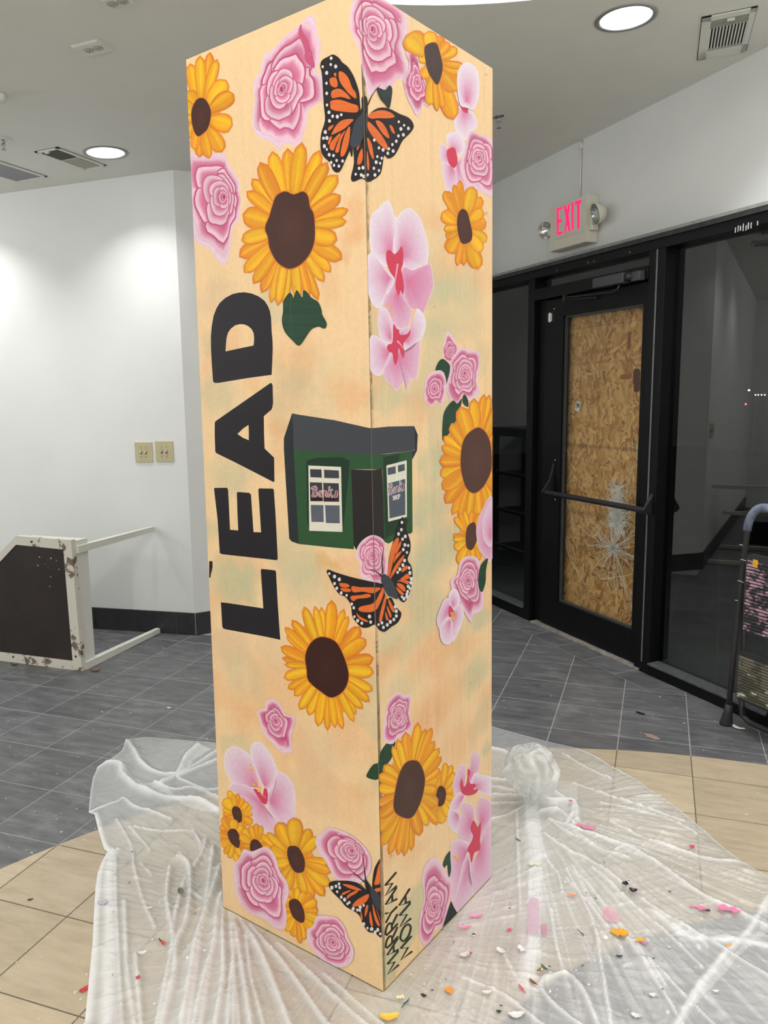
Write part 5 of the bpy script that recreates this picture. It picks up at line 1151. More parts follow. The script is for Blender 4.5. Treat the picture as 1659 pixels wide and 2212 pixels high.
rose('L', T(14, '50,955 120,970 180,1040 215,1140 262,1240 255,1330 190,1390 80,1390 0,1340 -60,1280 -120,1200 -145,1080 -90,1040 -60,960 0,950'), T(14, '85,1180')[0], 'bottom pink rose beside the lower edge', nl=5, seed=51)
rose('L', T(11, '700,780 760,820 800,900 870,915 860,1000 840,1080 850,1180 770,1190 700,1120 640,1060 610,980 580,880 640,850 650,800'), T(11, '722,945')[0], 'small pink rose below the large sunflower', nl=3, seed=61)
sunflower('R', T(3, '970,382 1010,400 1040,500 1058,600 1040,700 1010,762 970,720 925,640 900,520 895,430 920,400'), T(3, '745,325 935,290 1040,330 1110,390 1180,440 1235,590 1215,650 1180,800 1150,1050 1060,960 1010,980 940,930 880,690 850,520'), 'sunflower cut by the top edge of the right face', brown=srgb(66, 52, 50), wide=1.35)
hibiscus('R', [(T(3, '1270,565 1330,590 1370,650 1385,780 1370,900 1330,975 1270,960 1215,930 1190,760 1200,640 1230,590'), T(3, '1270,950')[0])], None, 'upper pale petal beside the top right sunflower')
sunflower('R', T(5, '1240,422 1280,450 1305,540 1325,640 1310,710 1245,735 1215,700 1195,620 1188,530 1205,450'), T(5, '1085,275 1165,218 1215,180 1325,235 1400,325 1410,430 1445,540 1445,710 1400,800 1375,945 1250,915 1195,915 1120,805 1095,670 1078,600 1065,455'), 'yellow sunflower below the right edge rose', wide=1.2)
hibiscus('R', [(T(5, '540,365 575,350 605,400 625,480 655,520 635,650 630,780 620,860 560,930 480,860 425,790 410,650 430,480 490,420'), T(5, '620,880')[0]), (T(5, '760,420 800,440 860,510 890,600 925,720 930,850 905,930 850,930 780,970 710,940 650,850 625,740 640,620 660,510 700,450'), T(5, '670,870')[0], .1), (T(5, '430,815 480,870 540,940 600,1010 630,1060 600,1130 550,1190 530,1250 490,1305 430,1260 400,1180 360,1100 350,970 385,860'), T(5, '620,1030')[0]),
               (T(5, '720,940 790,970 880,935 950,920 970,1020 975,1120 940,1220 885,1355 850,1320 780,1310 730,1230 700,1100 695,1000'), T(5, '720,1060')[0], .75), (T(5, '605,1130 645,1080 700,1160 740,1260 785,1330 770,1420 740,1495 680,1490 610,1440 560,1380 530,1270'), T(5, '650,1150')[0], .55)],
         [T(5, '570,790 600,795 630,825 670,790 695,755 710,830 705,920 690,960 705,1030 715,1120 705,1190 685,1150 668,1200 640,1130 635,1050 600,1000 580,960 560,900 555,830')], 'largest hibiscus on the right face, upper of two', [T(5, '660,910 640,1040 620,1180 606,1320')], T(5, '560,1300 615,1325 555,1330 605,1380 588,1398 566,1432 560,1382 575,1275'))
hibiscus('R', [(T(7, '500,-150 560,-130 610,-10 610,110 600,175 510,130 480,10 490,-100'), T(7, '620,170')[0], .15), (T(7, '610,-10 680,40 740,20 770,50 720,120 660,160 615,120'), T(7, '660,150')[0], .3), (T(7, '830,-130 880,-90 910,-10 890,90 840,170 790,228 725,218 705,150 760,70 785,0'), T(7, '710,180')[0]), (T(7, '430,105 500,130 560,180 605,240 590,300 560,370 530,430 490,460 430,430 400,330 400,180'), T(7, '600,250')[0], .1), (T(7, '610,240 660,200 720,230 790,220 850,150 855,260 840,400 820,490 775,490 740,600 720,510 650,590 600,540 540,480 540,400 580,320'), T(7, '650,250')[0], .55)],
         [T(7, '620,0 650,45 670,50 680,95 740,90 772,50 765,100 720,160 710,190 720,260 710,305 690,270 665,215 660,300 640,370 620,320 610,260 580,250 562,210 580,180 612,160')], 'lower hibiscus of the two on the right face', [T(7, '655,150 690,190 712,225')])
rose('R', T(7, '1110,72 1145,110 1185,180 1190,260 1150,340 1080,310 1065,220 1085,150 1090,100'), T(7, '1132,255')[0], 'small pink bud at the top of the trio', nl=3, seed=71)
leaf('R', T(7, '1060,315 1110,350 1135,400 1130,480 1100,540 1080,500 1070,430 1000,420 1020,350'), 'dark green leaf between the trio of roses')
rose('R', T(7, '1240,215 1300,240 1380,260 1385,400 1370,510 1385,610 1310,680 1230,640 1190,720 1130,650 1100,560 1130,430 1140,330 1200,240'), T(7, '1258,440')[0], 'largest pink rose of the trio', nl=5, seed=81)
rose('R', T(7, '960,440 1040,420 1080,470 1090,560 1080,650 1050,720 1000,690 960,735 905,680 900,580 920,480'), T(7, '985,580')[0], 'left pink rose of the trio', nl=3, seed=91)
leaf('R', T(7, '1230,672 1210,780 1160,900 1110,990 1065,1038 1062,900 1080,780 1150,690 1190,715'), 'long green leaf below the trio of roses')
sunflower('R', T(7, '1345,938 1395,932 1450,980 1490,1090 1495,1300 1440,1430 1400,1480 1340,1515 1280,1480 1245,1400 1220,1270 1230,1100 1270,1000'),
          T(7, '1225,760 1340,688 1430,652 1475,656 1560,720 1640,900 1680,1100 1680,1350 1620,1520 1530,1640 1450,1720 1370,1790 1290,1730 1215,1725 1155,1690 1100,1590 1072,1470 1052,1350 1045,1230 1065,1100 1080,1015 1145,905'), 'largest sunflower on the right face, cut by the right edge', brown=srgb(78, 52, 44), wide=1.2)
leaf('R', T(7, '1255,630 1285,680 1287,740 1245,710 1240,660'), 'tiny green leaf above the largest right sunflower')
sunflower('R', T(9, '1345,325 1360,400 1365,480 1330,560 1300,572 1270,540 1265,440 1285,355'), T(9, '1175,285 1215,250 1158,440 1160,480 1172,560 1205,685 1280,692 1335,668 1390,655 1400,560 1250,225 1330,230 1390,250 1420,380'), 'small sunflower below the largest one on the right face', wide=1.25, brown=srgb(78, 52, 44))
hibiscus('R', [(T(9, '1500,110 1410,220 1375,320 1360,400 1372,510 1400,590 1500,640'), T(9, '1480,520')[0], .55), (T(9, '1500,150 1440,230 1415,350 1430,480 1500,520'), T(9, '1500,480')[0], .35)], None, 'pink petals cut by the right edge above the lower rose')
rose('R', T(9, '1350,640 1385,700 1390,820 1420,960 1410,1080 1370,1130 1330,1140 1315,1210 1270,1150 1230,1060 1195,1000 1140,910 1135,840 1190,800 1210,700 1260,640'), T(9, '1285,840')[0], 'pink rose beside the lower right edge', nl=5, seed=101)
leaf('R', T(9, '1460,650 1445,750 1440,860 1410,945 1380,900 1378,800 1400,710'), 'narrow green leaf at the right edge')
hibiscus('R', [(T(9, '1110,1010 1140,1080 1130,1150 1060,1220 1025,1270 1005,1190 1040,1080 1070,1020'), T(9, '1125,1120')[0], .25), (T(9, '1150,920 1190,940 1210,1030 1160,1110 1120,1040 1110,970'), T(9, '1140,1090')[0]), (T(9, '1195,1055 1235,1080 1240,1180 1200,1300 1150,1390 1130,1340 1150,1200 1170,1110'), T(9, '1150,1150')[0], .1), (T(9, '1115,1175 1145,1230 1130,1330 1130,1400 1080,1415 1045,1380 1030,1280 1070,1210'), T(9, '1130,1180')[0], .1)],
         [T(9, '1115,1070 1150,1105 1142,1150 1110,1170')], 'small pale hibiscus low beside the right edge', None, T(9, '1135,1140 1150,1165 1140,1185 1155,1180'))
# ---- little green shop painted across the corner
P = Paint(); F2 = 'LR'
def pf(s, col, faces='LR', k=10): fillp(P, faces, T(k, s), srgb(*col))
pf('335,178 262,400 262,500 310,1300 330,1325 395,1348 350,500 355,200', (40, 42, 46))
pf('335,178 400,190 720,240 1020,308 1065,310 1200,296 1430,292 1440,500 1405,515 1080,550 1030,550 700,530 350,505 345,300', (62, 64, 70))
pf('1430,292 1462,370 1455,510 1412,595 1408,515 1436,505', (42, 44, 48))
P.build('painted_shop_roof', 'dark grey roof of the painted shop')
P = Paint()
pf('350,505 700,530 1060,550 1200,540 1410,515 1415,1240 1400,1255 1340,1260 1200,1345 1160,1330 1145,680 870,680 890,1395 700,1380 395,1348', (44, 78, 48))
pf('465,600 560,575 780,570 850,600 848,700 800,1150 790,1240 500,1235 470,1150', (28, 52, 36)); pf('1150,570 1300,540 1290,610 1190,660 1190,1150 1350,1112 1380,1130 1360,1200 1170,1300', (28, 54, 36))
P.build('painted_shop_wall', 'green wall of the painted shop')
P = Paint(); pf('866,680 1010,685 1070,685 1142,672 1150,900 1162,1330 1100,1400 950,1400 915,1408 888,1360', (38, 34, 34)); P.build('painted_shop_door', 'black doorway of the painted shop')
def shopwin(fr, panes, lab):
    global P
    P = Paint(); pf(fr, (216, 212, 196)); o = P.build('painted_shop_window', lab); P = Paint()
    for p in panes: pf(*p)
    P.build('painted_pane', None, o); return o
wl_ = shopwin('482,645 775,658 780,950 788,1240 490,1230 486,900', [('497,678 600,680 603,755 500,750', (58, 58, 64)), ('622,682 755,690 757,760 625,757', (62, 62, 68)), ('495,795 605,798 610,965 500,965', (58, 54, 60)), ('615,800 755,805 758,970 620,968', (60, 56, 62)), ('503,998 617,1000 620,1152 510,1150', (88, 92, 104)), ('632,1000 762,1003 764,1163 640,1160', (86, 90, 102)), ('500,925 608,930 610,965 500,965', (62, 34, 40)), ('620,935 757,935 758,970 620,968', (58, 36, 42))], 'cream framed left window of the painted shop')
wr_ = shopwin('1180,645 1362,598 1364,1105 1198,1148', [('1190,668 1262,650 1265,715 1192,732', (74, 78, 88)), ('1282,645 1343,630 1345,690 1285,705', (74, 78, 88)), ('1196,805 1348,765 1350,1085 1208,1120', (78, 84, 96))], 'cream framed right window of the painted shop')
# hand lettering: single stroke alphabet on a unit box (x right, y up)
GLY = {'A': ([[(0, 0), (.5, 1), (1, 0)], [(.2, .38), (.8, .38)]], .9), 'B': ([[(0, 0), (0, 1), (.6, 1), (.75, .78), (.55, .54), (0, .52)], [(.5, .52), (.85, .32), (.7, .04), (0, 0)]], .85), 'E': ([[(.8, 1), (0, 1), (0, 0), (.8, 0)], [(0, .5), (.6, .5)]], .8), 'H': ([[(0, 0), (0, 1)], [(.8, 0), (.8, 1)], [(0, .5), (.8, .5)]], .85), 'L': ([[(0, 1), (0, 0), (.7, 0)]], .75),
 'M': ([[(0, 0), (.12, 1), (.5, .3), (.88, 1), (1, 0)]], 1.1), 'O': ([[(.5, 1), (.12, .8), (0, .5), (.12, .2), (.5, 0), (.88, .2), (1, .5), (.88, .8), (.5, 1)]], 1.0), 'P': ([[(0, 0), (0, 1), (.6, 1), (.8, .75), (.6, .5), (0, .48)]], .85), 'R': ([[(0, 0), (0, 1), (.6, 1), (.78, .76), (.55, .52), (0, .5)], [(.35, .5), (.85, 0)]], .9), 'S': ([[(.8, .85), (.5, 1), (.15, .85), (.15, .62), (.7, .42), (.8, .2), (.45, 0), (.05, .15)]], .85),
 'T': ([[(0, 1), (.9, 1)], [(.45, 1), (.45, 0)]], .9), 'Y': ([[(0, 1), (.42, .5), (.85, 1)], [(.42, .5), (.42, 0)]], .85), 'a': ([[(.7, .5), (.35, .6), (.05, .35), (.15, .05), (.5, .05), (.7, .4), (.72, .05), (.9, .0)]], .85), 'n': ([[(0, .6), (.08, 0), (.15, .4), (.45, .6), (.6, .4), (.62, 0)]], .75), 'k': ([[(.15, 1.1), (0, 0)], [(.75, .8), (.08, .42), (.35, .4), (.8, -.05)]], .8), 's': ([[(.1, .05), (.35, .1), (.55, .65), (.65, .25), (.55, 0), (.2, -.02)]], .75),
 'b': ([[(-.15, .85), (.15, 1.0), (.1, .0), (-.05, .02)], [(.1, .98), (.5, 1.1), (.75, .85), (.5, .58), (.15, .52), (.65, .5), (.85, .22), (.55, -.02), (.1, .02)]], 1.0), ' ': ([], .5)}
def lettering(P, faces, k, text, b0, b1, upv, w, col, fit=True):
    """text from b0 to b1 in crop k, letter height vector upv (crop units), stroke width in crop units"""
    x0, y0, sc = KK[k]; tot = sum(GLY[c][1]+0.14 for c in text); b0 = np.array(b0, float); b1 = np.array(b1, float); adv = (b1-b0)/tot; upv = np.array(upv, float); pos = 0
    for ch in text:
        st_, wd = GLY[ch]
        for s_ in st_:
            pts = [b0+adv*(pos+p[0]*(wd if wd > 0.5 else 1))+upv*p[1] for p in s_]; pts = [(x0+p[0]/sc, y0+p[1]/sc) for p in pts]; stroke(P, faces, pts if ch in 'AEHLMTY' else bez(pts, 3), w/sc, col)
            for q in (pts[0], pts[-1]): fillp(P, faces, [(q[0]+w/sc/2*math.cos(t), q[1]+w/sc/2*math.sin(t)) for t in [2*PI*j/6 for j in range(6)]], col)
        pos += wd+0.14
P = Paint(); lettering(P, 'LR', 10, 'bank', (520, 918), (712, 925), (0, -78), 17, srgb(228, 208, 210)); lettering(P, 'LR', 10, 's', (712, 922), (760, 925), (0, -80), 17, srgb(228, 208, 210))
lettering(P, 'LR', 10, 'bank', (520, 918), (712, 925), (0, -78), 6.5, srgb(120, 34, 52)); lettering(P, 'LR', 10, 's', (712, 922), (760, 925), (0, -80), 6.5, srgb(120, 34, 52))
lettering(P, 'LR', 10, 'BARBER STYLE', (515, 958), (725, 962), (0, -20), 3.5, srgb(24, 18, 22)); P.build('painted_lettering', 'white and red script across the left painted window', wl_)
P = Paint(); lettering(P, 'LR', 10, 'banks', (1208, 905), (1352, 858), (0, -84), 13, srgb(226, 210, 214)); lettering(P, 'LR', 10, 'banks', (1208, 905), (1352, 858), (0, -84), 4.5, srgb(90, 56, 68))
lettering(P, 'LR', 10, 'SHOP', (1235, 955), (1302, 938), (0, -36), 7, srgb(220, 214, 214)); P.build('painted_lettering', 'script and the word SHOP on the right painted window', wr_)
P = Paint(); lettering(P, 'R', 14, 'MARRYAM', (666, 1388), (642, 545), (-98, 100), 19, srgb(40, 44, 32)); lettering(P, 'R', 14, 'MOMA', (784, 1268), (764, 690), (-96, 92), 19, srgb(40, 44, 32)); P.build('painted_signature', 'dark hand lettered name running up the lower near corner')

rose('LR', T(9, '430,445 500,465 545,520 550,650 570,700 560,790 500,880 440,880 420,840 360,830 320,770 330,700 290,620 310,540 360,480'), T(9, '435,620')[0], 'pink rose at the foot of the painted shop door', nl=5, seed=111, deep=srgb(196, 74, 104))
# ---- butterflies
BK = srgb(36, 31, 33); BO = srgb(214, 104, 48); BW = srgb(216, 212, 212); BG = srgb(58, 62, 70)
def butterfly(faces, blacks, body, oranges, dots, ant, label, r=3.3):
    P = Paint()
    for k, s in blacks: fillp(P, faces, smooth(T(k, s), 3), BK)
    for k, s in ant: stroke(P, faces, bez(T(k, s)), 3.0, BK, True)
    o = P.build('painted_butterfly', label)
    for k, ss in oranges:
        for s in ss.split(';'):
            Q = Paint(); pl = smooth(T(k, s), 3); fillp(Q, faces, pl, lambda p: tuple(c*(0.9+0.2*((p[1]*0.13) % 1)) for c in BO)); Q.build('wing_cell', None, o)
    Q = Paint()
    for k, s in dots:
        for d in T(k, s): dot(Q, faces, d, r*random.uniform(0.75, 1.1), BW)
    w_ = Q.build('wing_spots', 'white wing spots', o); w_['kind'] = 'stuff'
    Q = Paint()
    for k, s in body: fillp(Q, faces, smooth(T(k, s), 3), BG)
    Q.build('body', 'grey body', o); return o
butterfly('LR', [(2, '1330,490 1380,520 1410,560 1460,600 1510,680 1540,760 1560,830 1570,950 1580,1010 1600,1060 1560,1160 1500,1300 1440,1430 1385,1540 1330,1530 1300,1460 1240,1400 1215,1330 1220,1200 1255,1080 1245,950 1235,780 1225,650 1212,600 1225,545 1280,510'),
                (3, '385,1040 440,990 500,965 580,975 670,1020 760,1060 800,1130 770,1190 700,1260 660,1340 620,1400 570,1420 535,1390 520,1480 500,1560 440,1610 390,1630 340,1600 265,1628 243,1590 270,1460 260,1300 250,1180 300,1080'), (3, '225,1270 255,1290 258,1385 243,1398'), (3, '355,860 378,875 387,940 385,1060 370,1150 300,1150 270,1080 320,1010 340,960 338,890')],
          [(3, '352,1010 380,1040 372,1180 330,1290 270,1330 240,1290 260,1180 290,1080 330,1040')],
          [(2, '1380,645 1420,650 1465,700 1500,790 1530,830 1535,885 1480,850 1420,780 1385,720;1300,705 1355,700 1370,770 1340,785 1305,760;1335,660 1355,655 1355,690 1340,680;1315,820 1380,795 1440,830 1485,890 1400,870 1320,880;1310,905 1390,895 1480,925 1550,950 1545,1005 1450,1005 1320,985 1305,940;1510,1070 1480,1110 1420,1160 1330,1205 1315,1200 1360,1120 1420,1075;1480,1135 1470,1280 1430,1390 1395,1395 1410,1290 1440,1190;1440,1170 1400,1260 1380,1360 1348,1360 1370,1280 1400,1210;1400,1190 1360,1280 1330,1350 1295,1320 1330,1250;1335,1120 1310,1160 1285,1170 1290,1140;1320,1225 1300,1290 1282,1290 1295,1235'),
           (3, '385,1040 450,1000 530,990 600,1015 625,1050 560,1062 480,1060 420,1065;385,1090 440,1130 500,1200 550,1280 570,1345 520,1320 450,1250 390,1160;455,1090 500,1090 550,1150 580,1240 520,1200;580,1120 610,1140 630,1200 600,1180;380,1235 420,1290 440,1430 400,1360;320,1235 345,1230 330,1290 300,1350 297,1300;345,1330 350,1420 330,1470 300,1470 310,1400;380,1350 400,1480 390,1530 378,1480')],
          [(2, '1312,523 1308,580 1352,598 1236,600 1272,655 1270,748 1272,838 1275,943 1292,1008 1325,1043 1367,1047 1403,1030 1297,1085 1260,1185 1243,1240 1275,1238 1252,1312 1274,1340 1295,1388 1333,1395 1362,1440 1415,1445 1313,1458 1338,1483 1382,1490'),
           (3, '662,1093 710,1125 748,1152 680,1157 703,1210 658,1220 638,1267 604,1297 572,1335 611,1355 562,1375 483,1327 520,1345 441,1257 469,1405 508,1420 457,1455 493,1465 437,1510 483,1530 446,1570 320,1510 355,1505 290,1563 340,1570 362,1583 382,1568')],
          [(3, '355,870 346,700 337,575'), (3, '385,945 430,850 497,762')], 'monarch butterfly wrapping the near corner at the top')
butterfly('LR', [(9, '25,765 45,747 100,770 250,815 400,850 520,880 540,960 560,1010 600,1000 640,1080 690,1140 660,1220 600,1260 540,1305 490,1285 455,1240 400,1265 340,1265 290,1220 255,1160 240,1060 190,990 140,970 90,900 50,820'), (9, '700,275 720,330 745,420 770,500 770,580 745,660 780,720 790,820 770,930 740,1010 710,1040 670,1010 640,940 600,850 570,800 580,650 610,520 640,420 670,330')],
          [(9, '525,785 550,795 590,830 620,880 645,950 655,1000 640,1010 600,990 570,980 540,930 510,860 512,800')],
          [(9, '140,868 215,875 230,903 160,905;150,915 230,918 240,945 180,945;250,898 330,905 500,910 470,945 430,960 350,945 265,950;245,985 330,975 400,965 425,985 390,1000 300,1010 270,1030 245,1015;310,1100 340,1075 440,1050 490,970 520,905 535,930 510,1020 450,1120 340,1125;290,1135 330,1170 395,1205 385,1217 320,1190;545,975 555,1010 530,1130 510,1210 490,1210 500,1130;560,1070 600,1150 590,1180 565,1120;570,1010 600,1050 628,1110 615,1130 585,1080;545,1120 570,1180 575,1205 550,1190;660,460 665,500 640,570 590,780 565,800 590,600 620,500;685,490 680,540 640,610 640,560;690,580 680,610 640,660 620,690 635,620;712,615 700,660 640,760 590,830 580,820 640,700;740,712 748,735 700,770 690,760 710,720;740,785 765,810 755,830 700,840 680,832 720,800;700,840 755,850 745,878 700,860 650,850;650,870 700,880 725,920 715,945 660,900;640,900 700,950 710,975 670,960')],
          [(9, '50,783 97,810 140,835 97,872 118,914 157,957 206,978 251,1055 269,1089 276,1169 304,1205 342,1227 411,1167 421,1217 483,1240 513,1224 526,1265 561,1242 588,1215 620,1195 642,1163 640,1120 632,1080 692,325 687,390 661,428 722,450 697,475 718,527 748,532 703,568 736,594 714,666 699,707 672,744 652,772 755,733 763,778 775,830 771,865 762,915 747,897 742,945 734,970 708,1008 690,990 735,990')],
          [(9, '515,810 470,770 410,743'), (9, '522,780 518,650 532,545')], 'monarch butterfly below the painted shop')
butterfly('L', [(14, '45,670 70,635 140,628 230,630 310,650 370,700 420,730 480,780 525,830 525,1125 460,1095 400,1085 350,1010 320,940 270,900 200,860 150,800 80,730'), (14, '530,420 525,690 450,695 436,660 450,540 480,470'), (14, '430,690 530,690 530,870 450,780'), (14, '365,632 385,625 410,660 430,700 400,740 380,700')],
          [(14, '420,690 450,700 500,760 517,820 517,900 470,860 430,780')],
          [(14, '170,658 250,668 340,710 290,712 220,690;305,712 300,735 240,770 215,790 210,765 250,735;405,748 400,790 360,835 300,858 258,855 290,810 350,770;400,845 395,900 375,950 370,920 380,860;440,830 470,930 505,1030 480,1020 450,940;470,870 500,950 515,1020;420,900 440,1000 440,1040 420,1020 410,950;335,895 350,960 345,985 333,960;175,735 240,712 235,725 165,760;490,500 508,480 508,640 480,665 455,660 470,590;455,705 508,690 510,720 470,730')],
          [(14, '75,690 112,677 140,657 145,690 123,727 160,775 190,797 232,822 215,835 267,878 303,890 330,865 360,848 325,893 362,1015 395,1052 432,1060 487,1067 465,1088 508,1103')],
          [(14, '365,640 300,580 225,525'), (14, '378,628 365,520 357,400')], 'monarch butterfly low on the near corner')
# ---- leaves and the lower right flowers
leaf('L', T(6, '940,140 965,160 975,185 1005,115 1050,180 1060,120 1090,130 1130,180 1190,220 1220,290 1225,330 1262,400 1255,445 1230,450 1190,435 1130,460 1080,530 1025,600 970,560 900,480 875,390 885,300 890,210'), 'dark green leaf under the large left sunflower', vein=T(6, '950,170 945,330 970,500 1020,590'))
leaf('R', T(3, '470,790 540,810 575,770 600,800 595,880 575,970 550,940 500,880'), 'dark leaf beside the top butterfly antenna', col=(38, 48, 44))
leaf('LR', T(12, '485,960 480,1020 450,1130 400,1200 350,1290 310,1340 250,1335 203,1310 220,1260 270,1190 320,1170 340,1070 400,980 440,965'), 'dark green wavy leaf crossing the near corner', vein=T(12, '470,980 390,1090 330,1200'))
rose('R', T(12, '540,460 590,490 650,485 640,600 640,720 660,800 580,890 500,920 470,970 400,960 370,880 380,780 400,640 430,540 480,480'), T(12, '525,690')[0], 'pink rose above the lower right sunflower', nl=5, seed=121)
sunflower('R', T(12, '965,1410 1000,1440 1012,1500 990,1590 950,1622 915,1600 905,1530 930,1430'), T(12, '1005,1185 1070,1210 1092,1280 1102,1390 1090,1530 1045,1640 1030,1720 960,1790 890,1700 850,1600 870,1450 920,1260'), 'small sunflower touching the lower right large one', wide=1.2)
sunflower('R', T(12, '680,1148 740,1180 785,1290 790,1390 760,1540 700,1680 640,1740 560,1730 490,1680 470,1590 500,1400 540,1260 600,1170'),
          T(12, '520,955 600,882 720,790 795,850 855,840 882,968 928,1040 948,1125 930,1240 925,1340 905,1450 915,1600 922,1781 905,1799 815,1806 735,1900 654,2048 586,2100 520,2090 436,2086 357,2002 330,1860 330,1720 322,1600 325,1430 325,1310 385,1205 470,1020'), 'large sunflower low on the right face', brown=srgb(72, 50, 42), wide=1.12)
hibiscus('R', [(T(12, '1290,1070 1340,1080 1360,1150 1345,1240 1300,1310 1260,1380 1230,1330 1250,1240 1270,1130'), T(12, '1240,1380')[0], .4), (T(12, '1190,1190 1215,1230 1210,1330 1200,1430 1160,1500 1100,1480 1080,1400 1110,1290 1150,1210'), T(12, '1200,1440')[0], .35), (T(12, '1310,1280 1380,1300 1480,1330 1480,1500 1370,1480 1310,1440 1270,1370'), T(12, '1280,1430')[0]), (T(12, '1130,1490 1200,1480 1210,1520 1150,1640 1100,1720 1040,1700 1070,1570'), T(12, '1200,1500')[0], .1)],
         [T(12, '1235,1235 1260,1270 1245,1330 1260,1385 1310,1390 1310,1420 1290,1450 1340,1440 1310,1490 1230,1510 1170,1480 1155,1400 1170,1330 1190,1420 1225,1370')], 'upper hibiscus in the lower right corner')
hibiscus('R', [(T(14, '1120,0 1200,20 1230,100 1210,200 1150,180 1115,120'), T(14, '1200,20')[0], .1), (T(14, '1400,-110 1500,-60 1500,80 1440,180 1400,260 1380,120 1365,0'), T(14, '1400,120')[0], .5), (T(14, '1240,-60 1330,-40 1350,100 1330,180 1320,270 1280,300 1215,260 1200,150 1230,40'), T(14, '1330,120')[0], .45), (T(14, '1150,290 1220,270 1300,310 1290,370 1230,500 1210,640 1180,780 1140,800 1130,640 1110,600 1130,400'), T(14, '1300,330')[0], .35),
               (T(14, '1500,90 1500,600 1340,755 1300,640 1320,480 1380,370 1420,240'), T(14, '1390,330')[0], .3), (T(14, '1290,390 1310,480 1290,600 1330,720 1285,820 1190,925 1150,870 1190,740 1215,600 1240,480'), T(14, '1310,400')[0], .3)],
         [T(14, '1330,95 1355,110 1375,150 1400,110 1405,150 1395,270 1400,310 1390,360 1345,380 1320,470 1300,380 1280,370 1290,330 1320,280 1335,230 1310,170')], 'biggest hibiscus in the lower right corner', None, T(14, '1170,420 1190,435 1180,445 1205,395'))
leaf('R', T(14, '1125,370 1130,440 1135,540 1115,600 1105,520 1100,490 1065,530 1065,480 1085,420'), 'small green leaf beside the bottom right rose')
rose('R', T(14, '1000,440 1060,510 1110,610 1140,640 1130,760 1100,900 1060,1040 990,1060 970,1130 920,1205 880,1180 850,1080 870,900 900,780 880,640 900,520 950,460'), T(14, '985,865')[0], 'pink rose at the bottom of the right face', nl=5, seed=131)
leaf('R', T(14, '1135,815 1160,870 1192,925 1060,1048 1090,950'), 'nearly black leaf at the bottom right edge', col=(30, 40, 38), hard=True)
# screws in the right board
for (x, y) in T(3, '672,175 1453,672')+T(5, '1455,460 990,1300')+T(0, '1018 1478 840 1555 845 1850'):
    s_, z_ = face_sz('R', x, y)
    if not (0.004 < s_ < CW-0.004): continue
    P = Paint(); poly = [(x+2.6*math.cos(t), y+3.2*math.sin(t)) for t in [2*PI*j/10 for j in range(10)]]; fillp(P, 'R', poly, srgb(180, 150, 110)); fillp(P, 'R', [(x+1.6*math.cos(t)+.5, y+2*math.sin(t)+.6) for t in [2*PI*j/8 for j in range(8)]], srgb(224, 204, 168)); P.build('screw_head')
# ================================================================ PLASTIC SHEET
outl = T(20, '1462,330 975,290 845,308 820,380 740,440 655,500 625,560 608,650 600,740 595,800 635,815 660,920 700,1050 722,1062 680,1140 655,1210 640,1320 630,1500 620,1700 600,1900 570,2212')
outr = T(21, '150,175 290,215 480,265 620,295 720,340 800,390 930,460 1060,550 1190,640 1330,760 1430,850 1530,920 1659,1000')
PL = [fl(*p)[:2] for p in outl]; PR_ = [fl(*p)[:2] for p in outr]
bk = [CA+dL*(CW+0.05)+dR*(CW+0.14), CA+dR*(CW+0.28)+dL*0.30]
bl = PL[-1]; br = PR_[-1]
poly = [np.array(p) for p in ([bk[0]]+PL+[bl+np.array([-0.03, -0.30]), bl+np.array([0.1, -0.65]), np.array([-0.2, -0.05]), np.array([0.55, 0.15]), br+np.array([0.40, -0.35])]+PR_[::-1]+[bk[1]])]
poly = np.array(poly)
def inpoly(P, V):
    x, y = P[:, 0], P[:, 1]; ins = np.zeros(len(P), bool); n = len(V)
    for i in range(n):
        a, b = V[i], V[(i+1) % n]; c = ((a[1] > y) != (b[1] > y)); xi = (b[0]-a[0])*(y-a[1])/((b[1]-a[1]) if abs(b[1]-a[1]) > 1e-12 else 1e-12)+a[0]; ins ^= c & (x < xi)
    return ins
def nearest(P, V, closed=True):
    best = np.full(len(P), 1e9); bp = np.zeros((len(P), 2)); n = len(V)
    for i in range(n if closed else n-1):
        a, b = V[i], V[(i+1) % n]; ab = b-a; L2 = max(ab@ab, 1e-12); t = np.clip(((P-a)@ab)/L2, 0, 1); q = a+t[:, None]*ab; d = np.hypot(*(P-q).T); m_ = d < best; best[m_] = d[m_]; bp[m_] = q[m_]
    return best, bp
hole = np.array([CA-dL*0.004-dR*0.004, CA+dL*(CW+0.004)-dR*0.004, CA+dL*(CW+0.004)+dR*(CW+0.004), CA-dL*0.004+dR*(CW+0.004)])
ST = 0.0052
xs = np.arange(poly[:, 0].min()-ST, poly[:, 0].max()+ST, ST); ys = np.arange(poly[:, 1].min()-ST, poly[:, 1].max()+ST, ST)
XX, YY = np.meshgrid(xs, ys); G = np.c_[XX.ravel(), YY.ravel()]
ok = inpoly(G, poly) & ~inpoly(G, hole); ok2 = ok.reshape(XX.shape)
cells = ok2[:-1, :-1] | ok2[1:, :-1] | ok2[:-1, 1:] | ok2[1:, 1:]
use = np.zeros(XX.shape, bool)
for a, b in ((0, 0), (1, 0), (0, 1), (1, 1)): use[a:XX.shape[0]-1+a, b:XX.shape[1]-1+b] |= cells
out_i = np.where(use.ravel() & ~ok)[0]
Go = G[out_i]; d1, q1 = nearest(Go, poly); d2, q2 = nearest(Go, hole); G[out_i] = np.where((d1 < d2)[:, None], q1, q2)
idx = -np.ones(len(G), int); sel = np.where(use.ravel())[0]; idx[sel] = np.arange(len(sel)); Q = G[sel]
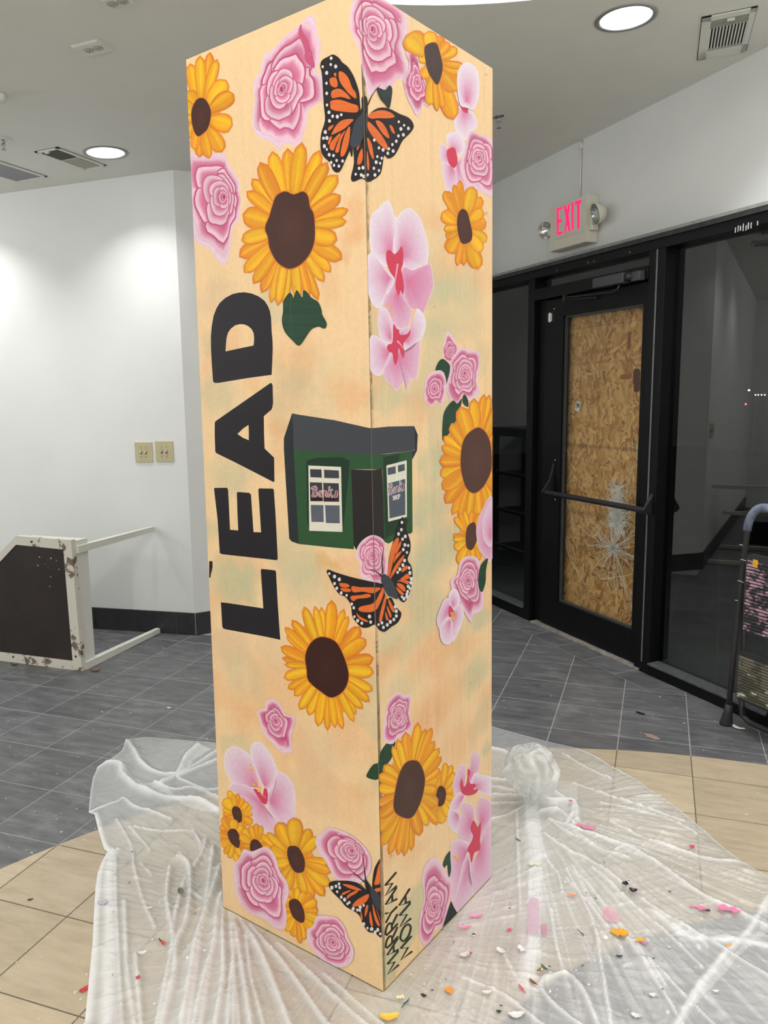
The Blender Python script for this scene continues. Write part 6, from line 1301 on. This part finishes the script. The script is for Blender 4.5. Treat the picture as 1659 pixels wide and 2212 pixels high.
# folds seen in the photograph, laid on the floor: points, half width (m), height (m)
FO = [(20, '650,495 800,490 830,570 950,660 1150,735 1330,730 1480,820', .026, .034), (20, '845,310 890,380 960,490 1080,550 1200,560 1300,500 1465,400', .020, .026), (20, '1330,355 1250,430 1210,520 1160,580 1090,610', .018, .026), (20, '1480,450 1350,500 1200,570', .02, .024), (20, '600,800 780,740 830,710 900,770 1030,810 1150,860', .012, .014), (20, '1150,560 1250,600 1400,660 1490,640', .013, .018),
 (20, '1040,600 1180,660 1300,640 1480,720', .012, .016), (20, '640,810 670,900 715,1040 790,1060', .014, .014), (20, '780,850 880,1030 900,1170 960,1400 1040,1580', .006, .009), (20, '715,1080 665,1220 645,1400 628,1700 605,2000 580,2212', .022, .012), (20, '740,1080 730,1300 735,1600 720,2212', .03, .005), (20, '775,1100 780,1400 800,1800 820,2212', .006, .010), (20, '835,1400 850,1800 870,2000 900,2212', .009, .012), (20, '910,1760 930,2000 945,2212', .010, .014),
 (20, '1140,1180 1120,1400 1160,1650 1120,1900 1060,2212', .010, .018), (20, '1200,1110 1275,1200 1260,1500 1180,1700 1170,1900 1090,2212', .013, .022), (20, '1480,1180 1400,1430 1320,1650 1280,1900 1230,2212', .016, .032), (20, '1490,1360 1460,1450 1440,1700 1380,1900 1310,2212', .013, .028), (20, '1500,1380 1495,1600 1500,1900 1450,2212', .010, .024), (20, '1380,980 1370,1050 1300,1180', .008, .014), (20, '1430,1040 1420,1150 1380,1400', .010, .018), (20, '870,900 940,980 1010,1062', .006, .008), (20, '900,900 1080,935 1290,930', .008, .010), (20, '1290,915 1340,1010 1350,1060', .006, .012), (20, '940,1140 1020,1230', .005, .006), (20, '1290,1340 1380,1420 1340,1460', .007, .012), (20, '1240,1260 1180,1480 1160,1600', .01, .015), (20, '1600,1600 1550,1900 1530,2212', .010, .016), (20, '1570,1450 1560,1700 1600,2212', .008, .015), (20, '1650,1620 1680,1900 1760,2212', .008, .012), (20, '1340,1640 1310,1900 1270,2212', .012, .02), (20, '1420,1760 1350,2212', .01, .016),
 (0, '505,1965 560,2060 620,2212', .012, .024), (0, '540,2000 620,2100 700,2212', .010, .018), (0, '600,2040 690,2130 780,2212', .009, .014), (0, '500,1945 520,2080 540,2212', .012, .026), (0, '495,1935 505,2100 505,2212', .010, .022), (0, '700,2110 790,2190', .007, .01),
 (21, '345,540 370,700 395,1000 390,1150 360,1400 340,1600', .044, .011), (21, '290,640 300,900 310,1200', .006, .010), (21, '440,770 560,860 700,930 900,1080 1150,1250 1400,1400 1659,1560', .010, .017), (21, '470,690 650,760 900,840 1080,950 1300,1110 1450,1180 1700,1300', .012, .016), (21, '600,490 850,580 1000,630 1200,700', .007, .010), (21, '600,950 700,1130 850,1300 1050,1500 1250,1700', .006, .010), (21, '560,960 660,1150 720,1300 750,1480 800,1792', .006, .010), (21, '640,1000 800,1200 960,1400 1100,1600', .007, .011),
 (21, '700,960 950,1180 1200,1400 1300,1500', .008, .013), (21, '1040,1200 1250,1340 1500,1350 1700,1400', .02, .010), (21, '1700,1050 1560,1290 1450,1400 1300,1580 1200,1750', .016, .010), (21, '450,1580 560,1540 650,1640 720,1792', .012, .018), (21, '220,1430 330,1640', .006, .008), (21, '480,1180 500,1350 540,1500', .006, .008), (21, '750,600 1100,680 1270,770', .006, .008), (21, '800,700 1000,800 1300,900 1540,930', .008, .010), (21, '620,300 760,360 900,450', .010, .010), (21, '540,330 700,420 800,470', .009, .012),
 (21, '150,470 250,480 330,500', .008, .016), (21, '150,510 250,530 340,540', .007, .016), (21, '150,560 300,560 345,570', .007, .014), (21, '150,600 290,600 340,580', .007, .010), (21, '150,310 230,330 300,380', .018, .022), (21, '150,690 250,660 330,620', .008, .010), (21, '400,560 470,590 600,600 620,700', .016, .024), (21, '420,650 520,640 600,720', .014, .020), (21, '500,540 600,620 560,720', .012, .018), (21, '480,700 560,760 620,790', .009, .014), (21, '480,1540 420,1600 480,1700 600,1792', .010, .016), (21, '900,1340 1000,1500 1100,1660 1180,1792', .007, .010), (21, '0,1560 200,1640 400,1792', .008, .010), (21, '560,1010 800,1290 860,1400', .005, .008), (21, '420,800 450,900 520,1000 540,1100', .006, .010), (21, '830,860 900,830 980,880', .008, .012), (21, '600,760 760,860 900,900', .008, .012)]
h = np.zeros(len(Q)); dens = np.full(len(Q), 0.31)
wv = fbm(Q, 14, 2)
for k, s, w, hh in FO:
    tp_ = T(k, s)
    if tp_[-1][1] > 2170: a_, b_ = np.array(tp_[-2]), np.array(tp_[-1]); tp_.append(tuple(b_+(b_-a_)/np.linalg.norm(b_-a_)*160))
    pts = bez(tp_, 4); V = np.array([fl(*p)[:2] for p in pts]); bb0 = V.min(0)-0.12; bb1 = V.max(0)+0.12
    m_ = np.where((Q[:, 0] > bb0[0]) & (Q[:, 0] < bb1[0]) & (Q[:, 1] > bb0[1]) & (Q[:, 1] < bb1[1]))[0]
    if not len(m_): continue
    d, _ = nearest(Q[m_], V, False); ww = w*(0.7+0.6*wv[m_]); g = np.exp(-(d/(ww*0.85))**1.35); h[m_] = np.maximum(h[m_], g*hh*(0.6+0.6*wv[m_]))+0.15*g*hh; dens[m_] = np.maximum(dens[m_], 0.31+0.42*np.exp(-(d/(ww*0.55))**2)+0.10*g)
# crumple: ridges running out of the knot and out of the near left corner, plus small creases
kn = fl(1140, 1745)[:2]; lc = fl(495, 1930)[:2]
def radial(c, nf, sd_, wdt, amp, side):
    v = Q-c; r = np.hypot(*v.T); a = np.arctan2(v[:, 1], v[:, 0]); n_ = fbm(np.c_[a*nf, r*1.6], 1.0, sd_, 3); rdg = 1-np.abs(2*n_-1); rdg = np.clip((rdg-0.80)/0.20, 0, 1)**1.5
    return rdg*amp*np.clip(r/0.12, 0, 1)*np.clip(1.4-r/wdt, 0, 1)*side
rightside = np.clip(((Q-CA)@(-dL)+0.05)/0.25, 0, 1)
h += radial(kn, 7, 5, 1.5, 0.007, rightside); h += radial(lc, 5, 15, 0.9, 0.006, 1-rightside); rk = radial(kn, 24, 25, 1.6, 0.0065, rightside); h += rk*0.7; dens += rk/0.0065*0.24; rk = radial(kn, 40, 29, 1.3, 0.004, rightside); h += rk; dens += rk/0.004*0.12; rk = radial(fl(760, 2040)[:2], 26, 35, 1.4, 0.005, 1.0); h += rk; dens += rk/0.005*0.08
sm_ = fbm(Q, 22, 41, 3); h += np.clip(1-np.abs(2*sm_-1)*7, 0, 1)*0.0014*(0.4+wv); sm2 = fbm(Q+3, 9, 43, 3); h += np.clip(1-np.abs(2*sm2-1)*9, 0, 1)*0.006*wv; h += fbm(Q, 5, 51, 3)*0.006+fbm(Q, 90, 61, 2)*0.0018*(0.3+0.7*rightside)
dens += (fbm(Q, 3.2, 71, 3)-0.5)*0.22
# doubled film where the sheet is folded back
def dbl(k, s, v, soft=0.02):
    V = np.array([fl(*p)[:2] for p in T(k, s)]); ins = inpoly(Q, V); dens[ins] += v
dbl(20, '722,1062 790,1060 780,1400 800,1800 815,2600 520,2600 600,1900 620,1700 630,1500 640,1320 655,1210', 0.16)
dbl(20, '1480,1180 1490,1350 1500,1600 1540,2600 960,2600 1120,1900 1170,1800 1270,1700 1320,1650 1400,1430', 0.20); dbl(20, '650,490 800,490 830,570 950,660 1150,740 1480,830 1480,760 1330,700 1180,690 1050,600 960,610 880,560 830,490', 0.22); dbl(20, '1330,350 1420,370 1300,450 1230,550 1180,570 1230,450', 0.3)
dbl(21, '330,540 400,540 430,800 430,1000 410,1200 350,1200 365,900', 0.15); dbl(21, '1659,1120 1610,1300 1480,1420 1250,1620 1180,1750 1270,1700 1500,1440 1659,1300', 0.16); dbl(21, '1120,1320 1300,1290 1659,1320 1659,1400 1300,1350', 0.14); dbl(21, '340,480 620,480 625,700 560,720 500,690 420,760 380,640', 0.16)
dbl(21, '420,560 620,500 625,700 700,760 900,830 1080,950 1300,1110 1750,1290 1750,2100 -300,2100 100,900 300,700', 0.10)
dE, _ = nearest(Q, poly); dH, _ = nearest(Q, hole)
edge = np.clip(dE/0.03, 0, 1); h *= 0.25+0.75*edge; h *= np.clip(dH/0.05, 0.12, 1)
dens += 0.25*np.exp(-(dE/0.006)**2)
zz = 0.0025+np.clip(h, 0, 0.06)*0.72
dens = np.clip(dens, 0.16, 0.93)
# film lifts a little towards the near left corner of the box
m_film = bpy.data.materials.new('polythene_film'); m_film.use_nodes = True; nt = m_film.node_tree; N = nt.nodes; Lk = nt.links; N.remove(N['Principled BSDF'])
out_ = N['Material Output']; at_ = N.new('ShaderNodeAttribute'); at_.attribute_name = 'film'
sepc = N.new('ShaderNodeSeparateColor'); Lk.new(at_.outputs['Color'], sepc.inputs[0])
lw = N.new('ShaderNodeLayerWeight'); lw.inputs['Blend'].default_value = 0.35
tcn = N.new('ShaderNodeNewGeometry')
nz1 = N.new('ShaderNodeTexNoise'); nz1.noise_type = 'RIDGED_MULTIFRACTAL'; nz1.inputs['Scale'].default_value = 9; nz1.inputs['Detail'].default_value = 7; nz1.inputs['Roughness'].default_value = 0.6; nz1.inputs['Distortion'].default_value = 1.2; Lk.new(tcn.outputs['Position'], nz1.inputs['Vector'])
bpn = N.new('ShaderNodeBump'); bpn.inputs['Strength'].default_value = 0.75; bpn.inputs['Distance'].default_value = 0.006
nz2 = N.new('ShaderNodeTexNoise'); nz2.inputs['Scale'].default_value = 70; nz2.inputs['Detail'].default_value = 3; nz2.inputs['Distortion'].default_value = 2.0; Lk.new(tcn.outputs['Position'], nz2.inputs['Vector'])
ad_ = N.new('ShaderNodeMath'); ad_.operation = 'MULTIPLY_ADD'; ad_.inputs[1].default_value = 0.45; Lk.new(nz2.outputs['Fac'], ad_.inputs[0]); Lk.new(nz1.outputs['Fac'], ad_.inputs[2]); Lk.new(ad_.outputs[0], bpn.inputs['Height'])
op = N.new('ShaderNodeMath'); op.operation = 'MULTIPLY_ADD'; op.inputs[1].default_value = 0.13; Lk.new(lw.outputs['Facing'], op.inputs[0]); Lk.new(sepc.outputs[0], op.inputs[2]); op.use_clamp = True
tr_ = N.new('ShaderNodeBsdfTransparent'); tr_.inputs[0].default_value = (0.97, 0.98, 0.98, 1)
df = N.new('ShaderNodeBsdfDiffuse'); df.inputs[0].default_value = (0.90, 0.91, 0.92, 1); tl_ = N.new('ShaderNodeBsdfTranslucent'); tl_.inputs[0].default_value = (0.90, 0.91, 0.92, 1)
m1_ = N.new('ShaderNodeMixShader'); m1_.inputs[0].default_value = 0.22; Lk.new(df.outputs[0], m1_.inputs[1]); Lk.new(tl_.outputs[0], m1_.inputs[2])
m2_ = N.new('ShaderNodeMixShader'); Lk.new(op.outputs[0], m2_.inputs[0]); Lk.new(tr_.outputs[0], m2_.inputs[1]); Lk.new(m1_.outputs[0], m2_.inputs[2])
gl_ = N.new('ShaderNodeBsdfGlossy'); gl_.inputs['Roughness'].default_value = 0.11; Lk.new(bpn.outputs[0], gl_.inputs['Normal'])
fr_ = N.new('ShaderNodeFresnel'); fr_.inputs['IOR'].default_value = 1.65; Lk.new(bpn.outputs[0], fr_.inputs['Normal'])
m3_ = N.new('ShaderNodeMixShader'); sbf = N.new('ShaderNodeMath'); sbf.operation = 'SUBTRACT'; sbf.inputs[0].default_value = 1; Lk.new(tcn.outputs['Backfacing'], sbf.inputs[1]); mlf = N.new('ShaderNodeMath'); mlf.operation = 'MULTIPLY'; Lk.new(sbf.outputs[0], mlf.inputs[0]); Lk.new(fr_.outputs[0], mlf.inputs[1]); Lk.new(mlf.outputs[0], m3_.inputs[0]); Lk.new(m2_.outputs[0], m3_.inputs[1]); Lk.new(gl_.outputs[0], m3_.inputs[2]); Lk.new(m3_.outputs[0], out_.inputs[0])

jj, ii = np.where(cells); W_ = XX.shape[1]
fa = np.c_[idx[jj*W_+ii], idx[jj*W_+ii+1], idx[(jj+1)*W_+ii+1], idx[(jj+1)*W_+ii]]
me = bpy.data.meshes.new('plastic_sheet'); V3 = np.c_[Q, zz].astype(np.float32)
me.vertices.add(len(V3)); me.vertices.foreach_set('co', V3.ravel()); me.loops.add(fa.size); me.loops.foreach_set('vertex_index', fa.ravel().astype(np.int32)); me.polygons.add(len(fa)); me.polygons.foreach_set('loop_start', (np.arange(len(fa))*4).astype(np.int32)); me.polygons.foreach_set('loop_total', np.full(len(fa), 4, np.int32)); me.update(calc_edges=True); me.validate()
me.polygons.foreach_set('use_smooth', np.ones(len(me.polygons), bool))
ca_ = me.color_attributes.new('film', 'FLOAT_COLOR', 'POINT'); ca_.data.foreach_set('color', np.c_[dens, dens, dens, np.ones(len(dens))].astype(np.float32).ravel())
me.materials.append(m_film); sheet = bpy.data.objects.new('plastic_sheet', me); COL.objects.link(sheet)
tag(sheet, 'crumpled clear plastic drop sheet spread on the floor around the painted box', 'plastic sheet')
# knotted bundle of film behind the right side of the box
kc = fl(1146, 1745); kc = np.array([kc[0], kc[1]])
bm = bmesh.new(); bmesh.ops.create_icosphere(bm, subdivisions=6, radius=1.0); co = np.array([v.co[:] for v in bm.verts]); 
n1 = fbm(co+5, 1.3, 3, 2); n2 = 1-np.abs(2*fbm(co+9, 1.8, 8, 2)-1); n3 = 1-np.abs(2*fbm(co+2, 6, 12, 2)-1)
az = np.arctan2(co[:, 1], co[:, 0])+1.5*(n1-0.5); fold_ = np.abs(np.sin(az*3.5+2*n2)); rr = 0.82+0.55*(n1-0.5)+0.16*(n2-0.75)+0.13*fold_*np.clip(1.1-co[:, 2], 0, 1.4)
taper_ = 0.36+0.70*np.clip((co[:, 2]+1.0)/1.0, 0, 1)**0.8
c3 = co*rr[:, None]; c3[:, 0] *= 0.112*taper_; c3[:, 1] *= 0.095*taper_; c3[:, 2] = c3[:, 2]*0.125+0.150
for v, c in zip(bm.verts, c3): v.co = c
for f in bm.faces: f.smooth = True
mek = bpy.data.meshes.new('film_bundle'); bm.to_mesh(mek); bm.free(); 
cak = mek.color_attributes.new('film', 'FLOAT_COLOR', 'POINT'); dn = np.clip(0.30+0.5*(n2-0.7)+0.25*(1-fold_)**2, 0.15, 0.8); cak.data.foreach_set('color', np.c_[dn, dn, dn, np.ones(len(dn))].astype(np.float32).ravel()); mek.materials.append(m_film)
kb = bpy.data.objects.new('film_bundle', mek); COL.objects.link(kb); kb.parent = sheet; kb.location = (kc[0], kc[1], 0.0); kb['label'] = 'puffed knot of bunched clear film'

# ================================================================ PAINT PEELS, LEAVES AND SCRAPS
def sheet_z(x, y):
    d = (Q[:, 0]-x)**2+(Q[:, 1]-y)**2; m_ = d < 0.02**2
    return float(zz[m_].max()) if m_.any() else 0.0
def peel(px, py, L, w, ang, col, name, label, cat, curl=0.3, seed=0, group=None, rough=0.35, on_sheet=True):
    P = fl(px, py, 0.01); R_ = random.Random(seed*13+5); n, k = 9, 4; z0 = (sheet_z(P[0], P[1]) if on_sheet else 0.0)+0.0012
    mb = MB(); vs = []
    for i in range(n):
        u = i/(n-1)-0.5
        for j in range(k):
            v = j/(k-1)-0.5; wd = w*math.sqrt(max(0.02, 1-(2*u)**2*0.95))*(1+(0.25 if curl > 0.1 else 0.75)*R_.uniform(-1, 1))
            x = u*L+0.1*w*R_.uniform(-1, 1); y = v*wd+0.25*L*u*u*curl*2; z = curl*w*(0.9*(2*v)**2*0.5+0.6*(2*u)**2)
            vs.append((P[0]+x*math.cos(ang)-y*math.sin(ang), P[1]+x*math.sin(ang)+y*math.cos(ang), z0+z))
    th = 0.0006; m_ = len(vs); vs2 = vs+[(a, b, c-th) for a, b, c in vs]
    fs = [(i*k+j, i*k+j+1, (i+1)*k+j+1, (i+1)*k+j) for i in range(n-1) for j in range(k-1)]; fs += [tuple(q+m_ for q in f[::-1]) for f in fs]
    rim_ = [i*k for i in range(n)]+[(n-1)*k+j for j in range(1, k)]+[i*k+k-1 for i in range(n-2, -1, -1)]+[j for j in range(k-2, 0, -1)]
    fs += [(a, b, b+m_, a+m_) for a, b in zip(rim_, rim_[1:]+rim_[:1])]
    mb.add(vs2, fs); m = mat('scrap_%d_%d_%d' % col, srgb(*col), rough, noise=0.15, nscale=60)
    o = mb.build(name, m, None, False, origin=(P[0], P[1], z0)); tag(o, label, cat, group); return o
PKc = (232, 134, 176); 
sc = [
 (21, 70, 1210, .045, .012, .1, PKc, 'curled pink paint peel nearest the right side of the box'), (21, 8, 1272, .040, .010, .1, PKc, 'pink paint peel close to the bottom edge of the box'), (21, 250, 1280, .016, .012, .6, (226, 90, 130), 'small pink paint fleck beside the pink streak'), (21, 672, 737, .075, .022, -.35, PKc, 'long pink paint smear below the film bundle'), (21, 1247, 832, .018, .016, .3, (214, 70, 110), 'small deep pink dab on the right part of the sheet'), (21, 585, 602, .014, .012, .3, (226, 90, 130), 'small pink dab on the fold right of the bundle'),
 (21, 1285, 1165, .055, .016, -.3, PKc, 'bright pink paint streak near the right edge, left one'), (21, 1440, 1185, .070, .022, -.35, PKc, 'bright pink paint streak near the right edge, right one'), (21, 850, 1307, .050, .026, -.2, (240, 170, 50), 'orange yellow paint smear on the sheet'), (21, 960, 1350, .030, .012, .4, (240, 180, 60), 'small yellow paint smear right of the orange one'), (21, 990, 1357, .018, .010, .1, (232, 130, 160), 'small pale pink smear beside the small yellow one'), (21, 590, 1098, .022, .010, -.2, (234, 150, 100), 'pale orange fleck in the middle of the sheet'), (21, 1445, 1395, .016, .010, .1, (240, 170, 90), 'pale orange fleck at the lower right of the sheet'),
 (21, 880, 1060, .018, .018, .5, (28, 28, 32), 'round black paint crumb on the sheet'), (21, 925, 1090, .026, .018, -.3, (40, 36, 42), 'folded black paint scrap right of the round crumb'), (21, 955, 1105, .018, .006, .1, (200, 150, 175), 'pinkish paint sliver beside the folded black scrap'), (21, 850, 1430, .018, .008, .0, (60, 60, 60), 'small dark sliver where tan tiles meet grey'), (21, 1330, 1180, .016, .010, .3, (60, 56, 60), 'small dark crumb between the two pink streaks'),
 (21, 205, 1410, .030, .016, -.7, (226, 226, 228), 'white curled paint chip, left one of the pair'), (21, 322, 1412, .028, .018, -.7, (232, 232, 234), 'white curled paint chip, right one of the pair'), (21, 395, 938, .040, .018, .1, (226, 228, 200), 'pale yellow paint smear right of the box'), (21, 300, 800, .028, .004, -1.0, (40, 40, 40), 'thin black squiggle of paint below the bundle'), (21, 640, 1300, .034, .004, -1.1, (70, 80, 56), 'thin dark green streak along a fold'), (21, 440, 1510, .026, .010, -1.0, (84, 104, 70), 'green brown paint crumb low on the sheet'), (21, 380, 1585, .028, .008, -.9, (120, 80, 44), 'brown paint crumb low on the sheet'), (21, 415, 1520, .020, .008, .8, (150, 104, 62), 'tan crumb beside the green brown one'), (21, 320, 1620, .036, .006, -1.1, (208, 96, 104), 'long reddish streak at the bottom of the sheet'),
 (21, 290, 1750, .040, .020, .1, (228, 226, 224), 'white paint flakes at the bottom edge, larger one'), (21, 130, 1630, .026, .012, .1, (222, 220, 216), 'white paint flake below the near corner'), (21, 940, 1755, .024, .014, -.3, (224, 224, 224), 'white flake at the bottom right of the sheet'), (21, 1035, 1645, .022, .012, .1, (220, 220, 222), 'white flake left of the pale band'), (21, 1375, 1620, .016, .008, .0, (226, 226, 228), 'tiny white flake right of the pale band'), (21, 10, 1425, .030, .018, .5, (214, 206, 206), 'white chip close to the near corner'), (21, 35, 1415, .014, .010, 0, (214, 70, 96), 'tiny red chip close to the near corner'), (21, 195, 1735, .012, .010, 0, (50, 66, 50), 'tiny dark green crumb at the bottom edge'),
 (20, 1097, 1688, .020, .012, -.8, (206, 84, 62), 'small red orange petal of paint left of the box'), (20, 1078, 1650, .026, .004, -.8, (60, 50, 46), 'thin dark twist beside the red orange petal'), (20, 955, 1750, .026, .012, .2, (232, 228, 220), 'white flake on the left part of the sheet'), (20, 1215, 1345, .030, .020, -.9, (120, 112, 104), 'grey dried paint blister left of the box'), (20, 927, 1922, .012, .010, .3, (190, 60, 90), 'tiny crimson dab on the left part of the sheet'), (20, 690, 1405, .030, .024, .5, (196, 186, 200), 'pale lilac smudge on the folded left edge'), (20, 1000, 1445, .020, .006, .1, (236, 234, 226), 'thin white crescent on the left part of the sheet'),
 (0, 970, 2140, .026, .014, -1.0, (240, 150, 60), 'orange paint dab right of the near corner'), (0, 865, 2155, .022, .012, .2, (230, 228, 176), 'pale yellow dab below the near corner'), (0, 840, 2200, .050, .022, .1, (236, 190, 70), 'yellow and red painted scrap at the bottom picture edge'), (0, 876, 2168, .040, .005, 1.0, (36, 92, 74), 'dark green brush streak below the near corner'), (0, 915, 2150, .016, .010, -.5, (46, 52, 50), 'black green crumb right of the green streak'),
]
for q, (k, x, y, L, w, a, col, lab) in enumerate(sc):
    p = T(k, '%f,%f' % (x, y))[0]; nm = 'paint_peel' if 'peel' in lab else 'paint_chip' if ('chip' in lab or 'flake' in lab or 'crumb' in lab or 'scrap' in lab) else 'paint_smear'
    flat_ = 0.06 if ('smear' in lab or 'dab' in lab or 'streak' in lab or 'smudge' in lab or 'squiggle' in lab) else 0.35
    peel(p[0], p[1], L, w, a+0.3, col, nm, lab, 'paint scrap', curl=flat_, seed=q, group='paint scraps on the plastic sheet')
# soft pink stains soaked on the sheet are thin paint skins lying on it
for (k, s, col, lab) in ((21, '360,1145 412,1150 418,1230 412,1330 400,1340 350,1335 352,1240', (230, 190, 212), 'pale pink rectangular paint wash right of the box'), (21, '765,1180 820,1195 850,1235 845,1265 800,1262 765,1240', (240, 178, 200), 'soft pink paint puddle in the middle of the sheet'), (21, '425,1280 455,1275 455,1330 430,1350', (222, 150, 182), 'small pink stain beside the rectangular wash')):
    V = smooth(T(k, s), 4); mb = MB(); n = len(V); pts = []
    for p in V: P = fl(*p); pts.append((P[0], P[1]))
    cx, cy = sum(p[0] for p in pts)/n, sum(p[1] for p in pts)/n; vs = []
    for t in (1, .66, .33):
        for p in pts: X, Y = cx+(p[0]-cx)*t, cy+(p[1]-cy)*t; vs.append((X, Y, sheet_z(X, Y)+0.0008))
    vs.append((cx, cy, sheet_z(cx, cy)+0.0008)); fs = [(r*n+i, r*n+(i+1) % n, (r+1)*n+(i+1) % n, (r+1)*n+i) for r in range(2) for i in range(n)]+[(2*n+i, 2*n+(i+1) % n, 3*n) for i in range(n)]
    mb.add(vs, fs); o = mb.build('paint_stain', mat('stain_%d' % col[1], srgb(*col), 0.4, noise=0.12, nscale=50), None, True, origin=(cx, cy, 0.003)); tag(o, lab, 'paint stain')
    nt = MATS['stain_%d' % col[1]].node_tree; b = nt.nodes['Principled BSDF']; b.inputs['Alpha'].default_value = 0.5
# things on the bare tiles
peel(205, 1447, .062, .026, .5, (120, 84, 66), 'dry_leaf', 'curled brown dry leaf beside the foot of the tipped table', 'leaf', curl=0.5, seed=201, on_sheet=False, rough=0.7)
peel(1408, 1588, .085, .035, -.6, (150, 130, 122), 'cardboard_scrap', 'flat brown grey scrap on the dark tiles at right', 'scrap', curl=0.08, seed=202, on_sheet=False, rough=0.7)
peel(1383, 1537, .050, .018, -.5, (26, 26, 28), 'black_scrap', 'small black scrap on the dark tiles at right', 'scrap', curl=0.2, seed=203, on_sheet=False)
peel(1594, 1570, .060, .022, -.6, (214, 210, 204), 'paper_scrap', 'crumpled white scrap beside the step stool foot', 'scrap', curl=0.45, seed=204, on_sheet=False)
peel(1174, 1341, .060, .018, .7, (150, 124, 100), 'dry_leaf', 'dry leaf stuck at the left foot of the door frame', 'leaf', curl=0.6, seed=205, on_sheet=False, rough=0.7)
peel(1378, 1437, .070, .020, -.3, (52, 46, 40), 'dry_leaf', 'dark withered leaf at the right end of the threshold', 'leaf', curl=0.6, seed=206, on_sheet=False, rough=0.7)
peel(30, 1433, .050, .018, .1, (96, 66, 56), 'dry_leaf', 'brown leaf in front of the tipped table', 'leaf', curl=0.5, seed=207, on_sheet=False, rough=0.7)
peel(365, 1526, .022, .012, .2, (226, 226, 226), 'paint_chip', 'largest white paint chip on the dark tiles at left', 'paint scrap', seed=208, on_sheet=False)
peel(185, 2130, .034, .016, 1.2, (200, 60, 70), 'paint_peel', 'red paint peel on the tan tiles at the left sheet edge', 'paint scrap', seed=209, on_sheet=False)
peel(65, 1938, .016, .008, .7, (60, 52, 46), 'paint_chip', 'small dark chip on the tan tiles at left', 'paint scrap', seed=210, on_sheet=False)
# dust and tiny crumbs nobody could count
mb = MB(); R_ = random.Random(77)
for q in range(520):
    if q < 330: px, py = R_.uniform(0, 470), R_.uniform(1380, 2212)
    else: px, py = R_.uniform(1065, 1659), R_.uniform(1360, 1900)
    P = fl(px, py); 
    if inpoly(np.array([P[:2]]), poly)[0] or (P[:2]@sn) > SCc-0.12 or P[1] > 4.2 or (P[1] > 3.4 and P[0] < -2.95): continue
    s_ = abs(R_.gauss(0, 0.0022))+0.001; a = R_.uniform(0, 6); mb.add([(P[0]+s_*math.cos(a+t)*R_.uniform(.6, 1.4), P[1]+s_*math.sin(a+t)*R_.uniform(.6, 1.4), 0.0012) for t in (0, 1.5, 3.1, 4.6)]+[(P[0], P[1], 0.0024)], [(0, 1, 4), (1, 2, 4), (2, 3, 4), (3, 0, 4)])
o = mb.build('paint_crumbs', mat('crumb_white', (0.6, 0.6, 0.58), 0.7, noise=0.2)); tag(o, 'scattered tiny pale crumbs and dust on the bare floor tiles', 'debris', kind='stuff')
mb = MB()
for q in range(170):
    px, py = (R_.uniform(860, 1500), R_.uniform(1880, 2200)) if q < 130 else (R_.uniform(220, 470), R_.uniform(1800, 2200))
    P = fl(px, py); 
    if not inpoly(np.array([P[:2]]), poly)[0] or inpoly(np.array([P[:2]]), hole)[0]: continue
    z = sheet_z(P[0], P[1])+0.001; s_ = abs(R_.gauss(0, 0.002))+0.0008; a = R_.uniform(0, 6); mb.add([(P[0]+s_*math.cos(a+t)*R_.uniform(.6, 1.6), P[1]+s_*math.sin(a+t)*R_.uniform(.6, 1.4), z) for t in (0, 1.5, 3.1, 4.6)]+[(P[0], P[1], z+0.002)], [(0, 1, 4), (1, 2, 4), (2, 3, 4), (3, 0, 4)], q % 5)
o = mb.build('paint_specks', [mat('speck_white', (0.75, 0.75, 0.75), 0.3, noise=0.1), mat('speck_white2', (0.7, 0.7, 0.72), 0.3, noise=0.1), mat('speck_dark', (0.06, 0.06, 0.06), 0.5, noise=0.1), MATS['speck_white'], mat('speck_pink', (0.7, 0.3, 0.4), 0.5, noise=0.1)]); tag(o, 'countless tiny paint specks over the plastic sheet', 'debris', kind='stuff')
